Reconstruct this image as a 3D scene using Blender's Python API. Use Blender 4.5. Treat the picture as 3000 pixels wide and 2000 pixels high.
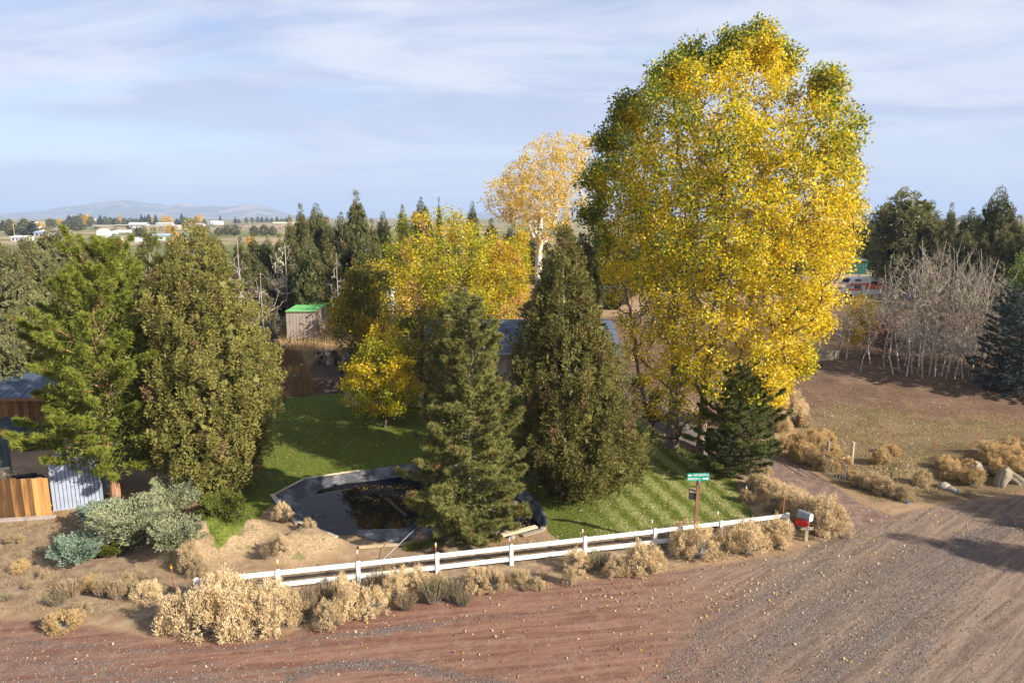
import bpy, math, numpy as np
from mathutils import Vector
R_ = math.radians
S = bpy.context.scene
for o in list(bpy.data.objects):
    bpy.data.objects.remove(o)

# ------------------------------------------------------------------ camera
F = 2000.0                      # focal length in pixels of the 3000 x 2000 photograph
CAMZ = 15.0
PITCH = math.atan(364.0 / F)
cd = bpy.data.cameras.new('camera')
cam = bpy.data.objects.new('camera', cd)
S.collection.objects.link(cam)
cd.sensor_width = 36.0
cd.lens = 24.0
cd.clip_start = 0.5
cd.clip_end = 60000.0
cam.location = (0, 0, CAMZ)
cam.rotation_euler = (math.pi / 2 - PITCH, 0, 0)
S.camera = cam

# ------------------------------------------------------------------ sky, sun, exposure
SUN_AZ = R_(118.0)              # clockwise from +Y (the way the camera looks): behind and to the right
SUN_EL = R_(28.0)
w = bpy.data.worlds.new('World')
S.world = w
w.use_nodes = True
nt = w.node_tree
nt.nodes.clear()
N = nt.nodes.new
L = nt.links.new
out = N('ShaderNodeOutputWorld')
sky = N('ShaderNodeTexSky')
sky.sky_type = 'NISHITA'
sky.sun_disc = False
sky.sun_elevation = SUN_EL
sky.sun_rotation = SUN_AZ
sky.altitude = 900
sky.air_density = 1.0
sky.dust_density = 1.0
sky.ozone_density = 2.2
bg = N('ShaderNodeBackground')
bg.inputs['Strength'].default_value = 0.075
L(sky.outputs[0], bg.inputs[0])
tc = N('ShaderNodeTexCoord')
sep = N('ShaderNodeSeparateXYZ')
L(tc.outputs['Generated'], sep.inputs[0])
def wm(op, a, b=None, clamp=False):
    n = N('ShaderNodeMath'); n.operation = op; n.use_clamp = clamp
    for i, v in enumerate((a, b)):
        if v is None: continue
        if isinstance(v, (int, float)): n.inputs[i].default_value = v
        else: L(v, n.inputs[i])
    return n.outputs[0]
zz = wm('ADD', wm('MAXIMUM', sep.outputs[2], 0.0), 0.10)
cmb = N('ShaderNodeCombineXYZ')
L(wm('DIVIDE', sep.outputs[0], zz), cmb.inputs[0])
L(wm('DIVIDE', sep.outputs[1], zz), cmb.inputs[1])
def wnoise(sx, sy, det, rough, dist, off):
    mp = N('ShaderNodeMapping')
    mp.inputs['Scale'].default_value = (sx, sy, 1)
    mp.inputs['Location'].default_value = off
    mp.inputs['Rotation'].default_value = (0, 0, R_(8))
    L(cmb.outputs[0], mp.inputs[0])
    n = N('ShaderNodeTexNoise')
    n.inputs['Scale'].default_value = 1.0
    n.inputs['Detail'].default_value = det
    n.inputs['Roughness'].default_value = rough
    n.inputs['Distortion'].default_value = dist
    L(mp.outputs[0], n.inputs[0])
    return n.outputs[0]
def wramp(v, a, b):
    n = N('ShaderNodeMapRange'); n.interpolation_type = 'SMOOTHSTEP'
    n.inputs[1].default_value = a; n.inputs[2].default_value = b
    L(v, n.inputs[0]); return n.outputs[0]
big = wnoise(0.42, 0.55, 4, 0.5, 0.5, (3.1, 5.3, 0))
fine = wnoise(0.62, 1.05, 8, 0.55, 0.9, (1.7, 0.4, 2))
cover = wm('ADD', wm('MULTIPLY', big, 0.60), wm('MULTIPLY', fine, 0.40))
cf = wm('MULTIPLY', wramp(cover, 0.31, 0.56), 0.92)
shade = wramp(wnoise(0.55, 0.85, 9, 0.6, 0.9, (7.7, 2.2, 1)), 0.38, 0.62)
mc = N('ShaderNodeMix'); mc.data_type = 'RGBA'
L(shade, mc.inputs[0])
mc.inputs[6].default_value = (0.48, 0.545, 0.765, 1)
mc.inputs[7].default_value = (0.76, 0.79, 0.885, 1)
bg2 = N('ShaderNodeBackground')
bg2.inputs['Strength'].default_value = 0.475
L(mc.outputs[2], bg2.inputs[0])
mx = N('ShaderNodeMixShader')
L(cf, mx.inputs[0]); L(bg.outputs[0], mx.inputs[1]); L(bg2.outputs[0], mx.inputs[2])
bg3 = N('ShaderNodeBackground')
bg3.inputs['Color'].default_value = (0.62, 0.68, 0.83, 1)
bg3.inputs['Strength'].default_value = 0.46
hzf = N('ShaderNodeMapRange'); hzf.interpolation_type = 'SMOOTHSTEP'
hzf.inputs[1].default_value = 0.0; hzf.inputs[2].default_value = 0.24; hzf.inputs[3].default_value = 0.8; hzf.inputs[4].default_value = 0.0
L(sep.outputs[2], hzf.inputs[0])
mx3 = N('ShaderNodeMixShader')
L(hzf.outputs[0], mx3.inputs[0]); L(mx.outputs[0], mx3.inputs[1]); L(bg3.outputs[0], mx3.inputs[2])
L(mx3.outputs[0], out.inputs[0])

sd = bpy.data.lights.new('sun', 'SUN')
sd.energy = 5.0
sd.angle = R_(0.55)
sd.color = (1.0, 0.91, 0.77)
sun = bpy.data.objects.new('sun', sd)
S.collection.objects.link(sun)
SUND = Vector((math.sin(SUN_AZ) * math.cos(SUN_EL), math.cos(SUN_AZ) * math.cos(SUN_EL), math.sin(SUN_EL)))
sun.rotation_euler = SUND.to_track_quat('Z', 'Y').to_euler()
sun.location = (60, -40, 60)
S.view_settings.view_transform = 'Standard'
S.view_settings.look = 'None'
S.view_settings.exposure = 1.25
S.view_settings.gamma = 1.0
S.cycles.max_bounces = 8
S.cycles.diffuse_bounces = 3
S.cycles.transmission_bounces = 4
S.cycles.transparent_max_bounces = 8
S.cycles.volume_bounces = 0
S.cycles.use_denoising = True

# ------------------------------------------------------------------ numpy noise, geometry helpers
rng = np.random.default_rng(11)
def smooth(a, b, t):
    t = np.clip((np.asarray(t, float) - a) / (b - a), 0, 1)
    return t * t * (3 - 2 * t)
def vnoise(x, y, seed=0):
    x = np.asarray(x, float); y = np.asarray(y, float)
    xi = np.floor(x).astype(np.int64); yi = np.floor(y).astype(np.int64)
    fx = x - xi; fy = y - yi
    fx = fx * fx * (3 - 2 * fx); fy = fy * fy * (3 - 2 * fy)
    def hsh(a, b):
        n = (a * 374761393 + b * 668265263 + seed * 974634571) & 0xffffffff
        n = ((n ^ (n >> 13)) * 1274126177) & 0xffffffff
        return ((n ^ (n >> 16)) & 0xffff) / 65535.0
    a = hsh(xi, yi); b = hsh(xi + 1, yi); c = hsh(xi, yi + 1); d = hsh(xi + 1, yi + 1)
    return (a * (1 - fx) + b * fx) * (1 - fy) + (c * (1 - fx) + d * fx) * fy
def fbm(x, y, seed=0, o=4):
    s = 0; a = 0.5; t = 0
    for i in range(o):
        s = s + a * vnoise(np.asarray(x) * 2 ** i, np.asarray(y) * 2 ** i, seed + i); t += a; a *= 0.5
    return s / t
CP, SP = math.cos(PITCH), math.sin(PITCH)
def ray(px, py):
    px = np.asarray(px, float); py = np.asarray(py, float)
    a = (px - 1500) / F; b = (1000 - py) / F
    return np.stack([a, CP + b * SP, -SP + b * CP], -1)
def P(px, py, Y):
    """point seen at a photograph pixel at distance Y in front of the camera"""
    d = ray(px, py)
    t = np.asarray(Y, float) / d[..., 1]
    p = d * t[..., None]
    p[..., 2] += CAMZ
    return p
def flat(px, py):
    d = ray(px, py); t = -CAMZ / d[..., 2]
    return d[..., 0] * t, d[..., 1] * t
MOUNDS = []
for px, py, r, h in ((592, 1606, 1.1, .70), (672, 1588, 1.15, .60), (540, 1622, .9, .40), (850, 1612, .95, .85), (930, 1600, 1.0, .6), (745, 1572, 1.0, .45),
                     (2860, 1370, 2.2, .35), (2960, 1370, 2.4, .4), (2640, 1385, 1.6, .25)):
    a, b = flat(px, py)
    MOUNDS.append((float(a), float(b), r, h))
FIELD_C = flat(2680, 1180)
def h(X, Y):
    X = np.asarray(X, float); Y = np.asarray(Y, float)
    z = 3.5 * smooth(33, 82, Y)
    far = smooth(120, 320, Y)
    z = z + 0.25 * (fbm(X / 9, Y / 9, 3, 2) - .5) * smooth(40, 60, Y) * (1 - far)
    z = z + 0.05 * (fbm(X / 1.6, Y / 1.6, 9, 3) - .5) * (1 - smooth(60, 110, Y))
    m = 0
    for a, b, r, hh in MOUNDS:
        m = m + hh * np.exp(-((X - a) ** 2 + (Y - b) ** 2) / (r * r))
    z = z + m * (0.45 + 1.1 * fbm(X * 1.5, Y * 1.9, 5, 5))
    fm = np.exp(-(((X - 30) / 16) ** 2 + ((Y - 54) / 9) ** 2))
    z = z + fm * 0.55 * (fbm(X * .55 + 3, Y * .8, 21, 4) - .5)
    # the far plain to the left sinks and rolls a little
    z = z + far * (3.0 * (fbm(X / 260 + 4, Y / 260, 31, 3) - .5) - 1.5)
    return z
def G(px, py):
    """ground point seen at a photograph pixel"""
    d = ray(px, py)
    t = -CAMZ / np.minimum(d[..., 2], -1e-4)
    for i in range(40):
        z = h(d[..., 0] * t, d[..., 1] * t)
        t = t + 0.7 * ((CAMZ - z) / np.maximum(-d[..., 2], 1e-4) - t)
    p = d * t[..., None]
    p[..., 2] = h(p[..., 0], p[..., 1])
    return p
def unit(v):
    return v / np.maximum(np.linalg.norm(v, axis=-1, keepdims=True), 1e-9)
def poly_sd(poly, X, Y):
    """signed distance to a polygon, positive inside"""
    X = np.asarray(X, float); Y = np.asarray(Y, float)
    d2 = np.full(X.shape, 1e18); inside = np.zeros(X.shape, bool)
    n = len(poly)
    for i in range(n):
        x0, y0 = poly[i][:2]; x1, y1 = poly[(i + 1) % n][:2]
        ex, ey = x1 - x0, y1 - y0
        t = np.clip(((X - x0) * ex + (Y - y0) * ey) / (ex * ex + ey * ey + 1e-12), 0, 1)
        d2 = np.minimum(d2, (X - x0 - t * ex) ** 2 + (Y - y0 - t * ey) ** 2)
        c = ((y0 > Y) != (y1 > Y)) & (X < (x1 - x0) * (Y - y0) / (y1 - y0 + 1e-12) + x0)
        inside ^= c
    return np.where(inside, 1, -1) * np.sqrt(d2)
def line_d(line, X, Y):
    d2 = np.full(np.shape(X), 1e18)
    for (x0, y0), (x1, y1) in zip(line[:-1], line[1:]):
        ex, ey = x1 - x0, y1 - y0
        t = np.clip(((X - x0) * ex + (Y - y0) * ey) / (ex * ex + ey * ey + 1e-12), 0, 1)
        d2 = np.minimum(d2, (X - x0 - t * ex) ** 2 + (Y - y0 - t * ey) ** 2)
    return np.sqrt(d2)
def gxy(pts):
    a = np.array(pts, float)
    return G(a[:, 0], a[:, 1])[:, :2]

# ------------------------------------------------------------------ objects
COL = S.collection
def np_mesh(name, V, Q=None, T=None, mat=None, col=None, smooth_=False, attrs=None):
    me = bpy.data.meshes.new(name)
    V = np.asarray(V, np.float32)
    Q = np.zeros((0, 4), np.int32) if Q is None else np.asarray(Q, np.int32).reshape(-1, 4)
    T = np.zeros((0, 3), np.int32) if T is None else np.asarray(T, np.int32).reshape(-1, 3)
    me.vertices.add(len(V)); me.vertices.foreach_set('co', V.ravel())
    nl = Q.size + T.size
    me.loops.add(nl)
    me.loops.foreach_set('vertex_index', np.concatenate([Q.ravel(), T.ravel()]).astype(np.int32))
    me.polygons.add(len(Q) + len(T))
    st = np.concatenate([np.arange(len(Q)) * 4, Q.size + np.arange(len(T)) * 3]).astype(np.int32)
    me.polygons.foreach_set('loop_start', st)
    if smooth_:
        me.polygons.foreach_set('use_smooth', np.ones(len(st), bool))
    me.update(calc_edges=True)
    if col is not None:
        c = np.ones((len(V), 4), np.float32); c[:, :3] = col
        at = me.color_attributes.new('col', 'FLOAT_COLOR', 'POINT')
        at.data.foreach_set('color', c.ravel())
    for k, a in (attrs or {}).items():
        at = me.attributes.new(k, 'FLOAT', 'POINT')
        at.data.foreach_set('value', np.asarray(a, np.float32).ravel())
    if mat: me.materials.append(mat)
    return me
def ob(name, me, parent=None, loc=None, rz=None, sc=None):
    o = bpy.data.objects.new(name, me)
    COL.objects.link(o)
    if parent: o.parent = parent
    if loc is not None: o.location = [float(v) for v in loc]
    if rz is not None: o.rotation_euler = (0, 0, rz)
    if sc is not None: o.scale = sc if hasattr(sc, '__len__') else (sc, sc, sc)
    return o
def tag(o, label=None, cat=None, group=None, kind=None):
    if label: o['label'] = label
    if cat: o['category'] = cat
    if group: o['group'] = group
    if kind: o['kind'] = kind
    return o
def thing(name, label, cat, loc=(0, 0, 0), rz=0.0, group=None, sc=None):
    return tag(ob(name, None, None, loc, rz, sc), label, cat, group)
ORD = ('first second third fourth fifth sixth seventh eighth ninth tenth eleventh twelfth thirteenth fourteenth fifteenth sixteenth '
       'seventeenth eighteenth nineteenth twentieth').split()
ORD += ['%s-%s' % (t, u) for t in ('twenty', 'thirty', 'forty', 'fifty') for u in ORD[:9]]
def ordw(i, n):
    if n == 1: return ''
    if i == 0: return 'leftmost'
    if i == n - 1: return 'rightmost'
    return ORD[i] + ' from the left'
REG = {}
def later(root, key, px):
    """label given at the end: key holds {o} for the place among its likes"""
    REG.setdefault(key, []).append((px, root))
def finish_labels():
    for key, lst in REG.items():
        lst.sort(key=lambda t: t[0])
        for i, (px, o) in enumerate(lst):
            o['label'] = key.replace(', {o}', (', ' + ordw(i, len(lst))) if len(lst) > 1 else '')

class MB:
    """collects boxes, bars and prisms into one mesh"""
    def __init__(s): s.v = []; s.f = []
    def add(s, V, Fs):
        n = len(s.v); s.v += [tuple(map(float, p)) for p in V]; s.f += [tuple(i + n for i in f) for f in Fs]; return s
    def box(s, x0, x1, y0, y1, z0, z1):
        V = [(x0, y0, z0), (x1, y0, z0), (x1, y1, z0), (x0, y1, z0), (x0, y0, z1), (x1, y0, z1), (x1, y1, z1), (x0, y1, z1)]
        return s.add(V, [(3, 2, 1, 0), (4, 5, 6, 7), (0, 1, 5, 4), (1, 2, 6, 5), (2, 3, 7, 6), (3, 0, 4, 7)])
    def prism(s, pts, axis, a, b):
        """closed outline pts in the plane across axis, from a to b"""
        n = len(pts)
        mk = {'x': lambda p, t: (t, p[0], p[1]), 'y': lambda p, t: (p[0], t, p[1]), 'z': lambda p, t: (p[0], p[1], t)}[axis]
        V = [mk(p, a) for p in pts] + [mk(p, b) for p in pts]
        return s.add(V, [tuple(range(n))[::-1], tuple(range(n, 2 * n))] + [(i, (i + 1) % n, n + (i + 1) % n, n + i) for i in range(n)])
    def bar(s, p, q, r, r2=None, k=6):
        p = Vector(p); q = Vector(q); r2 = r if r2 is None else r2
        d = (q - p).normalized(); a = d.orthogonal().normalized(); b = d.cross(a)
        V = []
        for c, rr in ((p, r), (q, r2)):
            V += [c + (a * math.cos(t) + b * math.sin(t)) * rr for t in (2 * math.pi * i / k for i in range(k))]
        return s.add(V, [tuple(range(k))[::-1], tuple(range(k, 2 * k))] + [(i, (i + 1) % k, k + (i + 1) % k, k + i) for i in range(k)])
    def plank(s, p, q, wd, th, up=(0, 0, 1)):
        """board from p to q: wd across (along up), th thick"""
        p = Vector(p); q = Vector(q); d = (q - p).normalized(); up = Vector(up)
        sd_ = d.cross(up).normalized(); u = sd_.cross(d).normalized()
        V = [c + sd_ * (i * th / 2) + u * (j * wd / 2) for c in (p, q) for i, j in ((-1, -1), (1, -1), (1, 1), (-1, 1))]
        return s.add(V, [(3, 2, 1, 0), (4, 5, 6, 7), (0, 1, 5, 4), (1, 2, 6, 5), (2, 3, 7, 6), (3, 0, 4, 7)])
    def mesh(s, name, mat=None, bevel=0, smooth_=False):
        me = bpy.data.meshes.new(name); me.from_pydata(s.v, [], s.f); me.update()
        if bevel:
            import bmesh
            bm = bmesh.new(); bm.from_mesh(me)
            bmesh.ops.recalc_face_normals(bm, faces=bm.faces)
            bmesh.ops.bevel(bm, geom=bm.edges, offset=bevel, segments=1, affect='EDGES')
            bm.to_mesh(me); bm.free()
        if smooth_:
            for p in me.polygons: p.use_smooth = True
        if mat: me.materials.append(mat)
        return me
    def build(s, name, mat=None, parent=None, bevel=0, **k):
        return ob(name, s.mesh(name, mat, bevel), parent, **k)

# ------------------------------------------------------------------ materials
class NT:
    def __init__(s, name):
        s.m = bpy.data.materials.new(name); s.m.use_nodes = True
        s.t = s.m.node_tree; s.t.nodes.clear()
        s.out = s.n('ShaderNodeOutputMaterial')
    def n(s, k): return s.t.nodes.new(k)
    def put(s, v, sock):
        if v is None: return
        if isinstance(v, bpy.types.NodeSocket): s.t.links.new(v, sock)
        elif isinstance(v, (tuple, list)):
            sock.default_value = tuple(v) + ((1,) if len(v) == 3 and sock.type == 'RGBA' else ())
        else: sock.default_value = v
    def pos(s): return s.n('ShaderNodeNewGeometry').outputs['Position']
    def obj(s): return s.n('ShaderNodeTexCoord').outputs['Object']
    def rand(s): return s.n('ShaderNodeObjectInfo').outputs['Random']
    def attr(s, name):
        a = s.n('ShaderNodeAttribute'); a.attribute_name = name; return a
    def map(s, v, sc=(1, 1, 1), rot=(0, 0, 0)):
        m = s.n('ShaderNodeMapping'); s.put(v, m.inputs[0]); m.vector_type = 'TEXTURE'; m.inputs['Scale'].default_value = tuple(1 / x for x in sc); m.inputs['Rotation'].default_value = rot
        return m.outputs[0]
    def noise(s, v, scale, det=4, rough=.55, dist=0.0, w=None):
        n = s.n('ShaderNodeTexNoise')
        if w is not None:
            n.noise_dimensions = '4D'; s.put(w, n.inputs['W'])
        s.put(v, n.inputs['Vector']); n.inputs['Scale'].default_value = scale; n.inputs['Detail'].default_value = det
        n.inputs['Roughness'].default_value = rough; n.inputs['Distortion'].default_value = dist
        return n.outputs[0]
    def voro(s, v, scale, feat='F1', o='Distance'):
        n = s.n('ShaderNodeTexVoronoi'); n.feature = feat; s.put(v, n.inputs['Vector']); n.inputs['Scale'].default_value = scale
        return n.outputs[o]
    def ma(s, op, a, b=None, c=None, clamp=False):
        n = s.n('ShaderNodeMath'); n.operation = op; n.use_clamp = clamp
        for i, v in enumerate((a, b, c)): s.put(v, n.inputs[i])
        return n.outputs[0]
    def step(s, v, a, b, lo=0.0, hi=1.0):
        n = s.n('ShaderNodeMapRange'); n.interpolation_type = 'SMOOTHSTEP'
        s.put(v, n.inputs[0]); s.put(a, n.inputs[1]); s.put(b, n.inputs[2]); n.inputs[3].default_value = lo; n.inputs[4].default_value = hi
        return n.outputs[0]
    def mix(s, f, a, b, mode='MIX'):
        n = s.n('ShaderNodeMix'); n.data_type = 'RGBA'; n.blend_type = mode
        s.put(f, n.inputs[0]); s.put(a, n.inputs[6]); s.put(b, n.inputs[7]); return n.outputs[2]
    def bump(s, hgt, st=.4, dist=.05, nrm=None):
        b = s.n('ShaderNodeBump'); s.put(hgt, b.inputs['Height']); b.inputs['Strength'].default_value = st; b.inputs['Distance'].default_value = dist
        if nrm: s.put(nrm, b.inputs['Normal'])
        return b.outputs[0]
    def prin(s, col, rough=.8, nrm=None, metal=0.0, spec=.3):
        p = s.n('ShaderNodeBsdfPrincipled'); s.put(col, p.inputs['Base Color']); s.put(rough, p.inputs['Roughness'])
        p.inputs['Metallic'].default_value = metal; p.inputs['Specular IOR Level'].default_value = spec
        if nrm: s.put(nrm, p.inputs['Normal'])
        return p.outputs[0]
    def end(s, sh):
        s.t.links.new(sh, s.out.inputs[0]); return s.m
def mat(name, col, rough=.7, var=.25, scale=6, bump=.2, metal=0.0, spec=.3, stretch=(1, 1, 1), rnd=0.0, dist=.02):
    m = NT(name); v = m.map(m.obj(), stretch)
    n = m.noise(v, scale, 6, .6); n2 = m.noise(v, scale * .23, 3, .5)
    k = m.ma('ADD', m.ma('MULTIPLY', n, .6), m.ma('MULTIPLY', n2, .4))
    c = m.mix(m.step(k, .35, .65), tuple(x * (1 - var) for x in col), tuple(min(1, x * (1 + var)) for x in col))
    if rnd:
        c = m.mix(1.0, c, m.mix(m.rand(), (1 - rnd,) * 3, (1 + rnd,) * 3), 'MULTIPLY')
    return m.end(m.prin(c, rough, m.bump(n, bump, dist) if bump else None, metal, spec))
def leafmat(name, trans=.3, rough=.6, spec=.25, rnd=.16):
    m = NT(name); a = m.attr('col').outputs['Color']
    if rnd: a = m.mix(1.0, a, m.mix(m.rand(), (1 - rnd, 1 - rnd * 1.1, 1 - rnd * 1.2), (1 + rnd * .9, 1 + rnd * .85, 1 + rnd * .8)), 'MULTIPLY')
    p = m.prin(a, rough, spec=spec)
    t = m.n('ShaderNodeBsdfTranslucent'); m.put(a, t.inputs[0])
    x = m.n('ShaderNodeMixShader'); x.inputs[0].default_value = trans
    m.t.links.new(p, x.inputs[1]); m.t.links.new(t.outputs[0], x.inputs[2])
    return m.end(x.outputs[0])
def barkmat(name, a, b, sc=7, bump=.8):
    m = NT(name); v = m.map(m.obj(), (1, 1, .22))
    n = m.noise(v, sc, 6, .65, .6)
    c = m.mix(m.step(n, .35, .65), a, b)
    return m.end(m.prin(c, .9, m.bump(n, bump, .06), spec=.1))
M = dict(
    leaf=leafmat('broad_leaf', .50, .5, .35, 0), needle=leafmat('needle_leaf', .26, .6, .2), straw=leafmat('dry_straw', .25, .8, .1),
    bark_cotton=barkmat('cottonwood_bark', (.10, .075, .055), (.31, .25, .185)), bark_pale=barkmat('pale_bark', (.40, .35, .28), (.70, .64, .54), 5, .3),
    bark_pine=barkmat('pine_bark', (.13, .07, .045), (.38, .21, .13)), bark_dark=barkmat('dark_bark', (.05, .035, .025), (.16, .12, .09)),
    bark_grey=barkmat('weathered_wood', (.22, .19, .17), (.46, .41, .37)), bark_aspen=barkmat('aspen_bark', (.27, .24, .19), (.68, .64, .56), 9, .4),
    white=mat('white_paint', (.74, .74, .72), .5, .09, 3, .05), cream=mat('cream_paint', (.66, .60, .46), .6, .08),
    bark_twig=barkmat('twig_bark', (.24, .20, .15), (.46, .40, .31), 5, .2), steel=mat('galvanised_steel', (.38, .39, .40), .4, .12, 8, .05, .7), rust=mat('rusty_steel', (.28, .10, .045), .85, .35, 14, .2),
    black=mat('black_rubber', (.02, .02, .02), .7, .2), glass=mat('dark_glass', (.03, .035, .045), .08, .1, 3, 0, 0, .6),
)
# ------------------------------------------------------------------ zones of the ground
POND_PX = [(797, 1455), (840, 1430), (890, 1406), (960, 1392), (1050, 1383), (1130, 1372), (1200, 1362), (1300, 1365), (1400, 1385), (1480, 1412), (1545, 1445),
           (1575, 1480), (1594, 1515), (1598, 1538), (1560, 1554), (1500, 1562), (1440, 1556), (1370, 1546), (1290, 1548), (1200, 1552), (1100, 1556), (1030, 1560),
           (960, 1560), (920, 1549), (868, 1530), (830, 1498)]
LAWN_PX = [(560, 1560), (600, 1400), (760, 1230), (800, 1172), (900, 1160), (1010, 1150), (1500, 1150), (1780, 1180), (1850, 1212), (1955, 1285), (2060, 1345), (2150, 1400),
           (2180, 1470), (2220, 1512), (2100, 1535), (1900, 1562), (1760, 1582), (1660, 1592), (1606, 1560), (1594, 1500), (1200, 1470), (815, 1462), (770, 1500), (715, 1540), (640, 1580)]
DRIVE_PX = [(1700, 1080), (1850, 1200), (1960, 1278), (2062, 1338), (2155, 1388), (2240, 1392), (2310, 1428), (2400, 1485), (2470, 1560), (2640, 1520), (2530, 1478), (2440, 1420),
            (2350, 1362), (2270, 1318), (2180, 1290), (2080, 1250), (1980, 1190), (1860, 1090)]
FIELD_PX = [(1900, 1160), (1780, 1060), (1760, 930), (2300, 880), (2800, 885), (3500, 920), (3500, 1260), (3000, 1240), (2700, 1225), (2480, 1190), (2330, 1220)]
ROAD_PX = [(-900, 1790), (-200, 1810), (100, 1815), (300, 1840), (470, 1872), (760, 1880), (900, 1838), (1000, 1812), (1300, 1748), (1600, 1712), (2000, 1668), (2300, 1622), (2420, 1580),
           (2480, 1535), (2600, 1510), (2750, 1480), (3000, 1452), (3600, 1400)]
def chaikin(a):
    b = np.roll(a, -1, 0)
    return np.stack([a * .75 + b * .25, a * .25 + b * .75], 1).reshape(-1, 2)
pond = chaikin(chaikin(gxy(POND_PX))); lawn = gxy(LAWN_PX); drive = gxy(DRIVE_PX); field = gxy(FIELD_PX)
re = gxy(ROAD_PX)
road = np.concatenate([re, [[re[-1][0], -60], [-60, -60], [re[0][0], re[0][1] - 4]]])
STROKES = [  # gravel lines the wheels have thrown up: pixels, half width in metres, strength
    ([(-60, 1866), (150, 1885), (480, 1908), (760, 1893), (880, 1872), (1000, 1862), (1150, 1850), (1350, 1815)], .17, .8),
    ([(-200, 1960), (100, 1920), (200, 1960), (330, 1990)], .85, .8), ([(-300, 2040), (250, 1985), (560, 2000), (760, 2040)], .7, .85),
    ([(780, 2040), (880, 1970), (1000, 1948), (1150, 1945), (1320, 1975), (1600, 2040)], .34, .9), ([(760, 1912), (900, 1893), (1000, 1880)], .12, .6),
    ([(1090, 1848), (1160, 1838), (1240, 1834)], .25, .8), ([(1330, 1822), (1500, 1806), (1640, 1778)], .12, .6), ([(560, 1940), (700, 1962), (860, 1958)], .22, .7),
    ([(1900, 2080), (2000, 1930), (2130, 1800), (2300, 1720), (2440, 1650)], .5, .9), ([(2000, 2080), (2180, 1930), (2360, 1820), (2560, 1700), (2720, 1600)], .9, .95),
    ([(2300, 2080), (2480, 1920), (2640, 1800), (2720, 1690), (2850, 1580), (3000, 1530)], .65, 1.), ([(2560, 2080), (2700, 1880), (2760, 1740), (2900, 1620)], .45, .9),
    ([(2230, 1660), (2320, 1648), (2420, 1620), (2520, 1570)], .25, .7), ([(2480, 1590), (2620, 1545), (2800, 1500), (3050, 1480)], .5, .6), ([(2860, 2080), (2850, 1860), (2880, 1740)], .22, .4),
    ([(2960, 2080), (2930, 1860), (2960, 1740)], .18, .4), ([(1500, 1985), (1700, 1930), (1850, 1880)], .2, .35), ([(1800, 1690), (2000, 1675), (2250, 1640)], .12, .3)]
STROKES = [(gxy(p), a * (1.35 if a < .4 else 1.8), b * (.72 if a < .4 else .58)) for p, a, b in STROKES]
DRYG_PX = [(740, 1180), (800, 1020), (820, 990), (880, 840), (1080, 820), (1100, 1000), (930, 1040), (870, 1120), (820, 1180)]
dryg = gxy(DRYG_PX)
WEED_PX = [(2330, 1215), (2480, 1185), (2700, 1222), (3000, 1240), (3400, 1260), (3400, 1400), (3000, 1445), (2750, 1472), (2560, 1470), (2430, 1400), (2350, 1340)]
weed = gxy(WEED_PX)
VERGE_PX = [(-700, 1480), (180, 1510), (260, 1560), (420, 1640), (520, 1700), (760, 1690), (1300, 1600), (1700, 1585), (2320, 1500), (2330, 1600), (2000, 1650), (1300, 1735), (900, 1830), (700, 1870), (450, 1850), (250, 1800), (0, 1770), (-700, 1760)]
verge = gxy(VERGE_PX)
chip_shade = gxy([(868, 1165), (880, 1105), (915, 1050), (960, 1020), (1080, 1020), (1240, 1060), (1240, 1150), (1010, 1155), (1000, 1170)])  # chip-strewn dirt left of the deck; its shade is put into the colour
def zones(X, Y):
    s = lambda d, w: np.clip(.5 + d / w, 0, 1)
    z = dict(m_road=s(poly_sd(road, X, Y), 1.6), m_lawn=s(poly_sd(lawn, X, Y), .7), m_drive=s(poly_sd(drive, X, Y), .9), m_field=s(poly_sd(field, X, Y), 3.0),
             m_dry=s(poly_sd(dryg, X, Y), 2.0), m_weed=s(poly_sd(weed, X, Y), 3.0), m_verge=s(poly_sd(verge, X, Y), 2.0))
    g = np.zeros(np.shape(X))
    for l, wd, st in STROKES:
        g = np.maximum(g, st * np.exp(-(line_d(l, X, Y) / wd) ** 2))
    z['m_grav'] = g
    z['m_chip_shade'] = s(poly_sd(chip_shade, X, Y), 1.6)
    mm = 0
    for a, b, r, hh in MOUNDS[:6]:
        mm = mm + np.exp(-((X - a) ** 2 + (Y - b) ** 2) / (r * r * 1.7))
    z['m_mound'] = np.clip(mm, 0, 1)
    ga_ = G(1745, 1405)[:2]; gb_ = G(1905, 1560)[:2]; e_ = (gb_ - ga_) / np.linalg.norm(gb_ - ga_)
    sv_ = (X - ga_[0]) * -e_[1] + (Y - ga_[1]) * e_[0] + .12 * (fbm(X, Y, 7, 2) - .5)
    z['m_strip'] = smooth(.25, .75, .5 + .5 * np.sin(sv_ * 2 * np.pi / 1.25)) * smooth(3, 6, X)
    z['m_near'] = 1 - smooth(95, 170, Y)
    return z

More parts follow.
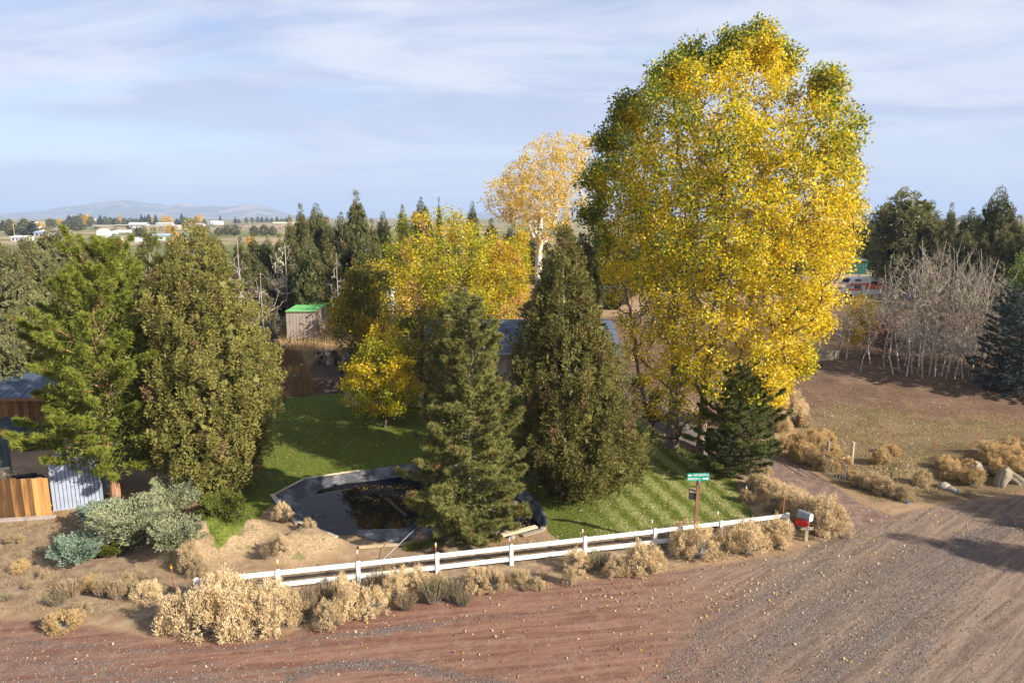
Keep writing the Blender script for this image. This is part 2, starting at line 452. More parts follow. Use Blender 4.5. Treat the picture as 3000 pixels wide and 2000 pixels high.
def soil_material():
    m = NT('soil'); p = m.pos()
    A = lambda k: m.attr(k).outputs['Fac']
    n_f = m.noise(p, 9, 8, .7); n_m = m.noise(p, 1.7, 6, .6); n_l = m.noise(p, .35, 5, .55); n_x = m.noise(p, 34, 4, .7)
    # streaks along the wheel tracks, in metres
    st = m.noise(m.map(p, (.22, 3.4, 1), (0, 0, R_(9))), 1.0, 8, .66, .4)
    st2 = m.noise(m.map(p, (.25, 3.2, 1), (0, 0, R_(37))), 1.0, 8, .66, .6)
    base = m.mix(m.step(n_m, .3, .7), (.235, .150, .088), (.37, .265, .165))
    base = m.mix(m.step(n_l, .38, .62), base, m.mix(n_f, (.20, .128, .082), (.31, .215, .125)))
    base = m.mix(m.step(n_x, .56, .72, 0, .5), base, (.46, .36, .23))
    verge_ = m.mix(m.step(n_m, .35, .65), (.185, .125, .090), (.31, .235, .155))
    base = m.mix(m.step(m.ma('ADD', A('m_verge'), m.ma('MULTIPLY', m.ma('SUBTRACT', n_m, .5), .8)), .4, .7), base, verge_)
    mound = m.mix(m.step(n_f, .3, .7), (.20, .135, .078), (.40, .29, .18))
    mound = m.mix(m.step(n_m, .56, .66, 0, .7), mound, (.11, .125, .035))
    base = m.mix(m.step(m.ma('ADD', A('m_mound'), m.ma('MULTIPLY', m.ma('SUBTRACT', n_m, .5), .6)), .3, .7), base, mound)
    fieldc = m.mix(m.step(n_f, .3, .72), (.112, .070, .047), (.235, .150, .099))
    fieldc = m.mix(m.step(n_l, .4, .6, 0, .5), fieldc, (.235, .155, .104))
    base = m.mix(m.step(m.ma('ADD', A('m_field'), m.ma('MULTIPLY', m.ma('SUBTRACT', n_m, .5), .7)), .35, .65), base, fieldc)
    base = m.mix(m.step(m.ma('ADD', A('m_chip_shade'), m.ma('MULTIPLY', m.ma('SUBTRACT', n_m, .5), .7)), .35, .65), base, m.mix(m.step(n_f, .35, .7), (.055, .038, .028), (.16, .11, .08)))  # wood chip soil, its brown darkened to stand in for shade
    weedc = m.mix(m.step(n_m, .38, .64), m.mix(n_f, (.095, .062, .04), (.22, .15, .095)), m.mix(n_f, (.085, .080, .030), (.25, .185, .10)))
    base = m.mix(m.step(m.ma('ADD', A('m_weed'), m.ma('MULTIPLY', m.ma('SUBTRACT', n_m, .5), .9)), .35, .7), base, weedc)
    dry = m.mix(m.step(n_f, .3, .7), (.20, .135, .07), (.36, .26, .15))
    base = m.mix(m.step(A('m_dry'), .3, .7), base, dry)
    farm = m.mix(m.step(m.noise(p, .013, 4, .5), .44, .56), (.33, .25, .15), (.13, .15, .05))
    farm = m.mix(m.step(m.noise(p, .05, 4, .6), .5, .62), farm, (.16, .13, .075))
    base = m.mix(m.step(A('m_near'), .2, .8), farm, base)
    # red cinder road, tan dust, grey gravel
    red = m.mix(m.step(st, .36, .62), (.150, .074, .053), (.235, .130, .092))
    right = m.step(m.ma('ADD', m.ma('MULTIPLY', m.n('ShaderNodeSeparateXYZ').outputs[0], 0.0), 0.0), 0, 1)
    sx = m.n('ShaderNodeSeparateXYZ'); m.put(p, sx.inputs[0])
    tanf = m.step(m.ma('ADD', sx.outputs[0], m.ma('MULTIPLY', n_l, 9)), 7.0, 17.0)
    tan = m.mix(m.step(st2, .36, .64), (.125, .090, .070), (.240, .176, .132))
    rd = m.mix(tanf, red, tan)
    rd = m.mix(m.step(n_m, .45, .7, 0, .4), rd, (.29, .20, .15))
    rd = m.mix(m.step(n_x, .6, .75, 0, .4), rd, (.42, .33, .26))
    rd = m.mix(m.step(n_f, .58, .72, 0, .35), rd, (.11, .075, .065))
    gv = m.ma('ADD', A('m_grav'), m.ma('MULTIPLY', m.ma('SUBTRACT', m.ma('ADD', m.ma('MULTIPLY', m.noise(p, 3.2, 8, .75), .5), m.ma('MULTIPLY', m.mix(tanf, st, st2), .5)), .5), 2.0))
    gf = m.step(gv, .30, .78)
    peb = m.voro(p, 20)
    gravel = m.mix(m.step(peb, .1, .6), (.25, .212, .190), (.080, .068, .064))
    gravel = m.mix(m.step(n_x, .55, .7, 0, .6), gravel, (.30, .26, .235))
    rd = m.mix(m.ma('MULTIPLY', gf, .92), rd, gravel)
    rmask = m.step(m.ma('ADD', A('m_road'), m.ma('MULTIPLY', m.ma('SUBTRACT', n_m, .5), .7)), .38, .62)
    base = m.mix(rmask, base, rd)
    ash = m.mix(m.step(n_f, .3, .7), (.105, .095, .092), (.175, .155, .145))
    dl = m.mix(m.step(sx.outputs[1], 36.0, 46.0), m.mix(m.step(n_m, .35, .65), (.145, .095, .08), (.235, .16, .13)), ash)
    base = m.mix(m.step(m.ma('ADD', A('m_drive'), m.ma('MULTIPLY', m.ma('SUBTRACT', n_m, .5), .3)), .4, .6), base, dl)
    lw = m.mix(m.step(n_f, .32, .68), (.052, .076, .013), (.155, .172, .034))
    lw = m.mix(m.ma('MULTIPLY', A('m_strip'), m.step(n_f, .25, .6)), lw, (.33, .33, .13))
    base = m.mix(m.step(m.ma('ADD', A('m_lawn'), m.ma('MULTIPLY', m.ma('SUBTRACT', n_m, .5), .4)), .4, .6), base, lw)
    hb = m.ma('ADD', m.ma('MULTIPLY', n_f, .6), m.ma('MULTIPLY', n_x, .35))
    hb = m.ma('ADD', hb, m.ma('MULTIPLY', m.ma('MULTIPLY', gf, m.ma('SUBTRACT', 1.0, peb)), .55))
    track = m.ma('MULTIPLY', m.step(m.noise(m.map(p, (.5, 2.6, 1), (0, 0, R_(-12))), 1.4, 6, .7, 1.2), .35, .65), m.ma('MULTIPLY', A('m_field'), 2.2))
    hb = m.ma('ADD', hb, track)
    hb = m.ma('ADD', hb, m.ma('MULTIPLY', m.ma('MULTIPLY', m.ma('ADD', st, st2), .5), m.ma('MULTIPLY', A('m_road'), .85)))
    nrm = m.bump(hb, .75, .075)
    return m.end(m.prin(base, .95, nrm, spec=.08))
SOIL = soil_material()

def axis_cells(lo, hi, step, ends):
    a = list(np.arange(lo, hi + 1e-6, step))
    for side, lim in ends:
        s_ = step; v = lo if side < 0 else hi; extra = []
        while abs(v) < abs(lim) if side * lim > 0 else (v > lim if side < 0 else v < lim):
            s_ *= 1.13; v += side * s_; extra.append(v)
        a = (extra[::-1] + a) if side < 0 else (a + extra)
    return np.array(a)
ys = [-60, -40, -25, -12, -4, 3, 8, 12, 15]
v = 17.0; stp = .20
while v < 13800:
    ys.append(v)
    stp = .235 if v < 41 else min(.235 * 1.03 ** (len(ys) - 111), v * .06)
    v += max(stp, .235)
ys = np.array(ys)
xs = axis_cells(-26, 32, .29, ((-1, -13500), (1, 13500)))
GX, GY = np.meshgrid(xs, ys)
GX = GX.copy(); GY = GY.copy()
# snap the vertices beside the pond on to its outline, so that the bank has a clean edge
sd_p = poly_sd(pond, GX, GY)
near = np.abs(sd_p) < .17
pp = np.concatenate([pond, pond[:1]])
dense = np.concatenate([np.linspace(pp[i], pp[i + 1], 18, endpoint=False) for i in range(len(pond))])
ix = np.argwhere(near)
for i, j in ix:
    d = np.argmin((dense[:, 0] - GX[i, j]) ** 2 + (dense[:, 1] - GY[i, j]) ** 2)
    GX[i, j], GY[i, j] = dense[d]
GZ = h(GX, GY)
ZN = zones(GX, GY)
ny, nx = GX.shape
idx = np.arange(ny * nx).reshape(ny, nx)
quads = np.stack([idx[:-1, :-1], idx[:-1, 1:], idx[1:, 1:], idx[1:, :-1]], -1).reshape(-1, 4)
VV = np.stack([GX, GY, GZ], -1).reshape(-1, 3)
cx = VV[quads].mean(1)
keep = poly_sd(pond, cx[:, 0], cx[:, 1]) < 0
quads = quads[keep]; cx = cx[keep]
flatz = {k: a.reshape(-1) for k, a in ZN.items()}
zc = {k: flatz[k][quads].mean(1) for k in ('m_road', 'm_lawn', 'm_drive', 'm_field')}
which = np.zeros(len(quads), int)
which[zc['m_field'] > .5] = 4
which[zc['m_road'] > .5] = 1
which[zc['m_drive'] > .5] = 3
which[zc['m_lawn'] > .5] = 2
for k, nm in enumerate(('ground', 'road', 'lawn', 'driveway', 'field')):
    q = quads[which == k]
    used, inv = np.unique(q.ravel(), return_inverse=True)
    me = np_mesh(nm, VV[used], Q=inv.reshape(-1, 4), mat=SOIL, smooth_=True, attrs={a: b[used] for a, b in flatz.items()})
    tag(ob(nm, me), kind='structure')

# ------------------------------------------------------------------ mountains on the horizon
def mountain(name, prof, Yd, depth, seed, label):
    pr = np.array(prof, float)
    n = 220; m_ = 26
    px = np.linspace(pr[0, 0], pr[-1, 0], n)
    top = np.interp(px, pr[:, 0], pr[:, 1])
    top = top - 1.6 * (fbm(px / 22., px * 0 + 1, seed, 3) - .5)
    V = []
    for j in range(m_ + 1):
        f = j / m_
        Yj = Yd - depth + 2 * depth * f
        ridge = 1 - abs(2 * f - 1)
        zt = P(px, top, np.full(n, Yd))
        lift = np.maximum(zt[:, 2] - 3, 0)
        er = fbm(px / 26. + 2, np.full(n, f * 7.), seed + 4, 4)
        z = 1.5 + lift * smooth(0, 1, ridge) * (1 - .55 * (1 - ridge) * er * 1.6 * (ridge < .98))
        V.append(np.stack([zt[:, 0] * (Yj / Yd) ** .5, np.full(n, Yj), z], -1))
    V = np.concatenate(V)
    i = np.arange((m_ + 1) * n).reshape(m_ + 1, n)
    Q = np.stack([i[:-1, :-1], i[:-1, 1:], i[1:, 1:], i[1:, :-1]], -1).reshape(-1, 4)
    mm = NT(name + '_slope'); p = mm.pos()
    c = mm.mix(mm.step(mm.noise(p, .0024, 6, .6, .5), .46, .62), (.10, .105, .07), (.34, .26, .17))
    o = ob(name, np_mesh(name, V, Q=Q, mat=mm.end(mm.prin(c, .95, spec=.05)), smooth_=True))
    tag(o, kind='structure')
mountain('mountain', [(-260, 636), (-100, 634), (0, 630), (60, 622), (95, 619), (135, 617), (190, 605), (240, 600), (300, 590), (370, 586), (395, 588), (430, 594), (470, 599), (500, 603), (515, 601),
                      (540, 591.5), (565, 599), (585, 605), (610, 602), (640, 603), (665, 607), (700, 600), (735, 596.5), (765, 600), (800, 611), (835, 623), (870, 632), (900, 636)], 9500, 1900, 3, '')
mountain('hills', [(1250, 636), (1330, 627), (1400, 623), (1460, 624), (1560, 630), (1700, 632), (2300, 631), (2500, 628), (2640, 630), (2800, 630), (2950, 627), (3100, 630), (3300, 636)], 12500, 900, 8, '')

# ------------------------------------------------------------------ pond
pz = h(pond[:, 0], pond[:, 1])
WATER = float(pz.min()) - .34
pc = pond.mean(0)
def pond_mesh():
    o = dense[::6]
    n = len(o)
    # inward normals
    t = np.roll(o, -1, 0) - np.roll(o, 1, 0)
    nrm = unit(np.stack([-t[:, 1], t[:, 0]], -1))
    if poly_sd(pond, *(o + nrm * .05).T).mean() < 0: nrm = -nrm
    for k in range(12): nrm = unit(nrm + .5 * (np.roll(nrm, 1, 0) + np.roll(nrm, -1, 0)))
    rows = []
    zt = h(o[:, 0], o[:, 1])
    wid = (.40 + 1.1 * smooth(pond[:, 0].min() + 3.4, pond[:, 0].min() + .4, o[:, 0]) + .25 * (fbm(np.arange(n) / 9., np.zeros(n), 5, 2) - .5))[:, None]
    for d, dz in ((-.16, .035), (0, .05), (.3, -.12), (.7, -.36), (1.1, -.66), (1.7, -1.0)):
        q = o + nrm * d * (wid if d > 0 else 1)
        wr = .13 * (fbm(np.arange(n) / 3.1, np.full(n, d * 1.2), 17, 3) - .5)
        z = np.where(dz > 0, h(q[:, 0], q[:, 1]) + dz, zt + dz + (wr if dz < 0 else 0))
        rows.append(np.stack([q[:, 0], q[:, 1], z], -1))
    V = np.concatenate(rows + [np.array([[pc[0], pc[1], zt.mean() - 1.3]])])
    Q = []
    for r in range(len(rows) - 1):
        a = np.arange(n) + r * n; b = np.roll(np.arange(n), -1) + r * n
        Q.append(np.stack([a, b, b + n, a + n], -1))
    a = np.arange(n) + (len(rows) - 1) * n; b = np.roll(np.arange(n), -1) + (len(rows) - 1) * n
    return V, np.concatenate(Q), np.stack([a, b, np.full(n, len(V) - 1)], -1)
m = NT('liner'); p = m.pos(); nn = m.noise(m.map(p, (1.4, .7, 3)), 2.2, 6, .6, 1.4); nd = m.noise(p, 1.1, 5, .6)
liner_m = m.end(m.prin(m.mix(m.step(nd, .42, .64), (.042, .044, .054), (.185, .182, .185)), .55, m.bump(nn, .7, .12), spec=.35))
V, Q, T = pond_mesh()
pl = thing('pond_liner', 'grey black rubber sheet lining the banks of the garden pond', 'pond liner', (0, 0, 0))
ob('bank_sheet', np_mesh('bank_sheet', V, Q=Q, T=T, mat=liner_m, smooth_=True), pl)
for pts in ([(1035, 1556), (1130, 1551), (1205, 1550), (1222, 1562), (1205, 1580), (1165, 1590), (1110, 1586), (1075, 1578), (1048, 1570)], [(1228, 1550), (1330, 1547), (1345, 1568), (1318, 1586), (1262, 1582), (1245, 1565)]):
    q = gxy(pts); c = q.mean(0)
    rings = [c + (q - c) * s_ for s_ in (1, .8, .6, .4, .2)]
    ang = 6
    dn = [np.concatenate([np.linspace(r[i], r[(i + 1) % len(r)], ang, endpoint=False) for i in range(len(r))]) for r in rings]
    V = np.concatenate(dn + [c[None]]); n = len(dn[0])
    z = h(V[:, 0], V[:, 1]) + .035 + .09 * fbm(V[:, 0] * 2.1 + V[:, 1], V[:, 1] * 4.3, 44, 3)
    z[:n] -= .03
    Q = np.concatenate([np.stack([np.arange(n) + r * n, np.roll(np.arange(n), -1) + r * n, np.roll(np.arange(n), -1) + (r + 1) * n, np.arange(n) + (r + 1) * n], -1) for r in range(4)])
    T = np.stack([np.arange(n) + 4 * n, np.roll(np.arange(n), -1) + 4 * n, np.full(n, 5 * n)], -1)
    ob('sheet_flap', np_mesh('sheet_flap', np.column_stack([V, z]), Q=Q, T=T, mat=liner_m, smooth_=True), pl)
m = NT('pond_water'); p = m.pos()
sh_ = m.prin((.006, .007, .010), .03, m.bump(m.noise(p, 3.0, 3, .5), .02, .01), spec=.15)
sh_.node.inputs['IOR'].default_value = 1.33
water_m = m.end(sh_)
n = len(dense[::10]); c = dense[::10]
V = np.column_stack([np.concatenate([c, pc[None]]), np.full(n + 1, WATER)])
T = np.stack([np.arange(n), np.roll(np.arange(n), -1), np.full(n, n)], -1)
tag(ob('water', np_mesh('water', V, T=T, mat=water_m)), kind='structure')
# ------------------------------------------------------------------ plant building blocks (numpy)
def rv(n):
    return unit(rng.normal(size=(n, 3)))
def perp(D):
    a = np.cross(D, rv(len(D)))
    return unit(a)
def cards(Pt, D, Lg, W):
    """leaf quads: base point, direction, length, width"""
    Sd = perp(D); Lg = np.asarray(Lg)[:, None] * np.ones((len(Pt), 1)); W = np.asarray(W)[:, None] * np.ones((len(Pt), 1))
    nn = np.cross(D, Sd)
    V = np.stack([Pt, Pt + D * Lg * .45 + Sd * W * .5, Pt + D * Lg + nn * Lg * .12, Pt + D * Lg * .45 - Sd * W * .5], 1).reshape(-1, 3)
    return V, np.arange(len(Pt) * 4).reshape(-1, 4)
def blades(Pt, D, Lg, W):
    Sd = perp(D) * (np.asarray(W)[:, None] * .5)
    V = np.stack([Pt - Sd, Pt + Sd, Pt + D * np.asarray(Lg)[:, None]], 1).reshape(-1, 3)
    return V, np.arange(len(Pt) * 3).reshape(-1, 3)
def tubes(P0, P1, R0, R1, k=5):
    P0 = np.asarray(P0, float); P1 = np.asarray(P1, float)
    D = unit(P1 - P0)
    ref = np.where(np.abs(D[:, 2:3]) > .9, np.array([[1., 0, 0]]), np.array([[0, 0, 1.]]))
    A = unit(np.cross(D, ref)); B = np.cross(D, A)
    th = 2 * np.pi * np.arange(k) / k
    ring = A[:, None] * np.cos(th)[None, :, None] + B[:, None] * np.sin(th)[None, :, None]
    V = np.concatenate([P0[:, None] + ring * np.asarray(R0)[:, None, None], P1[:, None] + ring * np.asarray(R1)[:, None, None]], 1)
    n = len(P0)
    b = (np.arange(n) * 2 * k)[:, None]; i = np.arange(k)[None]; j = (i + 1) % k
    Q = np.stack([b + i, b + j, b + k + j, b + k + i], -1).reshape(-1, 4)
    return V.reshape(-1, 3), Q
def lerp(a, b, t):
    return np.asarray(a) + (np.asarray(b) - np.asarray(a)) * np.asarray(t)[..., None]
def grow(trunk, targets, up=0.0, alpha=.35, tip=.012, expo=2.2, bend=.10, rmax=9., sub=2):
    """branches: joins every target to the nearest node of the growing skeleton; returns segments and the end nodes"""
    nT = len(trunk)
    cap = nT + len(targets) * (sub + 1)
    nd = np.zeros((cap, 3)); par = np.full(cap, -1); pl_ = np.zeros(cap)
    nd[:nT] = trunk
    for i in range(1, nT):
        par[i] = i - 1; pl_[i] = pl_[i - 1] + np.linalg.norm(trunk[i] - trunk[i - 1])
    c = nT; ends = []
    o = np.argsort(np.linalg.norm(targets - trunk[min(nT - 1, max(1, nT // 2))], axis=1))
    for t in targets[o]:
        d = t - nd[:c]
        ds = np.linalg.norm(d, axis=1)
        hor = np.hypot(d[:, 0], d[:, 1])
        cost = ds + alpha * pl_[:c] + up * np.maximum(0, .75 * hor - d[:, 2]) + (np.arange(c) < 1) * 3
        j = int(np.argmin(cost))
        a = nd[j]; L_ = ds[j]
        prev = j
        for k in range(1, sub + 2):
            f = k / (sub + 1)
            q = a + (t - a) * f
            if k <= sub:
                q = q + rng.normal(size=3) * L_ * bend * .5
                q[2] += -L_ * bend * math.sin(f * math.pi) * (1 if up > 0 else -.6)
            nd[c] = q; par[c] = prev; pl_[c] = pl_[prev] + L_ / (sub + 1)
            prev = c; c += 1
        ends.append(prev)
    nd = nd[:c]; par = par[:c]
    w_ = np.zeros(c); w_[ends] = tip ** expo
    for i in range(c - 1, 0, -1):
        if par[i] >= 0: w_[par[i]] += w_[i]
    r = np.minimum(np.maximum(w_, tip ** expo) ** (1 / expo), rmax)
    i = np.arange(1, c); i = i[par[1:] >= 0]
    return nd[par[i]], nd[i], r[par[i]], r[i], nd[ends], np.array(ends), nd, par, r
class Prof:
    """crown outline from photograph pixels (row, left, right) at distance Y, in metres round the base point"""
    def __init__(s, base, Y, rows):
        rows = sorted(rows, key=lambda r: -r[0])
        a = np.array(rows, float)
        l = P(a[:, 1], a[:, 0], np.full(len(a), Y)); r = P(a[:, 2], a[:, 0], np.full(len(a), Y))
        s.z = l[:, 2] - base[2]; s.c = (l[:, 0] + r[:, 0]) / 2 - base[0]; s.r = (r[:, 0] - l[:, 0]) / 2
    def R(s, z): return np.interp(z, s.z, s.r)
    def C(s, z): return np.interp(z, s.z, s.c)
class Prof2:
    """plain outline: (height share, radius share) for a tree of height H and radius R"""
    def __init__(s, H, R0, pts):
        a = np.array(pts, float); s.z = a[:, 0] * H; s.r = a[:, 1] * R0; s.c = s.z * 0
    R = Prof.R; C = Prof.C
def sample_z(pr, n, pw=1.0):
    zg = np.linspace(pr.z.min(), pr.z.max(), 300)
    wg = np.maximum(pr.R(zg), 1e-3) ** pw
    cdf = np.cumsum(wg) / wg.sum()
    return np.interp(rng.random(n), cdf, zg)
def pack(parts):
    """joins (V, Q, T, colour) lists"""
    Vs, Qs, Ts, Cs = [], [], [], []; n = 0
    for V, Q, T, c in parts:
        Vs.append(V); Cs.append(np.broadcast_to(c, (len(V), 3)))
        if Q is not None: Qs.append(Q + n)
        if T is not None: Ts.append(T + n)
        n += len(V)
    return np.concatenate(Vs), (np.concatenate(Qs) if Qs else None), (np.concatenate(Ts) if Ts else None), np.concatenate(Cs)
def leaf_mesh(name, parts, mt):
    V, Q, T, c = pack(parts)
    return np_mesh(name, V, Q=Q, T=T, mat=mt, col=c)

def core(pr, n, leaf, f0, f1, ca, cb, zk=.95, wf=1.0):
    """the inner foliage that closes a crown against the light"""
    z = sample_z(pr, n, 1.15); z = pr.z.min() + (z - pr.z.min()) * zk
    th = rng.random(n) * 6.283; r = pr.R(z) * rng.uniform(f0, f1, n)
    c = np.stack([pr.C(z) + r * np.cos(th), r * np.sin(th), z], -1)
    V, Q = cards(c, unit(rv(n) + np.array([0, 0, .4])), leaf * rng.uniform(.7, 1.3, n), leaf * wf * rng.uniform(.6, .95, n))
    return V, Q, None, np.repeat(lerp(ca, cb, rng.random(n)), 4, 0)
def juniper(name, pr, n_spray, n_leaf, size=1.0, cols=((.085, .085, .028), (.17, .155, .055)), brown=.06, upness=.9, spread=.5, leaf=.11, fill=.16, lumps=.25, wid=.36, trunk_r=.22, keepz=None):
    """scale-leaved evergreen: upright feathery sprays over a lumpy crown"""
    z = sample_z(pr, n_spray, 1.15)
    th = rng.random(n_spray) * 2 * np.pi
    lump = 1 + lumps * (fbm(th * 1.6 + 40 + np.cos(th) * 2, z * .9, 61, 3) - .5) * 2
    f = np.where(rng.random(n_spray) < fill, .35 + .5 * rng.random(n_spray), .82 + .20 * rng.random(n_spray) + .14 * (rng.random(n_spray) < .12))
    rr = np.maximum(pr.R(z) - .27 * size * (pr.z.max() > 0), .06) * lump * f
    c = np.stack([pr.C(z) + rr * np.cos(th), rr * np.sin(th), z], -1)
    outw = np.stack([np.cos(th), np.sin(th), 0 * th], -1)
    top = np.clip((z - pr.z.min()) / (pr.z.max() - pr.z.min()), 0, 1)
    ax = unit(outw * spread * (1 - .5 * top)[:, None] + np.array([0, 0, upness]) + rng.normal(size=(n_spray, 3)) * .22)
    ln = size * rng.uniform(.65, 1.4, n_spray) * (1 - .35 * top)
    k = np.repeat(np.arange(n_spray), n_leaf)
    t = rng.random(len(k)) ** .8
    rad = size * wid * (np.sin(np.pi * np.clip(t * .85 + .12, 0, 1)) ** .8) * np.sqrt(rng.random(len(k))) * rng.uniform(.7, 1.2, n_spray)[k]
    pd_ = perp(ax[k])
    pt = c[k] + ax[k] * (ln[k] * (t - .45))[:, None] + pd_ * rad[:, None]
    D = unit(ax[k] * .8 + pd_ * .75 + rng.normal(size=(len(k), 3)) * .35)
    V, Q = cards(pt, D, leaf * 1.22 * size * rng.uniform(.7, 1.3, len(k)), leaf * 1.12 * size * rng.uniform(.30, .46, len(k)))
    tone = np.clip(rng.random(n_spray) * .75 + .25 * rng.random(n_spray), 0, 1)
    col = lerp(cols[0], cols[1], np.clip(tone[k] * .7 + .3 * rng.random(len(k)), 0, 1))
    br = (rng.random(n_spray) < brown)[k]
    col[br] = lerp((.16, .10, .05), (.26, .17, .09), rng.random(br.sum()))
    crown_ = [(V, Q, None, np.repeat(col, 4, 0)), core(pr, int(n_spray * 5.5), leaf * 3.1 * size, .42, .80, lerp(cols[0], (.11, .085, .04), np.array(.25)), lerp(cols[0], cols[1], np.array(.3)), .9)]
    crown = leaf_mesh(name + '_crown', crown_, M['needle'])
    H = pr.z.max()
    zs = np.linspace(-.3, H * .9, 9)
    tp = np.stack([pr.C(np.maximum(zs, pr.z.min())) * smooth(0, .5, zs / H), 0 * zs, zs], -1)
    rr_ = trunk_r * (1 - .85 * np.clip(zs / H, 0, 1))
    segs = [(tp[:-1], tp[1:], rr_[:-1], rr_[1:])]
    b = rng.choice(n_spray, min(70, n_spray), replace=False)
    zt = np.clip(c[b, 2] - rr[b] * .5, .3, H * .85)
    st = np.stack([np.interp(zt, zs, tp[:, 0]), 0 * zt, zt], -1)
    segs.append((st, c[b], np.full(len(b), .045), np.full(len(b), .02)))
    VQ = tubes(*[np.concatenate([s_[i] for s_ in segs]) for i in range(4)], k=6)
    trunk = np_mesh(name + '_trunk', VQ[0], Q=VQ[1], mat=M['bark_grey'], smooth_=True)
    return [('crown', crown), ('trunk', trunk)]

def pine(name, pr, step, per, n_side, n_needle, nl=.2, nw=.022, cols=((.045, .075, .018), (.10, .14, .03)), up0=5, up1=50, droop=.0, tuft_sp=.75, trunk_r=.2, bark='bark_pine', inner=.35, vary=.2, side=.3, dead=.03, base_z=None, cored=.8, tup=.35):
    """pine or spruce: whorls of branches with side shoots, each end a brush of needles"""
    z0 = pr.z.min() if base_z is None else base_z
    H = pr.z.max()
    tuP, tuD, segs0, segs1, sr0, sr1 = [], [], [], [], [], []
    z = z0
    while z < H - .25:
        f = (z - z0) / (H - z0)
        Rz = float(pr.R(z)); Cz = float(pr.C(z))
        nb = max(3, int(per * (1 - .45 * f) + rng.random()))
        a0 = rng.random() * 6.28
        for b in range(nb):
            a = a0 + 6.283 * b / nb + rng.normal() * .25
            Lb = Rz * rng.uniform(1 - vary * 1.6, 1 + vary * .6)
            el = R_(up0 + (up1 - up0) * f ** 1.2 + rng.normal() * 7)
            st = np.array([Cz * min(1, f * 4 + .2), 0, z - Lb * math.tan(el) * .55 + rng.normal() * .12])
            st[2] = max(st[2], .25)
            d = np.array([math.cos(a) * math.cos(el), math.sin(a) * math.cos(el), math.sin(el)])
            tt = np.linspace(0, 1, 5)
            pts = st + d * (Lb / math.cos(el)) * tt[:, None]
            pts[:, 2] += (-droop * Lb * tt ** 1.3 + (.10 + droop * .7) * Lb * tt ** 3)
            segs0.append(pts[:-1]); segs1.append(pts[1:])
            r = .012 + .014 * Lb * (1 - tt * .8)
            sr0.append(r[:-1]); sr1.append(r[1:])
            ns = max(2, int(n_side * Lb))
            s_ = inner + (1 - inner) * np.sqrt(rng.random(ns))
            q = np.stack([np.interp(s_, tt, pts[:, i]) for i in range(3)], -1)
            sgn = rng.choice([-1, 1], ns)
            hz = np.array([-math.sin(a), math.cos(a), 0])
            sl = side * (1.15 - s_) * Lb * rng.random(ns) + .08
            sd_ = unit(hz * sgn[:, None] + d * .7 + np.array([0, 0, .28 + (tup - .35) * .5 - droop]) + rng.normal(size=(ns, 3)) * .25)
            e = q + sd_ * sl[:, None]
            segs0.append(q); segs1.append(e); sr0.append(np.full(ns, .010)); sr1.append(np.full(ns, .006))
            for u in np.arange(0, 1.01, tuft_sp):
                tuP.append(q + (e - q) * (1 - u * .9)); tuD.append(unit(sd_ + np.array([0, 0, tup if droop < .1 else .0]) + d * .3))
            tuP.append(pts[-1:]); tuD.append(unit(d[None] + np.array([[0, 0, .3]])))
        z += step * (1 - .4 * f) * rng.uniform(.85, 1.15)
    tuP.append(np.array([[float(pr.C(H)), 0, H - .15]])); tuD.append(np.array([[0, 0, 1.]]))
    tp = np.concatenate(tuP); td = np.concatenate(tuD); n = len(tp)
    k = np.repeat(np.arange(n), n_needle)
    D = unit(td[k] * .55 + rv(len(k)))
    ln = nl * rng.uniform(.7, 1.2, len(k))
    V, T = blades(tp[k] - td[k] * (nl * .5 * rng.random(len(k)))[:, None], D, ln, np.full(len(k), nw) * rng.uniform(.8, 1.3, len(k)))
    tone = rng.random(n)
    col = lerp(cols[0], cols[1], np.clip(.65 * tone[k] + .35 * rng.random(len(k)), 0, 1))
    dd = (rng.random(n) < dead)[k]
    col[dd] = lerp((.20, .11, .04), (.30, .19, .08), rng.random(dd.sum()))
    cr_ = [(V, None, T, np.repeat(col, 3, 0))]
    if cored: cr_.append(core(pr, int(n * cored * 4.5), nl * 1.1, .2, .70, cols[0], lerp(cols[0], cols[1], np.array(.5)), .93, .22))
    crown = leaf_mesh(name + '_crown', cr_, M['needle'])
    zs = np.linspace(-.3, H * .97, 10)
    tr = np.stack([pr.C(np.maximum(zs, z0)) * np.clip((zs / H) * 4, 0, 1) * np.minimum(1, zs / H + .2), 0 * zs, zs], -1)
    rr = trunk_r * (1 - .93 * np.clip(zs / H, 0, 1)); rr[0] *= 1.25
    VQ = tubes(np.concatenate([tr[:-1]] + segs0), np.concatenate([tr[1:]] + segs1), np.concatenate([rr[:-1]] + sr0), np.concatenate([rr[1:]] + sr1), k=5)
    trunk = np_mesh(name + '_trunk', VQ[0], Q=VQ[1], mat=M[bark], smooth_=True)
    return [('crown', crown), ('trunk', trunk)]

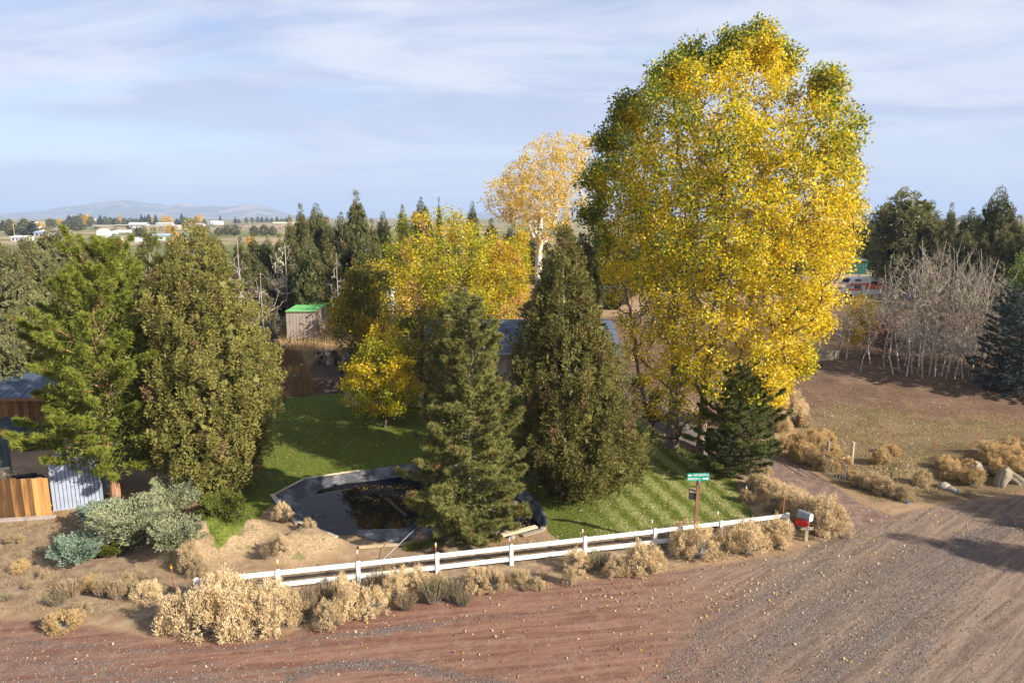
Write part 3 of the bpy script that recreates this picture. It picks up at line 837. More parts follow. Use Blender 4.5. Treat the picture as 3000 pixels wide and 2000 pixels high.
def broadleaf(name, trunk_pts, trunk_r, targets, n_leaf, clus, leaf, colf, up=.6, alpha=.3, tip=.012, bark='bark_pale', expo=2.25, bend=.08, k=5, hang=.0, keep=None, sub=2, rmax=None, wr=.8):
    """leafy tree: skeleton grown to the targets, a cloud of leaves round every end; colf(points) gives the leaf colours"""
    p0, p1, r0, r1, ends, ei, nd, par, r = grow(np.asarray(trunk_pts, float), targets, up, alpha, tip, expo, bend, sub=sub, rmax=rmax or trunk_r)
    tn = len(trunk_pts)
    sc_ = trunk_r / max(r[0], 1e-6)
    tr = np.linspace(1, .55, tn) * trunk_r
    r0 = np.minimum(r0, trunk_r); r1 = np.minimum(r1, trunk_r)
    r0[:tn - 1] = np.maximum(r0[:tn - 1], tr[:-1]); r1[:tn - 1] = np.maximum(r1[:tn - 1], tr[1:])
    r0[0] *= 1.22
    V, Q = tubes(p0, p1, r0, r1, k)
    wood = np_mesh(name + '_trunk', V, Q=Q, mat=M[bark], smooth_=True)
    out_ = [('trunk', wood)]
    if n_leaf:
        src = ends if keep is None else ends[keep(ends)]
        # leaves also sit along the last twig
        kk = np.repeat(np.arange(len(src)), n_leaf)
        pt = src[kk] + rv(len(kk)) * (clus * 1.9 * rng.random(len(kk)) ** .55)[:, None] * np.array([1, 1, .9])
        D = rv(len(kk)); D[:, 2] -= hang; D = unit(D)
        sz = leaf * rng.uniform(.65, 1.3, len(kk))
        V, Q = cards(pt, D, sz, sz * wr)
        col = colf(pt, src[kk])
        out_.append(('crown', leaf_mesh(name + '_crown', [(V, Q, None, np.repeat(col, 4, 0))], M['leaf'])))
    return out_

def crown_targets(pr, n, shell=.45, lumps=.3, seed=5, gap=0.0):
    m_ = int(n * (1.6 if gap else 1))
    z = sample_z(pr, m_, 2.0)
    th = rng.random(m_) * 2 * np.pi
    lump = 1 + lumps * (fbm(np.cos(th) * 1.8 + 9, np.sin(th) * 1.8 + z * .35, seed, 3) - .5) * 2
    rr = pr.R(z) * lump * rng.random(m_) ** shell
    q = np.stack([pr.C(z) + rr * np.cos(th), rr * np.sin(th), z], -1)
    if gap:
        g = fbm(q[:, 0] * .5 + q[:, 1] * .3, q[:, 2] * .5 + 7, seed + 3, 2)
        q = q[np.argsort(-g)[:n]] if m_ > n else q
    return q

def place(name, parts, loc, rz=0.0, sc=1.0, label=None, cat='tree', group=None, key=None, px=0, partnames=None):
    t = thing(name, label, cat, loc, rz, group, sc)
    for pn, me in parts:
        ob(pn, me, t)
    if key: later(t, key, px)
    return t

# ------------------------------------------------------------------ shrubs
def rabbitbrush(seed, hgt_=1.0, rad=.65, puffs=95, tone=0, flop=.0):
    """dome of thin stems, each ending in a puff of cream seed heads"""
    global rng
    keep_, rng = rng, np.random.default_rng(seed)
    el = np.arcsin(rng.random(puffs) ** .8 * .98); a = rng.random(puffs) * 6.283
    lump = 1 + .35 * (fbm(np.cos(a) * 2 + 5, np.sin(a) * 2 + el * 2, seed, 2) - .5) * 2
    rr = rng.uniform(.80, 1.05, puffs) * lump
    c = np.stack([rad * rr * np.cos(a) * np.cos(el), rad * rr * np.sin(a) * np.cos(el), hgt_ * rr * (np.sin(el) * .85 + .13)], -1)
    ns = 100
    k = np.repeat(np.arange(puffs), ns)
    d = rv(len(k)); d[:, 2] *= 1.15
    pr_ = rng.uniform(.075, .165, puffs)[k]
    pt = c[k] + d * (pr_ * rng.random(len(k)) ** .4)[:, None] + unit(c)[k] * (rng.normal(size=len(k)) * .05 - .02)[:, None]
    V, T = blades(pt, unit(d * .8 + np.array([0, 0, .7]) + rv(len(k)) * .5), rng.uniform(.045, .085, len(k)), rng.uniform(.018, .030, len(k)))
    pal = (((.47, .34, .175), (.74, .60, .39)), ((.42, .29, .13), (.66, .49, .26)), ((.35, .26, .14), (.56, .44, .27)))[tone]
    pc_ = rng.random(puffs)
    col = lerp(pal[0], pal[1], np.clip(.6 * pc_[k] + .4 * rng.random(len(k)), 0, 1))
    heads = leaf_mesh('heads', [(V, None, T, np.repeat(col, 3, 0))], M['straw'])
    # stems and the grey green narrow leaves below
    st = rng.normal(size=(puffs, 3)) * np.array([.08, .08, 0]) ; st[:, 2] = .0
    mid = st + (c - st) * .5 + np.array([0, 0, .05])
    V1, Q1 = tubes(np.concatenate([st, mid]), np.concatenate([mid, c]), np.full(2 * puffs, .008), np.full(2 * puffs, .005), 3)
    stems = np_mesh('stems', V1, Q=Q1, mat=M['bark_grey'])
    n = puffs * 13
    j = rng.integers(0, puffs, n); u = rng.uniform(.35, .98, n)
    pt = st[j] + (c[j] - st[j]) * u[:, None] + rng.normal(size=(n, 3)) * .05
    V2, T2 = blades(pt, unit(unit(c[j] - st[j]) + rv(n) * .55), rng.uniform(.07, .15, n), np.full(n, .016))
    col = lerp((.10, .105, .045), (.28, .235, .12), rng.random(n))
    leaves = leaf_mesh('leaves', [(V2, None, T2, np.repeat(col, 3, 0))], M['straw'])
    rng = keep_
    return [('seed_heads', heads), ('stems', stems), ('leaves', leaves)]
def spikybrush(seed, hgt_=1.0, rad=.55, n=170, tone=0):
    """upright bundle of brown bitter stems with narrow leaves"""
    global rng
    keep_, rng = rng, np.random.default_rng(seed)
    a = rng.random(n) * 6.283; q = np.sqrt(rng.random(n))
    st = np.stack([rad * .45 * q * np.cos(a), rad * .45 * q * np.sin(a), 0 * a], -1)
    e = np.stack([rad * 1.25 * q * np.cos(a), rad * 1.25 * q * np.sin(a), hgt_ * rng.uniform(.55, 1.05, n) * (1 - .25 * q)], -1)
    V1, Q1 = tubes(st, e, np.full(n, .009), np.full(n, .004), 3)
    stems = np_mesh('stems', V1, Q=Q1, mat=M['bark_grey'])
    m_ = n * 26
    j = rng.integers(0, n, m_); u = rng.uniform(.3, 1.0, m_)
    dirs = unit(e - st)
    V2, T2 = blades(st[j] + (e - st)[j] * u[:, None] + rng.normal(size=(m_, 3)) * .012, unit(dirs[j] + rv(m_) * .42), rng.uniform(.05, .11, m_), np.full(m_, .015))
    pal = (((.17, .115, .055), (.38, .27, .135)), ((.15, .13, .055), (.34, .29, .13)), ((.30, .20, .09), (.52, .37, .19)))[tone]
    col = lerp(pal[0], pal[1], rng.random(m_))
    lv = leaf_mesh('leaves', [(V2, None, T2, np.repeat(col, 3, 0))], M['straw'])
    rng = keep_
    return [('leaves', lv), ('stems', stems)]
def sprayjuniper(name, R0, H, n_arm, cols, n_leaf=240, leaf=.085, lift=(8, 48), squash=(1, 1)):
    """low spreading conifer: arching arms with flat feathery plumes"""
    a = rng.random(n_arm) * 6.283
    el = np.radians(rng.uniform(lift[0], lift[1], n_arm))
    Lb = R0 * rng.uniform(.55, 1.05, n_arm)
    hor = np.stack([np.cos(a) * squash[0], np.sin(a) * squash[1], 0 * a], -1)
    end_ = hor * (Lb * np.cos(el * .7))[:, None]; end_[:, 2] = .12 + H * np.sin(el) / math.sin(math.radians(lift[1])) * rng.uniform(.75, 1.05, n_arm)
    k = np.repeat(np.arange(n_arm), n_leaf)
    t = rng.uniform(.18, 1.0, len(k))
    # plumes: side sprays that narrow to the tip
    sgn = rng.choice([-1, 1], len(k)); sw = rng.random(len(k)) ** .8
    side_ = np.stack([-hor[k, 1], hor[k, 0], 0 * t], -1)
    wid = R0 * .26 * (np.sin(np.pi * np.clip(t * .86 + .1, 0, 1))) * sw
    tq = np.floor(t * 9) / 9 + (t * 9 % 1) * .035     # sprays come in separate side shoots
    tq = np.clip(tq + wid / R0 * .55 * 1.0, 0, 1.06)
    pt = end_[k] * tq[:, None]
    pt[:, 2] = end_[k, 2] * (tq ** .8) + .05 + .06 * np.sin(tq * 3.1)
    pt += side_ * (wid * sgn)[:, None] + rng.normal(size=(len(k), 3)) * np.array([.035, .035, .05])
    D = unit(unit(end_)[k] * .9 + side_ * (sgn * .6)[:, None] + rng.normal(size=(len(k), 3)) * .35 + np.array([0, 0, .15]))
    V, Q = cards(pt, D, leaf * rng.uniform(.7, 1.35, len(k)), leaf * rng.uniform(.35, .6, len(k)))
    ta = rng.random(n_arm)
    col = lerp(cols[0], cols[1], np.clip(.45 * ta[k] + .3 * t + .25 * rng.random(len(k)), 0, 1))
    crown = leaf_mesh(name + '_crown', [(V, Q, None, np.repeat(col, 4, 0))], M['needle'])
    z0 = np.zeros((n_arm, 3)); mid = end_ * .5; mid[:, 2] = end_[:, 2] * .55
    V1, Q1 = tubes(np.concatenate([z0, mid]), np.concatenate([mid, end_ * .92]), np.concatenate([np.full(n_arm, .045), np.full(n_arm, .025)]), np.concatenate([np.full(n_arm, .025), np.full(n_arm, .01)]), 4)
    return [('crown', crown), ('branches', np_mesh(name + '_branches', V1, Q=Q1, mat=M['bark_grey']))]
def bare(name, H, R0, trunk_pts, tr, n, up, tip, bark, pts, alpha=.3, bend=.1, twigs=0, bark2=None):
    """leafless tree"""
    pr = Prof2(H, R0, pts)
    tg = crown_targets(pr, n, .5, .3, int(H * 10))
    p0, p1, r0, r1, ends, ei, nd, par, r = grow(np.asarray(trunk_pts, float), tg, up, alpha, tip, 2.2, bend)
    m_ = len(trunk_pts); f = np.linspace(1, .12, m_) * tr
    r0 = np.minimum(r0, tr * .6); r1 = np.minimum(r1, tr * .6); r0[:m_ - 1] = f[:-1]; r1[:m_ - 1] = f[1:]
    V, Q = tubes(p0[:m_ - 1], p1[:m_ - 1], r0[:m_ - 1], r1[:m_ - 1], 6)
    V2, Q2 = tubes(p0[m_ - 1:], p1[m_ - 1:], r0[m_ - 1:], r1[m_ - 1:], 4)
    if twigs:
        k = np.repeat(np.arange(len(ends)), twigs)
        d = unit(rv(len(k)) + np.array([0, 0, .9 if up > 0 else .2]))
        V3, T3 = blades(ends[k] - d * .1, d, rng.uniform(.25, .6, len(k)) * H / 9, np.full(len(k), tip * 1.6))
        tw = [(V2, Q2, None, (0, 0, 0)), (V3, None, T3, (0, 0, 0))]
    else: tw = [(V2, Q2, None, (0, 0, 0))]
    V2, Q2, T2, _ = pack(tw)
    return [('trunk', np_mesh(name + '_trunk', V, Q=Q, mat=M[bark], smooth_=True)), ('branches', np_mesh(name + '_branches', V2, Q=Q2, T=T2, mat=M[bark2 or bark]))]
# ------------------------------------------------------------------ the trees round the yard
OLIVE = ((.115, .116, .028), (.310, .282, .080))
# big juniper on the left
b = G(640, 1435); Yb = float(b[1])
pr = Prof(b, Yb, [(1425, 530, 720), (1360, 470, 770), (1270, 440, 802), (1180, 430, 815), (1080, 430, 806), (1000, 438, 780), (920, 445, 745), (850, 448, 708), (780, 455, 672), (720, 488, 640), (684, 524, 608), (648, 560, 574)])
place('juniper_tree', juniper('juniper_big', pr, 1150, 92, 1.0, OLIVE, .04, 1.15, .34, .124, .14, .40, .25), b, label='huge dense olive juniper behind the pale green spreading conifer, left of the lawn', cat='tree')
# its slimmer neighbour behind the pine
b2 = P(415, 1330, Yb + 6.5); b2[2] = h(b2[0], b2[1])
pr = Prof(b2, Yb + 6.5, [(1330, 380, 470), (1200, 340, 520), (1000, 340, 520), (850, 370, 500), (760, 395, 480), (700, 415, 462), (672, 432, 446)])
place('juniper_tree', juniper('juniper_slim', pr, 420, 70, 1.1, ((.09, .105, .026), (.22, .23, .06)), .05, 1.15, .36, .115, .14, .25, .26), b2, label='slim yellowish juniper rising between the long needled pine and the huge juniper', cat='tree')
# tall juniper right of the pond
b = G(1612, 1438); Yb = float(b[1])
pr = Prof(b, Yb, [(1432, 1600, 1640), (1405, 1540, 1860), (1340, 1515, 1905), (1270, 1500, 1895), (1200, 1500, 1860), (1120, 1492, 1850), (1030, 1495, 1815), (960, 1510, 1790), (880, 1545, 1755), (800, 1572, 1722), (740, 1592, 1704), (700, 1612, 1690), (672, 1632, 1652)])
place('juniper_tree', juniper('juniper_tall', pr, 1050, 92, 1.0, ((.088, .090, .022), (.255, .23, .066)), .07, 1.15, .36, .124, .14, .34, .25, trunk_r=.3), b, label='tall pointed dark juniper beside the right end of the pond', cat='tree')
b2 = P(1712, 1200, Yb + 5); b2[2] = h(b2[0], b2[1])
pr = Prof(b2, Yb + 5, [(1200, 1640, 1760), (1000, 1630, 1770), (850, 1655, 1755), (760, 1680, 1740), (690, 1704, 1716)])
place('juniper_tree', juniper('juniper_second', pr, 240, 60, 1.1, ((.07, .078, .022), (.18, .17, .055)), .05, 1.0, .4, .13, .3, .25), b2, label='narrow dark juniper close behind the tall pointed one, against the golden cottonwood', cat='tree')
# long needled pine on the left
b = G(338, 1463); Yb = float(b[1])
pr = Prof(b, Yb, [(1375, 230, 470), (1330, 150, 500), (1270, 60, 505), (1215, 75, 500), (1150, 100, 505), (1050, 95, 500), (960, 100, 450), (880, 120, 420), (820, 165, 405), (770, 205, 380), (730, 250, 350), (695, 290, 310)])
place('pine_tree', pine('pine_left', pr, .54, 6.5, 5.0, 62, .27, .038, ((.11, .145, .018), (.28, .30, .052)), 8, 56, 0, .8, .26, 'bark_pine', .38, .30, .30, .015, tup=.9), b, label='bright green long needled pine with reddish trunk before the grey metal container', cat='tree')
# pine at the pond
b = G(1385, 1574); Yb = float(b[1])
pr = Prof(b, Yb, [(1565, 1290, 1480), (1530, 1215, 1530), (1440, 1185, 1542), (1360, 1192, 1535), (1300, 1200, 1530), (1210, 1238, 1512), (1150, 1252, 1500), (1080, 1262, 1485), (1000, 1278, 1455), (940, 1298, 1425), (900, 1318, 1405), (875, 1340, 1390), (862, 1360, 1372)])
place('pine_tree', pine('pine_pond', pr, .42, 8, 6.4, 46, .23, .036, ((.12, .136, .034), (.32, .31, .10)), -2, 54, 0, .8, .18, 'bark_grey', .35, .22, .32, .05, .35, cored=.9, tup=.6), b, label='broad green pine at the front bank of the pond, branches down to the ground', cat='tree')
# small dark pine by the drive
b = G(2128, 1385); Yb = float(b[1])
pr = Prof(b, Yb, [(1372, 2060, 2240), (1340, 2030, 2290), (1290, 2030, 2308), (1230, 2065, 2300), (1180, 2080, 2270), (1130, 2105, 2240), (1100, 2130, 2225), (1072, 2160, 2190)])
place('pine_tree', pine('pine_drive', pr, .36, 7, 6.5, 34, .20, .036, ((.045, .062, .016), (.155, .172, .046)), 6, 40, 0, .8, .14, 'bark_dark', .3, .34, .34, .02, tup=.4), b, label='small dark green pine under the golden cottonwood, at the edge of the drive', cat='tree')
# blue spruces at the right edge
for bx, by, rows, lab in ((2985, 1150, [(1140, 2870, 3110), (1090, 2862, 3130), (1020, 2880, 3110), (960, 2895, 3090), (900, 2925, 3060), (860, 2948, 3030), (832, 2968, 2985)], 'blue grey spruce in front at the right edge, beside the bare aspens'),
                          (3090, 1120, [(1110, 2960, 3250), (1000, 2970, 3220), (900, 3000, 3170), (820, 3040, 3130), (760, 3080, 3100)], 'taller dark blue spruce cut off by the right edge')):
    b = G(bx, by)
    pr = Prof(b, float(b[1]), rows)
    place('spruce_tree', pine('spruce', pr, .48, 8, 4.5, 18, .17, .056, ((.040, .062, .058), (.115, .150, .150)), -12, 42, .10, .34, .17, 'bark_dark', .15, .12, .34, .0, .3), b, label=lab, cat='tree')

# ------------------------------------------------------------------ golden cottonwood: two stems, one crown each
b = G(1968, 1308); Yb = float(b[1]) + .3
YEL = np.array([(.70, .50, .012), (.75, .57, .03), (.62, .44, .010), (.80, .64, .09)])
GRN = np.array([(.095, .135, .020), (.13, .175, .028), (.17, .205, .036)])
LIM = np.array([(.36, .37, .02), (.48, .44, .02)])
ROWS = [(1200, 1850, 2130), (1110, 1812, 2330), (1040, 1790, 2370), (960, 1770, 2425), (880, 1750, 2452), (800, 1732, 2470), (700, 1705, 2500), (620, 1705, 2508), (536, 1692, 2512), (470, 1712, 2508),
        (383, 1742, 2492), (306, 1778, 2455), (230, 1838, 2400), (170, 1910, 2370), (115, 2010, 2310), (75, 2090, 2275), (42, 2190, 2240)]
prc = Prof(b, Yb, ROWS)
prc.r = np.maximum(prc.r - .55, .15); prc.z = np.where(prc.z > 20, prc.z - .75 * (prc.z - 20) / (prc.z.max() - 20), prc.z)
tg = crown_targets(prc, 1500, .40, .12, 71, gap=0.0)
HT = prc.z.max()
def wp(px, py): 
    q = P(px, py, Yb) - b
    return q
# round leafy tops that break the outline
lob = []
for px, py, r, n in ((2226, 80, 1.3, 34), (2125, 105, 1.2, 34), (1945, 190, 1.4, 36), (1835, 265, 1.2, 30), (1772, 360, 1.0, 16), (2462, 400, 1.1, 30), (2380, 210, 1.0, 22), (2300, 120, 1.0, 22), (1712, 560, .9, 12), (2480, 700, .9, 20), (2030, 120, 1.2, 26), (2310, 1120, .9, 26), (2270, 1050, 1.0, 26), (1725, 470, .9, 12), (2490, 540, .8, 16), (2440, 890, .9, 20), (2360, 1000, 1.0, 24)):
    c = wp(px + (2090 - px) * .05, py + 58); c[1] += rng.normal() * 1.2
    lob.append(c + rv(int(n * 1.5)) * (r * .95 * rng.random(int(n * 1.5)) ** .4)[:, None])
tg = np.concatenate([tg] + lob)
# the lower left is nearly bare: fewer ends there
bare_zone = lambda q: (q[:, 0] < wp(1935, 1000)[0]) & (q[:, 2] < wp(1900, 830)[2])
# two stems share the ends: left trunk takes the left and the front, the right one the rest
b_r = G(2052, 1335) - b
split = tg[:, 0] + .25 * tg[:, 1] + rng.normal(size=len(tg)) * .8 < wp(2030, 600)[0] - (tg[:, 2] > HT * .75) * .6
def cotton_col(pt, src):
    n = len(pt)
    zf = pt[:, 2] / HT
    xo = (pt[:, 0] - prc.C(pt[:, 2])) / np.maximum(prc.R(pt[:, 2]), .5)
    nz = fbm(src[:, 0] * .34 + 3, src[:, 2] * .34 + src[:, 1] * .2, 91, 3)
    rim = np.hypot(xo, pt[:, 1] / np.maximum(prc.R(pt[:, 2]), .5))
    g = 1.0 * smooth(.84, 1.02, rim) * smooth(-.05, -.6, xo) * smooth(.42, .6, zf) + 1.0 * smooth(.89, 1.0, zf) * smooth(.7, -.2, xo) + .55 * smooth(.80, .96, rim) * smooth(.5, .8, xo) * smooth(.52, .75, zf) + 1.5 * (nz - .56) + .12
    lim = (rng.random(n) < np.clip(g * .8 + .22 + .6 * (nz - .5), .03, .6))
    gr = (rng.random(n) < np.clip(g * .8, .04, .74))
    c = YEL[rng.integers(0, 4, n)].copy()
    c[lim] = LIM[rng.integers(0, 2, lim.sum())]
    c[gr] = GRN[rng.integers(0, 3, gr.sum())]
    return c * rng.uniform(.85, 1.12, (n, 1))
lean = wp(2010, 1000)
trunk1 = np.array([[0, 0, -.3], [.05, 0, .6], wp(1975, 1235), wp(1980, 1150), wp(1985, 1050) + [0, .2, 0], wp(1985, 950) + [0, .4, 0], wp(1990, 830) + [0, .5, 0]])
tl = trunk1[0] * 0
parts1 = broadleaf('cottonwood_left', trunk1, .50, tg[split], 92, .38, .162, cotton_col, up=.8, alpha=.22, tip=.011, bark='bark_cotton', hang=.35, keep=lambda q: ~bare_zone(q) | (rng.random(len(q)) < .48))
place('cottonwood_tree', parts1, b, label='huge golden cottonwood with thick furrowed trunk on the lawn beside the drive', cat='tree')
tgr = tg[~split] - b_r
t2 = lambda px, py, dy=0: wp(px, py) - b_r + np.array([0, dy, 0])
trunk2 = np.array([[0, 0, -.3], t2(2058, 1260), t2(2065, 1170), t2(2078, 1060), t2(2095, 940), t2(2110, 820), t2(2125, 700)])
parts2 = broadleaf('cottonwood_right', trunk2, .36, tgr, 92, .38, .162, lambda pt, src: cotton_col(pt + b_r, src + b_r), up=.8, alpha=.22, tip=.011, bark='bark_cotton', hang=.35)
place('cottonwood_tree', parts2, b + b_r, label='right stem of the golden cottonwood pair, its trunk behind the small dark pine', cat='tree')

# two slim dark young trees beside the drive
for bx, by, top, wd, lab in ((1912, 1276, 1150, 62, 'young dark leaved tree with slender trunk just left of the cottonwood trunk'), (1862, 1240, 1090, 70, 'young dark leaved tree against the tall juniper, left of its twin')):
    bb = G(bx, by); Y0 = float(bb[1])
    pr = Prof(bb, Y0, [(by - 40, bx - wd * .3, bx + wd * .3), (by - 70, bx - wd * .5, bx + wd * .5), (top + 20, bx - wd * .35, bx + wd * .35), (top, bx - 4, bx + 4)])
    H0 = pr.z.max()
    pt = broadleaf('young_tree', np.array([[0, 0, -.2], [0, 0, .7], [.03, 0, 1.2]]), .06, crown_targets(pr, 70, .5), 26, .22, .11, lambda p, s_: lerp((.03, .05, .015), (.08, .10, .03), rng.random(len(p))), up=.8, tip=.008, bark='bark_dark')
    place('young_tree', pt, bb, label=lab, cat='tree')

# ------------------------------------------------------------------ yellow green elms behind the pond
def elm_col(cols, wts, seed):
    cols = np.array(cols)
    def f(pt, src):
        nz = fbm(src[:, 0] * .6 + 5, src[:, 2] * .6 + src[:, 1] * .4, seed, 3)
        t = np.clip((nz - .5) * 2.4 + .5 + rng.normal(size=len(pt)) * .16, 0, .999)
        cw = np.cumsum(wts) / np.sum(wts)
        return cols[np.searchsorted(cw, t)] * rng.uniform(.85, 1.15, (len(pt), 1))
    return f
EC = [(.22, .24, .02), (.42, .41, .02), (.58, .47, .02), (.64, .44, .015), (.54, .34, .11)]
def elm(lab, bx, Y0, rows, n, nl, cl, leaf, colf, tr=.22, bark='bark_dark', up=.5, nm='elm_tree'):
    bb = P(bx, rows[0][0], Y0); bb[2] = h(bb[0], bb[1])
    pr = Prof(bb, Y0, rows)
    tp = np.array([[0, 0, -.3], [.1, 0, max(.6, pr.z.min() * .6)], [pr.C(pr.z.min()) * .5, 0, pr.z.min() + (pr.z.max() - pr.z.min()) * .22], [pr.C(pr.z.max()) * .5, 0, pr.z.min() + (pr.z.max() - pr.z.min()) * .4]])
    place(nm, broadleaf(nm, tp, tr, crown_targets(pr, n, .42, .55, int(bx)), int(nl * 1.25), cl, leaf * 1.2, colf, up=up, alpha=.3, tip=.010, bark=bark), bb, label=lab, cat='tree')
elm('broad yellow green elm with orange patches, the largest behind the pond', 1290, 71, [(960, 1060, 1500), (880, 1030, 1520), (800, 1040, 1530), (740, 1085, 1500), (690, 1130, 1450), (650, 1150, 1400), (618, 1230, 1330)], 640, 46, .48, .175, elm_col(EC, (.18, .34, .22, .12, .14), 31), .3)
elm('dark olive elm on the left of the yellow ones, over the firewood', 1080, 57, [(1110, 1040, 1130), (1020, 1000, 1150), (920, 965, 1150), (840, 990, 1140), (780, 1020, 1120), (735, 1060, 1100)], 260, 46, .38, .145, elm_col([(.13, .13, .02), (.27, .23, .02), (.45, .31, .02), (.50, .33, .03)], (.4, .3, .2, .1), 37), .16)
elm('orange yellow elm touching the tall pointed juniper', 1450, 72, [(960, 1390, 1530), (880, 1370, 1548), (800, 1380, 1550), (740, 1400, 1545), (700, 1430, 1520)], 260, 44, .46, .17, elm_col([(.30, .30, .02), (.55, .40, .02), (.60, .36, .02), (.54, .33, .12)], (.2, .35, .25, .2), 41), .18)
elm('slender yellow poplar rising behind the orange yellow elm', 1530, 76, [(880, 1512, 1548), (760, 1506, 1552), (690, 1510, 1546), (645, 1522, 1538)], 90, 40, .32, .15, elm_col([(.40, .38, .02), (.60, .44, .02), (.62, .40, .02)], (.3, .4, .3), 43), .1, nm='poplar_tree')
elm('dark olive shaded elm between deck and house, under the broad yellow one', 1270, 50.5, [(1150, 1200, 1330), (1080, 1130, 1400), (1010, 1110, 1420), (950, 1150, 1400), (900, 1200, 1330)], 230, 44, .36, .14, elm_col([(.12, .12, .02), (.26, .22, .02), (.45, .33, .02), (.36, .26, .08)], (.35, .3, .2, .15), 39), .16)
elm('small bright yellow elm in front of the wooden deck', 1125, 45.8, [(1200, 1050, 1205), (1150, 1008, 1222), (1090, 1012, 1216), (1040, 1038, 1200), (990, 1065, 1170), (945, 1092, 1130)], 230, 48, .26, .12, elm_col([(.22, .24, .02), (.46, .42, .02), (.58, .43, .02), (.64, .46, .02)], (.15, .35, .3, .2), 47), .1)
# golden poplar far behind
bb = P(1578, 790, 92); bb[2] = h(bb[0], bb[1])
pr = Prof(bb, 92, [(740, 1555, 1610), (690, 1540, 1640), (650, 1480, 1680), (610, 1420, 1720), (560, 1404, 1740), (520, 1440, 1745), (470, 1500, 1745), (430, 1530, 1745), (392, 1620, 1735)])
tp = np.array([[0, 0, -.3], P(1580, 720, 92) - bb, P(1582, 660, 92) - bb, P(1585, 610, 92) - bb])
tgp = crown_targets(pr, 620, .42, .25, 77)
place('poplar_tree', broadleaf('golden_poplar', tp, .55, tgp, 28, .44, .23, elm_col([(.62, .42, .05), (.70, .48, .03), (.66, .47, .14), (.66, .44, .02)], (.25, .3, .2, .25), 53), up=.75, alpha=.2, tip=.022, bark='bark_pale'), bb, label='golden poplar with open fan of pale limbs, far behind left of the cottonwood', cat='tree')
pt = broadleaf('brown_tree', np.array([[0, 0, -.2], [0, 0, 1.2], [.1, 0, 2.5]]), .2, crown_targets(Prof2(7, 4.5, [(.25, .5), (.5, 1), (.8, .8), (1, .1)]), 220), 9, .5, .2, elm_col([(.30, .2, .12), (.42, .27, .14), (.48, .33, .2)], (.4, .3, .3), 3), up=.5, tip=.02, bark='bark_grey')
bb = P(1470, 700, 98); bb[2] = h(bb[0], bb[1])
place('bare_tree', pt, bb, label='thin brownish half bare tree below the golden poplar', cat='tree')

# ------------------------------------------------------------------ right side: bush row and aspens
yb = lambda px, py, rows, n, cols, lab, nm, leaf=.13, cl=.3, nl=40: (lambda bb: place(nm, broadleaf(nm, np.array([[0, 0, -.2], [0, 0, .5], [.03, 0, .9]]), .07, crown_targets(Prof(bb, float(bb[1]), rows), n, .5), nl, cl, leaf, elm_col(cols, (1,) * len(cols), 5), up=.6, tip=.008, bark='bark_grey'), bb, label=lab, cat='tree'))(G(px, py))
yb(2520, 1042, [(1005, 2478, 2545), (965, 2470, 2570), (920, 2482, 2580), (890, 2495, 2575), (868, 2515, 2560)], 150, [(.36, .26, .02), (.52, .36, .015), (.60, .42, .02)], 'orange yellow small tree in front of the striped motorhome', 'small_tree')
yb(2585, 1050, [(1020, 2550, 2620), (990, 2545, 2640), (950, 2550, 2620), (915, 2562, 2595)], 80, [(.16, .012, .014), (.24, .02, .02), (.10, .012, .012)], 'dark red bush between the yellow tree and the bare aspens', 'red_bush', .11)
asp = []
for s_ in range(5):
    ln = rng.normal() * .25
    hh = 9.0
    tp = np.array([[0, 0, -.2], [ln * .3 + rng.normal() * .1, rng.normal() * .1, 1.5], [ln + rng.normal() * .15, rng.normal() * .15, 3.4], [ln * 2.2 + rng.normal() * .2, rng.normal() * .2, 5.6], [ln * 3.0 + rng.normal() * .2, rng.normal() * .2, 7.6], [ln * 3.4, 0, 9.0]])
    asp.append(bare('aspen%d' % s_, hh, 1.35, tp, .046, 120, .9, .0065, 'bark_aspen', [(.22, .25), (.35, .6), (.6, 1), (.85, .75), (1, .2)], .12, .07, twigs=5, bark2='bark_twig'))
for i, (px, py, top) in enumerate([(2452, 1060, 880), (2478, 1052, 860), (2520, 1088, 835), (2552, 1068, 790), (2590, 1075, 790), (2618, 1098, 775), (2636, 1088, 742), (2655, 1105, 700), (2672, 1096, 735), (2690, 1092, 722), (2704, 1108, 728), (2722, 1098, 700), (2738, 1104, 715), (2756, 1100, 690), (2770, 1110, 745), (2782, 1092, 722), (2796, 1108, 728), (2810, 1100, 735),
                                    (2822, 1112, 740), (2838, 1102, 745), (2850, 1112, 760), (2866, 1106, 752), (2884, 1100, 790), (2650, 1070, 760), (2700, 1068, 755), (2745, 1070, 742), (2790, 1068, 765), (2835, 1072, 772), (2600, 1060, 820), (2872, 1075, 800)]):
    bb = G(px, py); ht = float(P(px, top, float(bb[1]))[2] - bb[2])
    k = ht / 9.0
    k2 = k * rng.uniform(.75, 1.45)
    t_ = place('aspen_tree', asp[i % 5], bb, rz=rng.random() * 6.28, sc=(k2, k2, k), cat='tree', group='bare white aspens in the grove', key='bare white aspen in the grove left of the blue spruce, {o}', px=px)
    t_.rotation_euler = (rng.normal() * .05, rng.normal() * .05 + (px - 2680) * .0004, rng.random() * 6.28)
elm('green leaved tree behind the blue spruces at the right edge', 3010, 62, [(960, 2950, 3080), (860, 2942, 3090), (790, 2955, 3080), (745, 2985, 3050)], 150, 40, .4, .16, elm_col([(.05, .09, .02), (.09, .14, .03), (.14, .18, .03)], (1, 1, 1), 9), .14, nm='green_tree')
bb = G(2730, 1000); 
pr = Prof(bb, float(bb[1]), [(985, 2690, 2775), (900, 2692, 2770), (850, 2710, 2755), (822, 2726, 2738)])
place('pine_tree', pine('pine_grove', pr, .7, 5, 4, 18, .28, .06, ((.02, .035, .012), (.06, .075, .02)), 5, 45), bb, label='dark young pine hidden among the bare aspens', cat='tree')

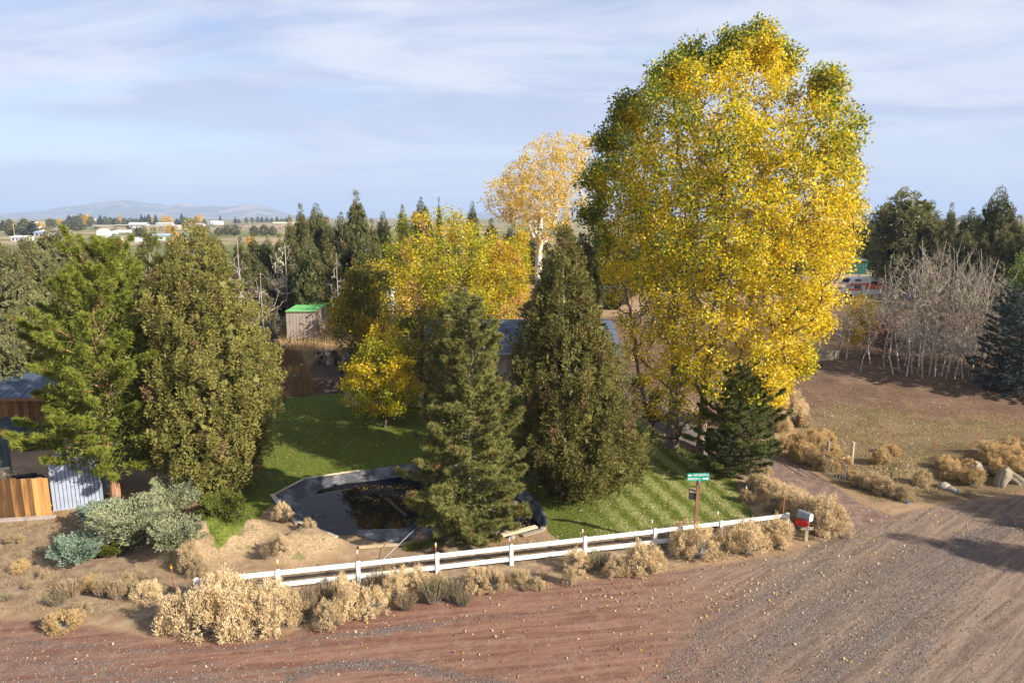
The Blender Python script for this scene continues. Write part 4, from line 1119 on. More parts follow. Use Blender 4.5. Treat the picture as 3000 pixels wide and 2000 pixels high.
# ------------------------------------------------------------------ middle distance: junipers in bands
JV = []
for s_, (pts, ns, nlf, sz, co) in enumerate([
        ([(.0, .30), (.12, .85), (.3, 1), (.55, .8), (.8, .42), (.95, .15), (1, .03)], 230, 46, 1.15, ((.068, .078, .026), (.18, .18, .065))),
        ([(.0, .25), (.1, .7), (.35, 1), (.6, .9), (.82, .62), (.94, .3), (1, .05)], 230, 46, 1.15, ((.058, .070, .024), (.155, .16, .06))),
        ([(.0, .3), (.15, .9), (.3, 1), (.5, .72), (.75, .5), (.9, .3), (1, .04)], 210, 46, 1.2, ((.075, .080, .028), (.195, .185, .07))),
        ([(.08, .4), (.25, .85), (.5, 1), (.75, .9), (.92, .55), (1, .15)], 210, 46, 1.25, ((.10, .108, .04), (.255, .25, .10))),
        ([(.15, .5), (.35, 1), (.6, .9), (.8, .85), (.93, .5), (1, .1)], 160, 46, 1.3, ((.11, .112, .045), (.28, .265, .12)))]):
    pr = Prof2(10.0, 3.2, pts)
    JV.append(juniper('juniper_mid%d' % s_, pr, ns, nlf, sz, co, .06, .95, .45, .19, .3, .42 if s_ > 2 else .34, .40, .2))
GREYJ = juniper('juniper_grey', Prof2(10.0, 4.2, [(.0, .6), (.2, 1), (.5, .95), (.8, .6), (1, .1)]), 230, 46, 1.3, ((.10, .10, .05), (.24, .22, .12)), .2, .6, .8, .18, .3, .4, .42)
def midtree(px, top, Y0, wpx, v, key, grp, nm='juniper_tree', parts=None):
    q = P(px, top, Y0); z = float(h(q[0], q[1]))
    H = max(float(q[2]) - z, 1.5)
    dep = Y0 / CP
    wm_ = wpx / F * dep
    pts = parts or JV[v]
    place(nm, pts, (q[0], q[1], z), rz=rng.random() * 6.28, sc=(wm_ / 6.6, wm_ / 6.6, H / 10.0), cat='tree', group=grp, key=key, px=px)
KL = 'dark pointed juniper in the tree line left of the golden poplar, {o}'
for a in [(880, 606, 92, 92, 0), (926, 604, 96, 90, 1), (848, 640, 84, 84, 2), (1042, 569, 92, 118, 0), (1000, 632, 80, 104, 1), (958, 640, 88, 84, 2), (1088, 650, 84, 90, 0), (1122, 626, 110, 60, 1), (1178, 606, 112, 64, 2), (1234, 587, 105, 82, 1),
          (1286, 586, 118, 34, 0), (1330, 632, 120, 60, 2), (1384, 598, 110, 54, 1), (1440, 646, 104, 92, 0), (1500, 665, 112, 90, 1), (1560, 690, 120, 100, 2), (1660, 640, 118, 90, 0), (900, 700, 74, 110, 1), (968, 720, 76, 110, 2), (1070, 690, 78, 110, 1)]:
    midtree(*a, KL, 'junipers of the left tree line')
KM = 'olive juniper in the belt behind the dead snag, {o}'
for a in [(640, 688, 74, 96, 0), (612, 676, 80, 90, 1), (700, 700, 76, 96, 2), (742, 690, 86, 92, 0), (782, 700, 90, 84, 1), (820, 690, 88, 90, 0), (600, 735, 66, 92, 2), (672, 745, 64, 84, 1), (560, 690, 92, 80, 0), (508, 672, 72, 74, 2), (860, 760, 78, 96, 2), (760, 770, 84, 90, 1)]:
    midtree(*a, KM, 'junipers behind the huge juniper')
KW = 'rounded grey juniper left of the bright green pine, {o}'
for a in [(350, 712, 88, 90, 3), (300, 700, 96, 104, 4), (232, 722, 82, 130, 3), (165, 668, 74, 150, 4), (110, 735, 66, 150, 3), (45, 800, 58, 150, 4), (100, 865, 52, 170, 3), (10, 905, 50, 130, 4), (40, 985, 47, 140, 3), (200, 830, 56, 150, 4), (-40, 840, 60, 120, 3), (160, 930, 48, 130, 3), (380, 770, 62, 110, 3), (255, 790, 68, 120, 4), (20, 720, 92, 80, 3), (75, 692, 110, 70, 4), (130, 704, 130, 60, 3), (215, 694, 150, 60, 4), (285, 690, 140, 66, 3), (335, 694, 120, 70, 4), (-20, 700, 120, 70, 3)]:
    midtree(*a, KW, 'rounded junipers on the left slope')
KG = 'bushy grey green juniper near the tan metal shed, {o}'
for a in [(748, 838, 68, 100, 0), (812, 815, 82, 110, 0), (850, 838, 84, 84, 0), (768, 925, 60, 66, 0), (715, 905, 57, 60, 0)]:
    midtree(*a, KG, 'bushy junipers in the hollow', parts=GREYJ)
KR = 'dark juniper in the wall of trees behind the aspens, {o}'
for a in [(2662, 562, 98, 210, 3), (2600, 640, 96, 120, 0), (2540, 645, 104, 112, 1), (2490, 655, 98, 100, 2), (2450, 660, 106, 100, 0), (2722, 640, 98, 104, 1), (2790, 602, 114, 72, 0), (2760, 655, 94, 112, 2), (2850, 616, 104, 92, 1), (2900, 640, 98, 104, 0), (2932, 556, 92, 120, 1), (2985, 636, 90, 112, 2), (3050, 600, 95, 120, 0), (2830, 680, 88, 100, 1), (2885, 690, 86, 100, 0), (2950, 660, 84, 110, 2), (2420, 640, 112, 90, 1), (3010, 680, 82, 110, 1), (2380, 660, 110, 100, 0), (1700, 690, 96, 110, 0), (1770, 670, 104, 120, 1), (1840, 680, 98, 110, 2), (1910, 665, 106, 120, 0), (1730, 760, 84, 110, 1), (1800, 770, 86, 100, 2), (2000, 660, 108, 120, 1), (2100, 660, 108, 120, 0), (2220, 660, 110, 130, 2), (2310, 655, 112, 120, 1)]:
    if a[0] < 2640 and a[0] > 2370: a = (a[0], a[1], 150 + a[2] % 7, a[3], a[4])
    midtree(*a, KR, 'junipers of the right tree wall')
BS = [bare('brush%d' % i, 3.0, 1.7, np.array([[0, 0, -.2], [0, 0, .3], [.05, 0, .7]]), .04, 120, .6, .007, 'bark_twig', [(.1, .5), (.4, 1), (.75, .8), (1, .3)], .1, .08, twigs=8, bark2='bark_grey') for i in range(2)]
for i, (px, py) in enumerate([(2545, 1030), (2610, 1042), (2640, 1052), (2675, 1050), (2705, 1055), (2735, 1052), (2765, 1058), (2800, 1056), (2830, 1060), (2860, 1058), (2890, 1066), (2660, 1030), (2720, 1028), (2780, 1030), (2840, 1032), (2600, 1020), (2500, 1012), (2880, 1030), (2560, 1000), (2640, 1000), (2700, 1000), (2760, 1000), (2820, 1005)]):
    bb = G(px, py); k = rng.uniform(.8, 1.35)
    place('bare_shrub', BS[i % 2], bb, rz=rng.random() * 6.28, sc=(k, k, k), cat='shrub', group='bare brown shrubs under the aspens', key='bare brown shrub under and behind the aspens, {o}', px=px)
# low poly trees for the far plain
def far_tree(name, pts, R0, ns, cols, leaf):
    pr = Prof2(10.0, R0, pts)
    z = sample_z(pr, ns, 1.2); th = rng.random(ns) * 6.283; r = pr.R(z) * rng.uniform(.5, 1.05, ns)
    c = np.stack([r * np.cos(th), r * np.sin(th), z], -1)
    V, Q = cards(c, unit(rv(ns) + np.array([0, 0, .5])), np.full(ns, leaf) * rng.uniform(.6, 1.3, ns), np.full(ns, leaf * .8))
    col = lerp(cols[0], cols[1], rng.random(ns))
    cr = leaf_mesh(name + '_crown', [(V, Q, None, np.repeat(col, 4, 0))], M['needle'])
    V, Q = tubes([[0, 0, -1.]], [[0, 0, 8.]], [.3], [.1], 5)
    return [('crown', cr), ('trunk', np_mesh(name + '_trunk', V, Q=Q, mat=M['bark_dark']))]
CON = [(.0, .5), (.15, 1), (.5, .7), (.85, .25), (1, .03)]; RND = [(.1, .4), (.3, .9), (.55, 1), (.8, .8), (1, .25)]
FT = [far_tree('far_conifer', CON, 2.6, 650, ((.028, .042, .022), (.08, .09, .04)), .8), far_tree('far_round', RND, 4.2, 800, ((.07, .085, .03), (.17, .17, .06)), .9),
      far_tree('far_yellow', RND, 4.4, 800, ((.42, .27, .03), (.62, .40, .05)), .9), far_tree('far_juniper', [(.0, .4), (.2, 1), (.6, .85), (.9, .4), (1, .05)], 3.4, 750, ((.05, .06, .025), (.13, .13, .055)), .85)]
FN = ('dark conifer', 'pale green round tree', 'golden autumn tree', 'olive juniper')
def fartree(px, top, base, wpx, v, zone):
    q = G(px, base); Y0 = float(q[1]); H = max(float(P(px, top, Y0)[2] - q[2]), 2.0); wm_ = wpx / F * Y0 / CP
    rw = (5.2, 8.4, 8.8, 6.8)[v]
    place('far_tree', FT[v], q, rz=rng.random() * 6.28, sc=(wm_ / rw, wm_ / rw, H / 10), cat='tree', group='trees on the far plain', key='distant %s %s, {o}' % (FN[v], zone), px=px)
Z1 = 'on the plain under the mountains'
for a in [(75, 640, 690, 44, 3), (100, 646, 690, 40, 0), (32, 642, 690, 34, 3), (12, 646, 676, 30, 0), (58, 650, 676, 16, 0), (120, 650, 672, 24, 2), (190, 648, 674, 36, 3), (228, 648, 676, 42, 3), (148, 640, 668, 24, 1), (160, 642, 668, 18, 1), (178, 642, 668, 18, 2), (205, 630, 664, 26, 0), (222, 632, 664, 30, 1), (240, 627, 664, 36, 1), (256, 630, 664, 30, 2),
          (268, 634, 664, 26, 1), (296, 630, 664, 22, 0), (310, 634, 664, 20, 3), (325, 636, 662, 22, 3), (340, 638, 662, 24, 3), (354, 630, 660, 12, 2), (366, 638, 660, 22, 3), (384, 638, 660, 24, 3), (400, 640, 660, 22, 3), (416, 628, 660, 16, 0), (426, 632, 660, 14, 0), (438, 627, 660, 24, 0), (449, 636, 660, 10, 2), (458, 627, 660, 14, 0), (490, 632, 660, 34, 2), (520, 640, 662, 20, 0), (534, 625, 660, 18, 0), (546, 636, 662, 22, 1), (560, 638, 660, 18, 3),
          (572, 636, 660, 14, 0), (584, 630, 660, 26, 2), (600, 642, 662, 16, 3), (646, 630, 655, 10, 0), (690, 636, 655, 12, 0), (700, 640, 654, 10, 0), (722, 636, 652, 12, 3), (738, 636, 652, 14, 3), (756, 634, 652, 14, 3), (768, 632, 652, 10, 0), (782, 636, 652, 12, 3), (796, 638, 652, 12, 3), (812, 634, 652, 12, 0), (826, 640, 652, 14, 3), (838, 638, 655, 12, 3),
          (500, 658, 692, 24, 2), (515, 678, 712, 22, 2), (640, 668, 690, 26, 3), (665, 660, 688, 30, 3), (690, 658, 690, 30, 3), (745, 660, 690, 28, 3), (775, 658, 690, 30, 3), (800, 662, 690, 26, 3), (735, 692, 730, 26, 2), (405, 668, 700, 24, 3), (420, 662, 700, 26, 1), (335, 690, 722, 40, 3)]:
    fartree(*a, Z1)
Z2 = 'on the skyline right of the cottonwood'
for a in [(2530, 630, 650, 20, 3), (2560, 628, 650, 16, 0), (2580, 634, 650, 26, 2), (2700, 632, 650, 22, 3), (2745, 628, 650, 20, 0), (2820, 630, 650, 24, 3), (2870, 626, 650, 20, 0)]:
    fartree(*a, Z2)
# far belts of scrub that read as one mass
n = 1500
px = np.concatenate([rng.uniform(-200, 900, n // 2), rng.uniform(900, 3300, n - n // 2)]); py = 640 + rng.random(n) ** 1.7 * 34
q = G(px, py)
ok = (q[:, 1] > 190) & (q[:, 1] < 6000)
q = q[ok]; Yq = q[:, 1]
k = np.repeat(np.arange(len(q)), 22); sz = np.minimum(rng.uniform(2.0, 4.6, len(q)), 9 * Yq / 700 + 1.5)
pt = q[k] + rng.normal(size=(len(k), 3)) * (sz[k] * .32)[:, None] * np.array([1, 1, .5]) + np.array([0, 0, 1.]) * (sz[k] * .35)[:, None]
V, Q = cards(pt, rv(len(k)), sz[k] * .32, sz[k] * .28)
col = lerp((.05, .06, .03), (.15, .14, .07), np.clip(rng.random(len(q))[k] * .7 + .3 * rng.random(len(k)), 0, 1))
tag(ob('distant_scrub', np_mesh('distant_scrub', V, Q=Q, mat=M['needle'], col=np.repeat(col, 4, 0))), kind='stuff')

# dead and bare trees in the hollow
tp = lambda H, l: np.array([[0, 0, -.3], [l * .1, 0, H * .2], [l * .2, .05, H * .45], [l * .35, 0, H * .7], [l * .4, .05, H]])
for px, Y0, top, base, Hm, R0, nn, up, bk, pts, lab in ((690, 56, 690, 850, 9, 1.8, 120, 0, 'bark_grey', [(.2, .4), (.4, .8), (.6, .6), (1, .1)], 'tall grey dead snag with broken limbs behind the huge juniper'),
                                      (832, 77, 712, 880, 7, 2.6, 170, .7, 'bark_pale', [(.25, .4), (.45, .9), (.7, 1), (.9, .6), (1, .1)], 'bare pale tree with fine upright twigs left of the small blue roofed hut'),
                                      (985, 67, 742, 835, 5, 1.0, 60, 0, 'bark_grey', [(.2, .4), (.5, 1), (1, .1)], 'small dead snag right of the small blue roofed hut'),
                                      (760, 58, 800, 930, 5, 3.2, 110, .1, 'bark_grey', [(.2, .7), (.5, 1), (1, .4)], 'low bare tangle of grey branches between the snag and the bare pale tree')):
    q = P(px, top, Y0); z = float(h(q[0], q[1])); Hh = float(q[2]) - z
    place('bare_tree', bare('bare%d' % px, Hh, R0, tp(Hh, rng.normal() * .4), .013 * Hh, nn, up, .014, bk, pts, .15, .1, twigs=4), (q[0], q[1], z), label=lab, cat='tree')
# trees outside the frame on the right whose shade falls across the road
for i, (x, y, H, wd, v) in enumerate([(37, 20.5, 11, 7, 0), (43, 24, 12, 7, 3), (50, 20, 14, 8, 0), (58, 30, 15, 8, 1), (62, 44, 13, 9, 0), (72, 40, 15, 9, 1)]):
    place('juniper_tree', JV[v], (x, y, float(h(x, y))), rz=i, sc=(wd / 6.6, wd / 6.6, H / 10), cat='tree', group='junipers beyond the right edge', label='juniper standing beyond the right edge of the view, its shade lying on the road')
# ------------------------------------------------------------------ spreading conifers at the left
BLUEG = ((.125, .160, .095), (.37, .385, .22)); YEW = ((.055, .075, .012), (.15, .165, .028))
for px, py, R0, H, n, cols, lab in ((385, 1590, 2.0, 1.9, 190, BLUEG, 'large pale grey green spreading conifer in the middle of its clump'), (235, 1640, 1.25, .95, 110, ((.11, .17, .13), (.26, .33, .24)), 'low bluish spreading conifer, front left of its clump'),
                                    (505, 1505, 1.45, 1.75, 110, BLUEG, 'upright pale spreading conifer against the huge juniper'), (650, 1535, 1.25, 1.35, 130, YEW, 'yellowish green bushy yew right of the pale spreading conifers'),
                                    (300, 1535, 1.2, 1.0, 80, ((.10, .15, .11), (.25, .31, .22)), 'bluish spreading conifer at the foot of the reddish pine trunk'), (520, 1605, 1.3, .9, 100, BLUEG, 'low pale conifer sprays beside the dirt mound'),
                                    (320, 1630, .55, .5, 40, YEW, 'small yellow green sprig in front of the spreading conifers')):
    b = G(px, py)
    place('spreading_conifer', sprayjuniper('spray%d' % px, R0, H, n, cols, 175 if R0 > 1 else 140, .10), b, cat='shrub', label=lab)

# ------------------------------------------------------------------ rabbitbrush and other roadside shrubs
RB = [rabbitbrush(100 + i, 1.0, .62 + .08 * (i % 3), 64 + 7 * (i % 4), 0) for i in range(5)]
RG = [rabbitbrush(200 + i, 1.0, .62, 80, 1) for i in range(2)]
RD = [rabbitbrush(250 + i, 1.0, .60, 60, 2) for i in range(2)]
SB = [spikybrush(300, 1.0, .5, 170, 0), spikybrush(301, 1.0, .55, 150, 1), spikybrush(302, 1.0, .5, 150, 2)]
def bush(px, py, hp, wp_, kind, where):
    b = G(px, py); dep = math.sqrt(b[0] ** 2 * 0 + b[1] ** 2 + (CAMZ - b[2]) ** 2)
    H = hp / F * dep * 1.02; Wd = wp_ / F * dep
    src, nm, word = {'c': (RB, 'rabbitbrush', 'cream headed rabbitbrush'), 'g': (RG, 'rabbitbrush', 'tawny rabbitbrush'), 'd': (RD, 'rabbitbrush', 'dull thin rabbitbrush'), 's': (SB[:1], 'brown_shrub', 'brown upright stemmed shrub'), 'o': (SB[1:2], 'olive_shrub', 'olive brown narrow leaved shrub'), 't': (SB[2:], 'straw_shrub', 'straw coloured upright shrub')}[kind]
    sz = 'tall' if H > 1.35 else ('low' if H < .75 else 'middling')
    place(nm, src[rng.integers(0, len(src))], (b[0], b[1], b[2] - .03), rz=rng.random() * 6.28, sc=(Wd / 1.55, Wd / 1.55, H / 1.16), cat='shrub', group='roadside shrubs', key='%s %s %s, {o}' % (sz, word, where), px=px)
WH = {'L': 'left of the white fence', '0': 'at the left fence end', '1': 'along the middle fence', '2': 'along the right fence', 'M': 'around the mailboxes', 'D': 'across the drive',
      'G': 'by the metal gate', 'R': 'on the rocky bank', 'B': 'on the dirt mounds'}
for a in [(508, 1838, 100, 118, 'c', '0'), (552, 1790, 62, 90, 'c', '0'), (598, 1852, 150, 140, 'c', '0'), (655, 1772, 110, 130, 'c', '0'), (690, 1855, 140, 140, 'c', '0'), (640, 1800, 130, 120, 'c', '0'), (760, 1848, 118, 130, 'c', '0'), (730, 1790, 100, 110, 'c', '0'), (815, 1838, 105, 110, 'c', '0'), (800, 1785, 92, 110, 'c', '0'), (858, 1815, 90, 92, 'c', '0'), (545, 1826, 96, 110, 'c', '0'),
          (900, 1790, 100, 90, 's', '1'), (950, 1770, 88, 84, 's', '1'), (965, 1832, 82, 95, 'c', '1'), (1030, 1800, 105, 96, 'c', '1'), (1090, 1800, 82, 84, 'c', '1'), (1000, 1738, 62, 72, 'c', '1'), (1100, 1738, 88, 70, 's', '1'), (1165, 1748, 82, 96, 'c', '1'), (1220, 1735, 78, 84, 'c', '1'), (1190, 1780, 60, 90, 's', '1'), (1270, 1762, 92, 96, 'o', '1'), (1325, 1755, 78, 80, 'o', '1'), (1290, 1718, 50, 70, 'c', '1'), (1395, 1728, 72, 92, 'c', '1'), (1445, 1722, 62, 76, 'c', '1'), (1490, 1712, 52, 72, 't', '1'), (1525, 1708, 48, 62, 'c', '1'), (1360, 1770, 48, 60, 'o', '1'), (1130, 1690, 44, 56, 't', '1'),
          (1668, 1710, 56, 46, 'c', '2'), (1575, 1722, 34, 56, 'd', '2'), (1540, 1728, 26, 40, 't', '2'), (1692, 1668, 62, 76, 'c', '2'), (1745, 1662, 66, 92, 'o', '2'), (1805, 1682, 62, 76, 'c', '2'), (1845, 1668, 50, 60, 'd', '2'), (1882, 1672, 92, 116, 'c', '2'), (1925, 1665, 60, 66, 'c', '2'), (2000, 1622, 82, 96, 'c', '2'), (2052, 1628, 92, 110, 'c', '2'), (2010, 1578, 62, 80, 'c', '2'), (2100, 1570, 44, 50, 'd', '2'), (2130, 1620, 84, 90, 'c', '2'), (2190, 1618, 108, 116, 'c', '2'), (2235, 1592, 70, 84, 'c', '2'), (2282, 1598, 90, 96, 'c', '2'), (1590, 1690, 30, 40, 't', '2'),
          (2412, 1562, 112, 116, 'c', 'M'), (2440, 1562, 78, 96, 'c', 'M'), (2345, 1520, 88, 104, 'c', 'M'), (2375, 1540, 90, 110, 'd', 'M'), (2300, 1485, 70, 96, 'c', 'M'), (2255, 1452, 62, 90, 'c', 'M'), (2215, 1430, 52, 80, 'd', 'M'), (2270, 1500, 46, 70, 'd', 'M'), (2190, 1470, 36, 60, 'd', 'M'), (2240, 1395, 40, 50, 'c', 'M'),
          (2322, 1240, 92, 96, 'c', 'D'), (2290, 1262, 60, 70, 'c', 'D'), (2352, 1248, 50, 50, 'd', 'D'), (2388, 1312, 62, 90, 'g', 'D'), (2340, 1312, 56, 76, 'g', 'D'), (2300, 1310, 44, 70, 'g', 'D'), (2360, 1352, 66, 92, 'g', 'D'), (2405, 1372, 66, 76, 'g', 'D'), (2330, 1340, 50, 70, 'g', 'D'), (2440, 1330, 36, 56, 'g', 'D'), (2420, 1295, 40, 62, 'g', 'D'),
          (2582, 1356, 50, 62, 'g', 'G'), (2470, 1372, 46, 60, 'g', 'G'), (2515, 1425, 46, 60, 'd', 'G'), (2555, 1432, 52, 80, 'd', 'G'), (2598, 1448, 52, 84, 'd', 'G'), (2650, 1462, 46, 70, 'd', 'G'), (2700, 1420, 50, 62, 'd', 'G'), (2440, 1376, 40, 50, 'g', 'G'), (2495, 1402, 34, 46, 'g', 'G'), (2610, 1330, 36, 60, 'g', 'G'),
          (2790, 1402, 60, 72, 'g', 'R'), (2770, 1374, 46, 70, 'g', 'R'), (2846, 1420, 62, 76, 'g', 'R'), (2848, 1382, 40, 90, 'g', 'R'), (2900, 1352, 62, 90, 'g', 'R'), (2955, 1358, 62, 96, 'g', 'R'), (2985, 1392, 66, 90, 'g', 'R'), (2932, 1385, 50, 80, 'g', 'R'), (2900, 1330, 44, 76, 'g', 'R'), (2965, 1322, 44, 76, 'g', 'R'), (2840, 1452, 26, 44, 'd', 'R'), (3010, 1350, 60, 90, 'g', 'R'),
          (432, 1752, 56, 80, 'c', 'L'), (300, 1745, 72, 70, 't', 'L'), (345, 1752, 62, 66, 't', 'L'), (372, 1735, 58, 70, 'd', 'L'), (260, 1728, 50, 60, 'g', 'L'), (210, 1745, 60, 90, 't', 'L'), (190, 1838, 60, 104, 'g', 'L'), (170, 1770, 46, 64, 'o', 'L'), (560, 1672, 92, 84, 'd', 'L'), (585, 1688, 60, 60, 'd', 'L'), (60, 1672, 36, 62, 'g', 'L'), (45, 1592, 32, 56, 'd', 'L'), (22, 1758, 28, 46, 'o', 'L'), (85, 1722, 26, 40, 't', 'L'), (240, 1800, 40, 60, 'd', 'L'), (410, 1700, 40, 60, 't', 'L'), (130, 1690, 24, 40, 'd', 'L'),
          (780, 1632, 48, 50, 's', 'B'), (826, 1612, 46, 52, 'c', 'B'), (830, 1522, 56, 52, 'c', 'B'), (905, 1556, 40, 48, 'c', 'B'), (1265, 1614, 30, 60, 'o', 'B')]:
    bush(*a[:5], WH[a[5]])

# ------------------------------------------------------------------ stuff: lawn blades, dry grass, fallen leaves, gravel
def scatter(poly, n, ok=None):
    lo = poly.min(0); hi = poly.max(0)
    q = rng.random((int(n * 2.2), 2)) * (hi - lo) + lo
    q = q[poly_sd(poly, q[:, 0], q[:, 1]) > 0]
    if ok is not None: q = q[ok(q)]
    return q[:n]
q = scatter(lawn, 100000, lambda q: (poly_sd(pond, q[:, 0], q[:, 1]) < -.1) & (rng.random(len(q)) < np.clip((62 - q[:, 1]) / 22, .15, 1)))
ga = G(1745, 1405)[:2]; gb = G(1905, 1560)[:2]
mow = unit(np.array([gb - ga]))[0]; mperp = np.array([-mow[1], mow[0]])
sv = (q - ga) @ mperp + .12 * (fbm(q[:, 0], q[:, 1], 7, 2) - .5)
right_l = smooth(6, 9, q[:, 0])
strip = smooth(.25, .75, .5 + .5 * np.sin(sv * 2 * np.pi / 1.25)) * right_l
Pt = np.column_stack([q, h(q[:, 0], q[:, 1]) - .01])
nz = fbm(q[:, 0] * .8, q[:, 1] * .8, 13, 3)
D = unit(np.column_stack([rng.normal(size=len(q)) * .45 + mow[0] * (strip - .3) * .9, rng.normal(size=len(q)) * .45 + mow[1] * (strip - .3) * .9, np.full(len(q), .8)]))
V, T = blades(Pt, D, rng.uniform(.05, .11, len(q)) * (1 + .35 * strip), rng.uniform(.022, .04, len(q)))
col = lerp((.070, .105, .015), (.170, .205, .038), np.clip(.6 * nz + .5 * rng.random(len(q)) - .1, 0, 1))
hay = rng.random(len(q)) < (.05 + .72 * strip)
col[hay] = lerp((.26, .28, .09), (.46, .44, .20), rng.random(hay.sum()))
tag(ob('grass', np_mesh('grass', V, T=T, mat=M['straw'], col=np.repeat(col, 3, 0))), kind='stuff')
def dry(polypx, n, hh, cols, seed, wd=.02, clump=.35, thr=.45):
    poly = gxy(polypx) if isinstance(polypx, list) else polypx
    q = scatter(poly, n * 2, lambda q: fbm(q[:, 0] * .9, q[:, 1] * .9, seed, 3) + rng.normal(size=len(q)) * .06 > thr)
    q = q[(poly_sd(pond, q[:, 0], q[:, 1]) < -.3) & (poly_sd(lawn, q[:, 0], q[:, 1]) < .1)][:n]
    Pt = np.column_stack([q, h(q[:, 0], q[:, 1]) - .02])
    D = unit(np.column_stack([rng.normal(size=(len(q), 2)) * clump, np.full(len(q), 1.)]))
    V, T = blades(Pt, D, hh * rng.uniform(.4, 1.2, len(q)), np.full(len(q), wd) * rng.uniform(.7, 1.4, len(q)))
    return V, None, T, np.repeat(lerp(cols[0], cols[1], rng.random(len(q))), 3, 0)
STR = ((.30, .20, .085), (.56, .42, .22)); GRNW = ((.09, .11, .025), (.20, .20, .06))
parts = [dry(DRYG_PX, 26000, .75, ((.26, .165, .075), (.50, .36, .19)), 3, .035, .16, .30), dry(WEED_PX, 8000, .17, STR, 4, .022, .4, .52), dry(WEED_PX, 14000, .13, GRNW, 14, .02, .4, .5), dry(VERGE_PX, 19000, .13, STR, 5, .018, .5, .48), dry(VERGE_PX, 12000, .10, GRNW, 25, .016, .5, .54),
         dry([(-300, 1500), (200, 1500), (300, 1680), (520, 1720), (420, 1790), (150, 1800), (-300, 1760)], 13000, .16, ((.24, .17, .09), (.46, .36, .21)), 6, .016, .6, .46), dry([(640, 760), (1010, 760), (1020, 860), (900, 900), (700, 900)], 9000, .6, ((.36, .22, .08), (.60, .42, .20)), 8, .05, .2, .3),
         dry([(2480, 1185), (3100, 1225), (3200, 1330), (2700, 1330), (2500, 1290)], 6000, .22, STR, 9, .024, .5, .52), dry([(120, 1500), (330, 1475), (420, 1500), (330, 1560), (200, 1560)], 4000, .13, ((.30, .16, .06), (.45, .28, .12)), 10),
         dry([(1180, 1600), (1290, 1575), (1300, 1605), (1190, 1615)], 1500, .28, ((.10, .13, .02), (.28, .27, .07)), 11, .02, .3, .2), dry([(940, 1168), (880, 1040), (820, 1020), (800, 1170)], 7000, .7, ((.22, .13, .05), (.44, .30, .14)), 12, .035, .16, .35)]
V, Q, T, c = pack(parts)
tag(ob('dry_grass', np_mesh('dry_grass', V, T=T, mat=M['straw'], col=c)), kind='stuff')
def leaves_at(boxes):
    px = []; py = []
    for pts, n in boxes:
        poly = np.array(pts, float)
        q = scatter(poly, n); px.append(q[:, 0]); py.append(q[:, 1])
    q = G(np.concatenate(px), np.concatenate(py))
    q = q[poly_sd(pond, q[:, 0], q[:, 1]) < 0]
    return q
q = leaves_at([([(1560, 1700), (2300, 1620), (2480, 1560), (2700, 1600), (2500, 1750), (2150, 1800), (1700, 1780)], 520), ([(1300, 1760), (2700, 1700), (2900, 1800), (2700, 1990), (1300, 1990)], 300), ([(2400, 1500), (2800, 1480), (3000, 1500), (3000, 1600), (2500, 1580)], 170), ([(2240, 1350), (2420, 1450), (2500, 1500), (2560, 1490), (2440, 1410), (2300, 1330)], 120),
               ([(2420, 1290), (2560, 1300), (2760, 1350), (2800, 1440), (2650, 1460), (2500, 1420), (2420, 1360)], 1100), ([(2350, 1180), (2500, 1190), (2800, 1250), (2700, 1330), (2480, 1300), (2360, 1260)], 600), ([(1650, 1420), (1960, 1320), (2150, 1420), (2220, 1510), (1700, 1580)], 380), ([(1850, 1270), (2100, 1290), (2120, 1360), (1980, 1340)], 350),
               ([(1500, 1730), (2300, 1620), (2330, 1600), (1650, 1690)], 420), ([(900, 1850), (1500, 1740), (1560, 1760), (1000, 1900)], 60), ([(0, 1860), (1500, 1840), (1500, 1990), (0, 1990)], 40), ([(800, 1180), (1180, 1230), (1100, 1350), (720, 1400)], 150), ([(1600, 1560), (2250, 1490), (2310, 1540), (1700, 1620)], 180), ([(1350, 1590), (1600, 1560), (1620, 1600), (1400, 1620)], 120),
               ([(2300, 1060), (2800, 1120), (2800, 1200), (2350, 1180)], 200), ([(2470, 1020), (2880, 1060), (2880, 1110), (2500, 1080)], 500)])
n = len(q); D = unit(np.column_stack([rng.normal(size=(n, 2)), np.abs(rng.normal(size=n)) * .45 + .1]))
V, Q = cards(q + np.array([0, 0, .012]), D, rng.uniform(.06, .13, n), rng.uniform(.05, .10, n))
pal = np.array([(.62, .48, .29), (.55, .40, .20), (.70, .58, .40), (.62, .42, .06), (.42, .28, .14), (.66, .52, .33)])
tag(ob('fallen_leaves', np_mesh('fallen_leaves', V, Q=Q, mat=M['leaf'], col=np.repeat(pal[rng.integers(0, 6, n)], 4, 0))), kind='stuff')
# leaves floating on the pond
inner = pond[poly_sd(pond, *pond.T) > -1]
cl = np.column_stack([rng.uniform(pond[:, 0].min(), pond[:, 0].max(), 60), rng.uniform(pond[:, 1].min(), pond[:, 1].max(), 60)])
q = (cl[rng.integers(0, 60, 900)] + rng.normal(size=(900, 2)) * np.array([.35, .22]))
q = np.concatenate([q, gxy([(1560, 1530)])[0] + rng.normal(size=(260, 2)) * .45, gxy([(1150, 1405)])[0] + rng.normal(size=(70, 2)) * np.array([.9, .2])])
q = q[poly_sd(pond, q[:, 0], q[:, 1]) > .75]
n = len(q); D = unit(np.column_stack([rng.normal(size=(n, 2)), np.full(n, .03)]))
V = []
Sd = np.column_stack([-D[:, 1], D[:, 0], np.zeros(n)])
Pt = np.column_stack([q, np.full(n, WATER + .006)]); Lg = rng.uniform(.05, .12, n)[:, None]
V = np.stack([Pt, Pt + D * Lg * .5 + Sd * Lg * .36, Pt + D * Lg, Pt + D * Lg * .5 - Sd * Lg * .36], 1).reshape(-1, 3); V[:, 2] = WATER + .006 + rng.random(len(V)) * .004
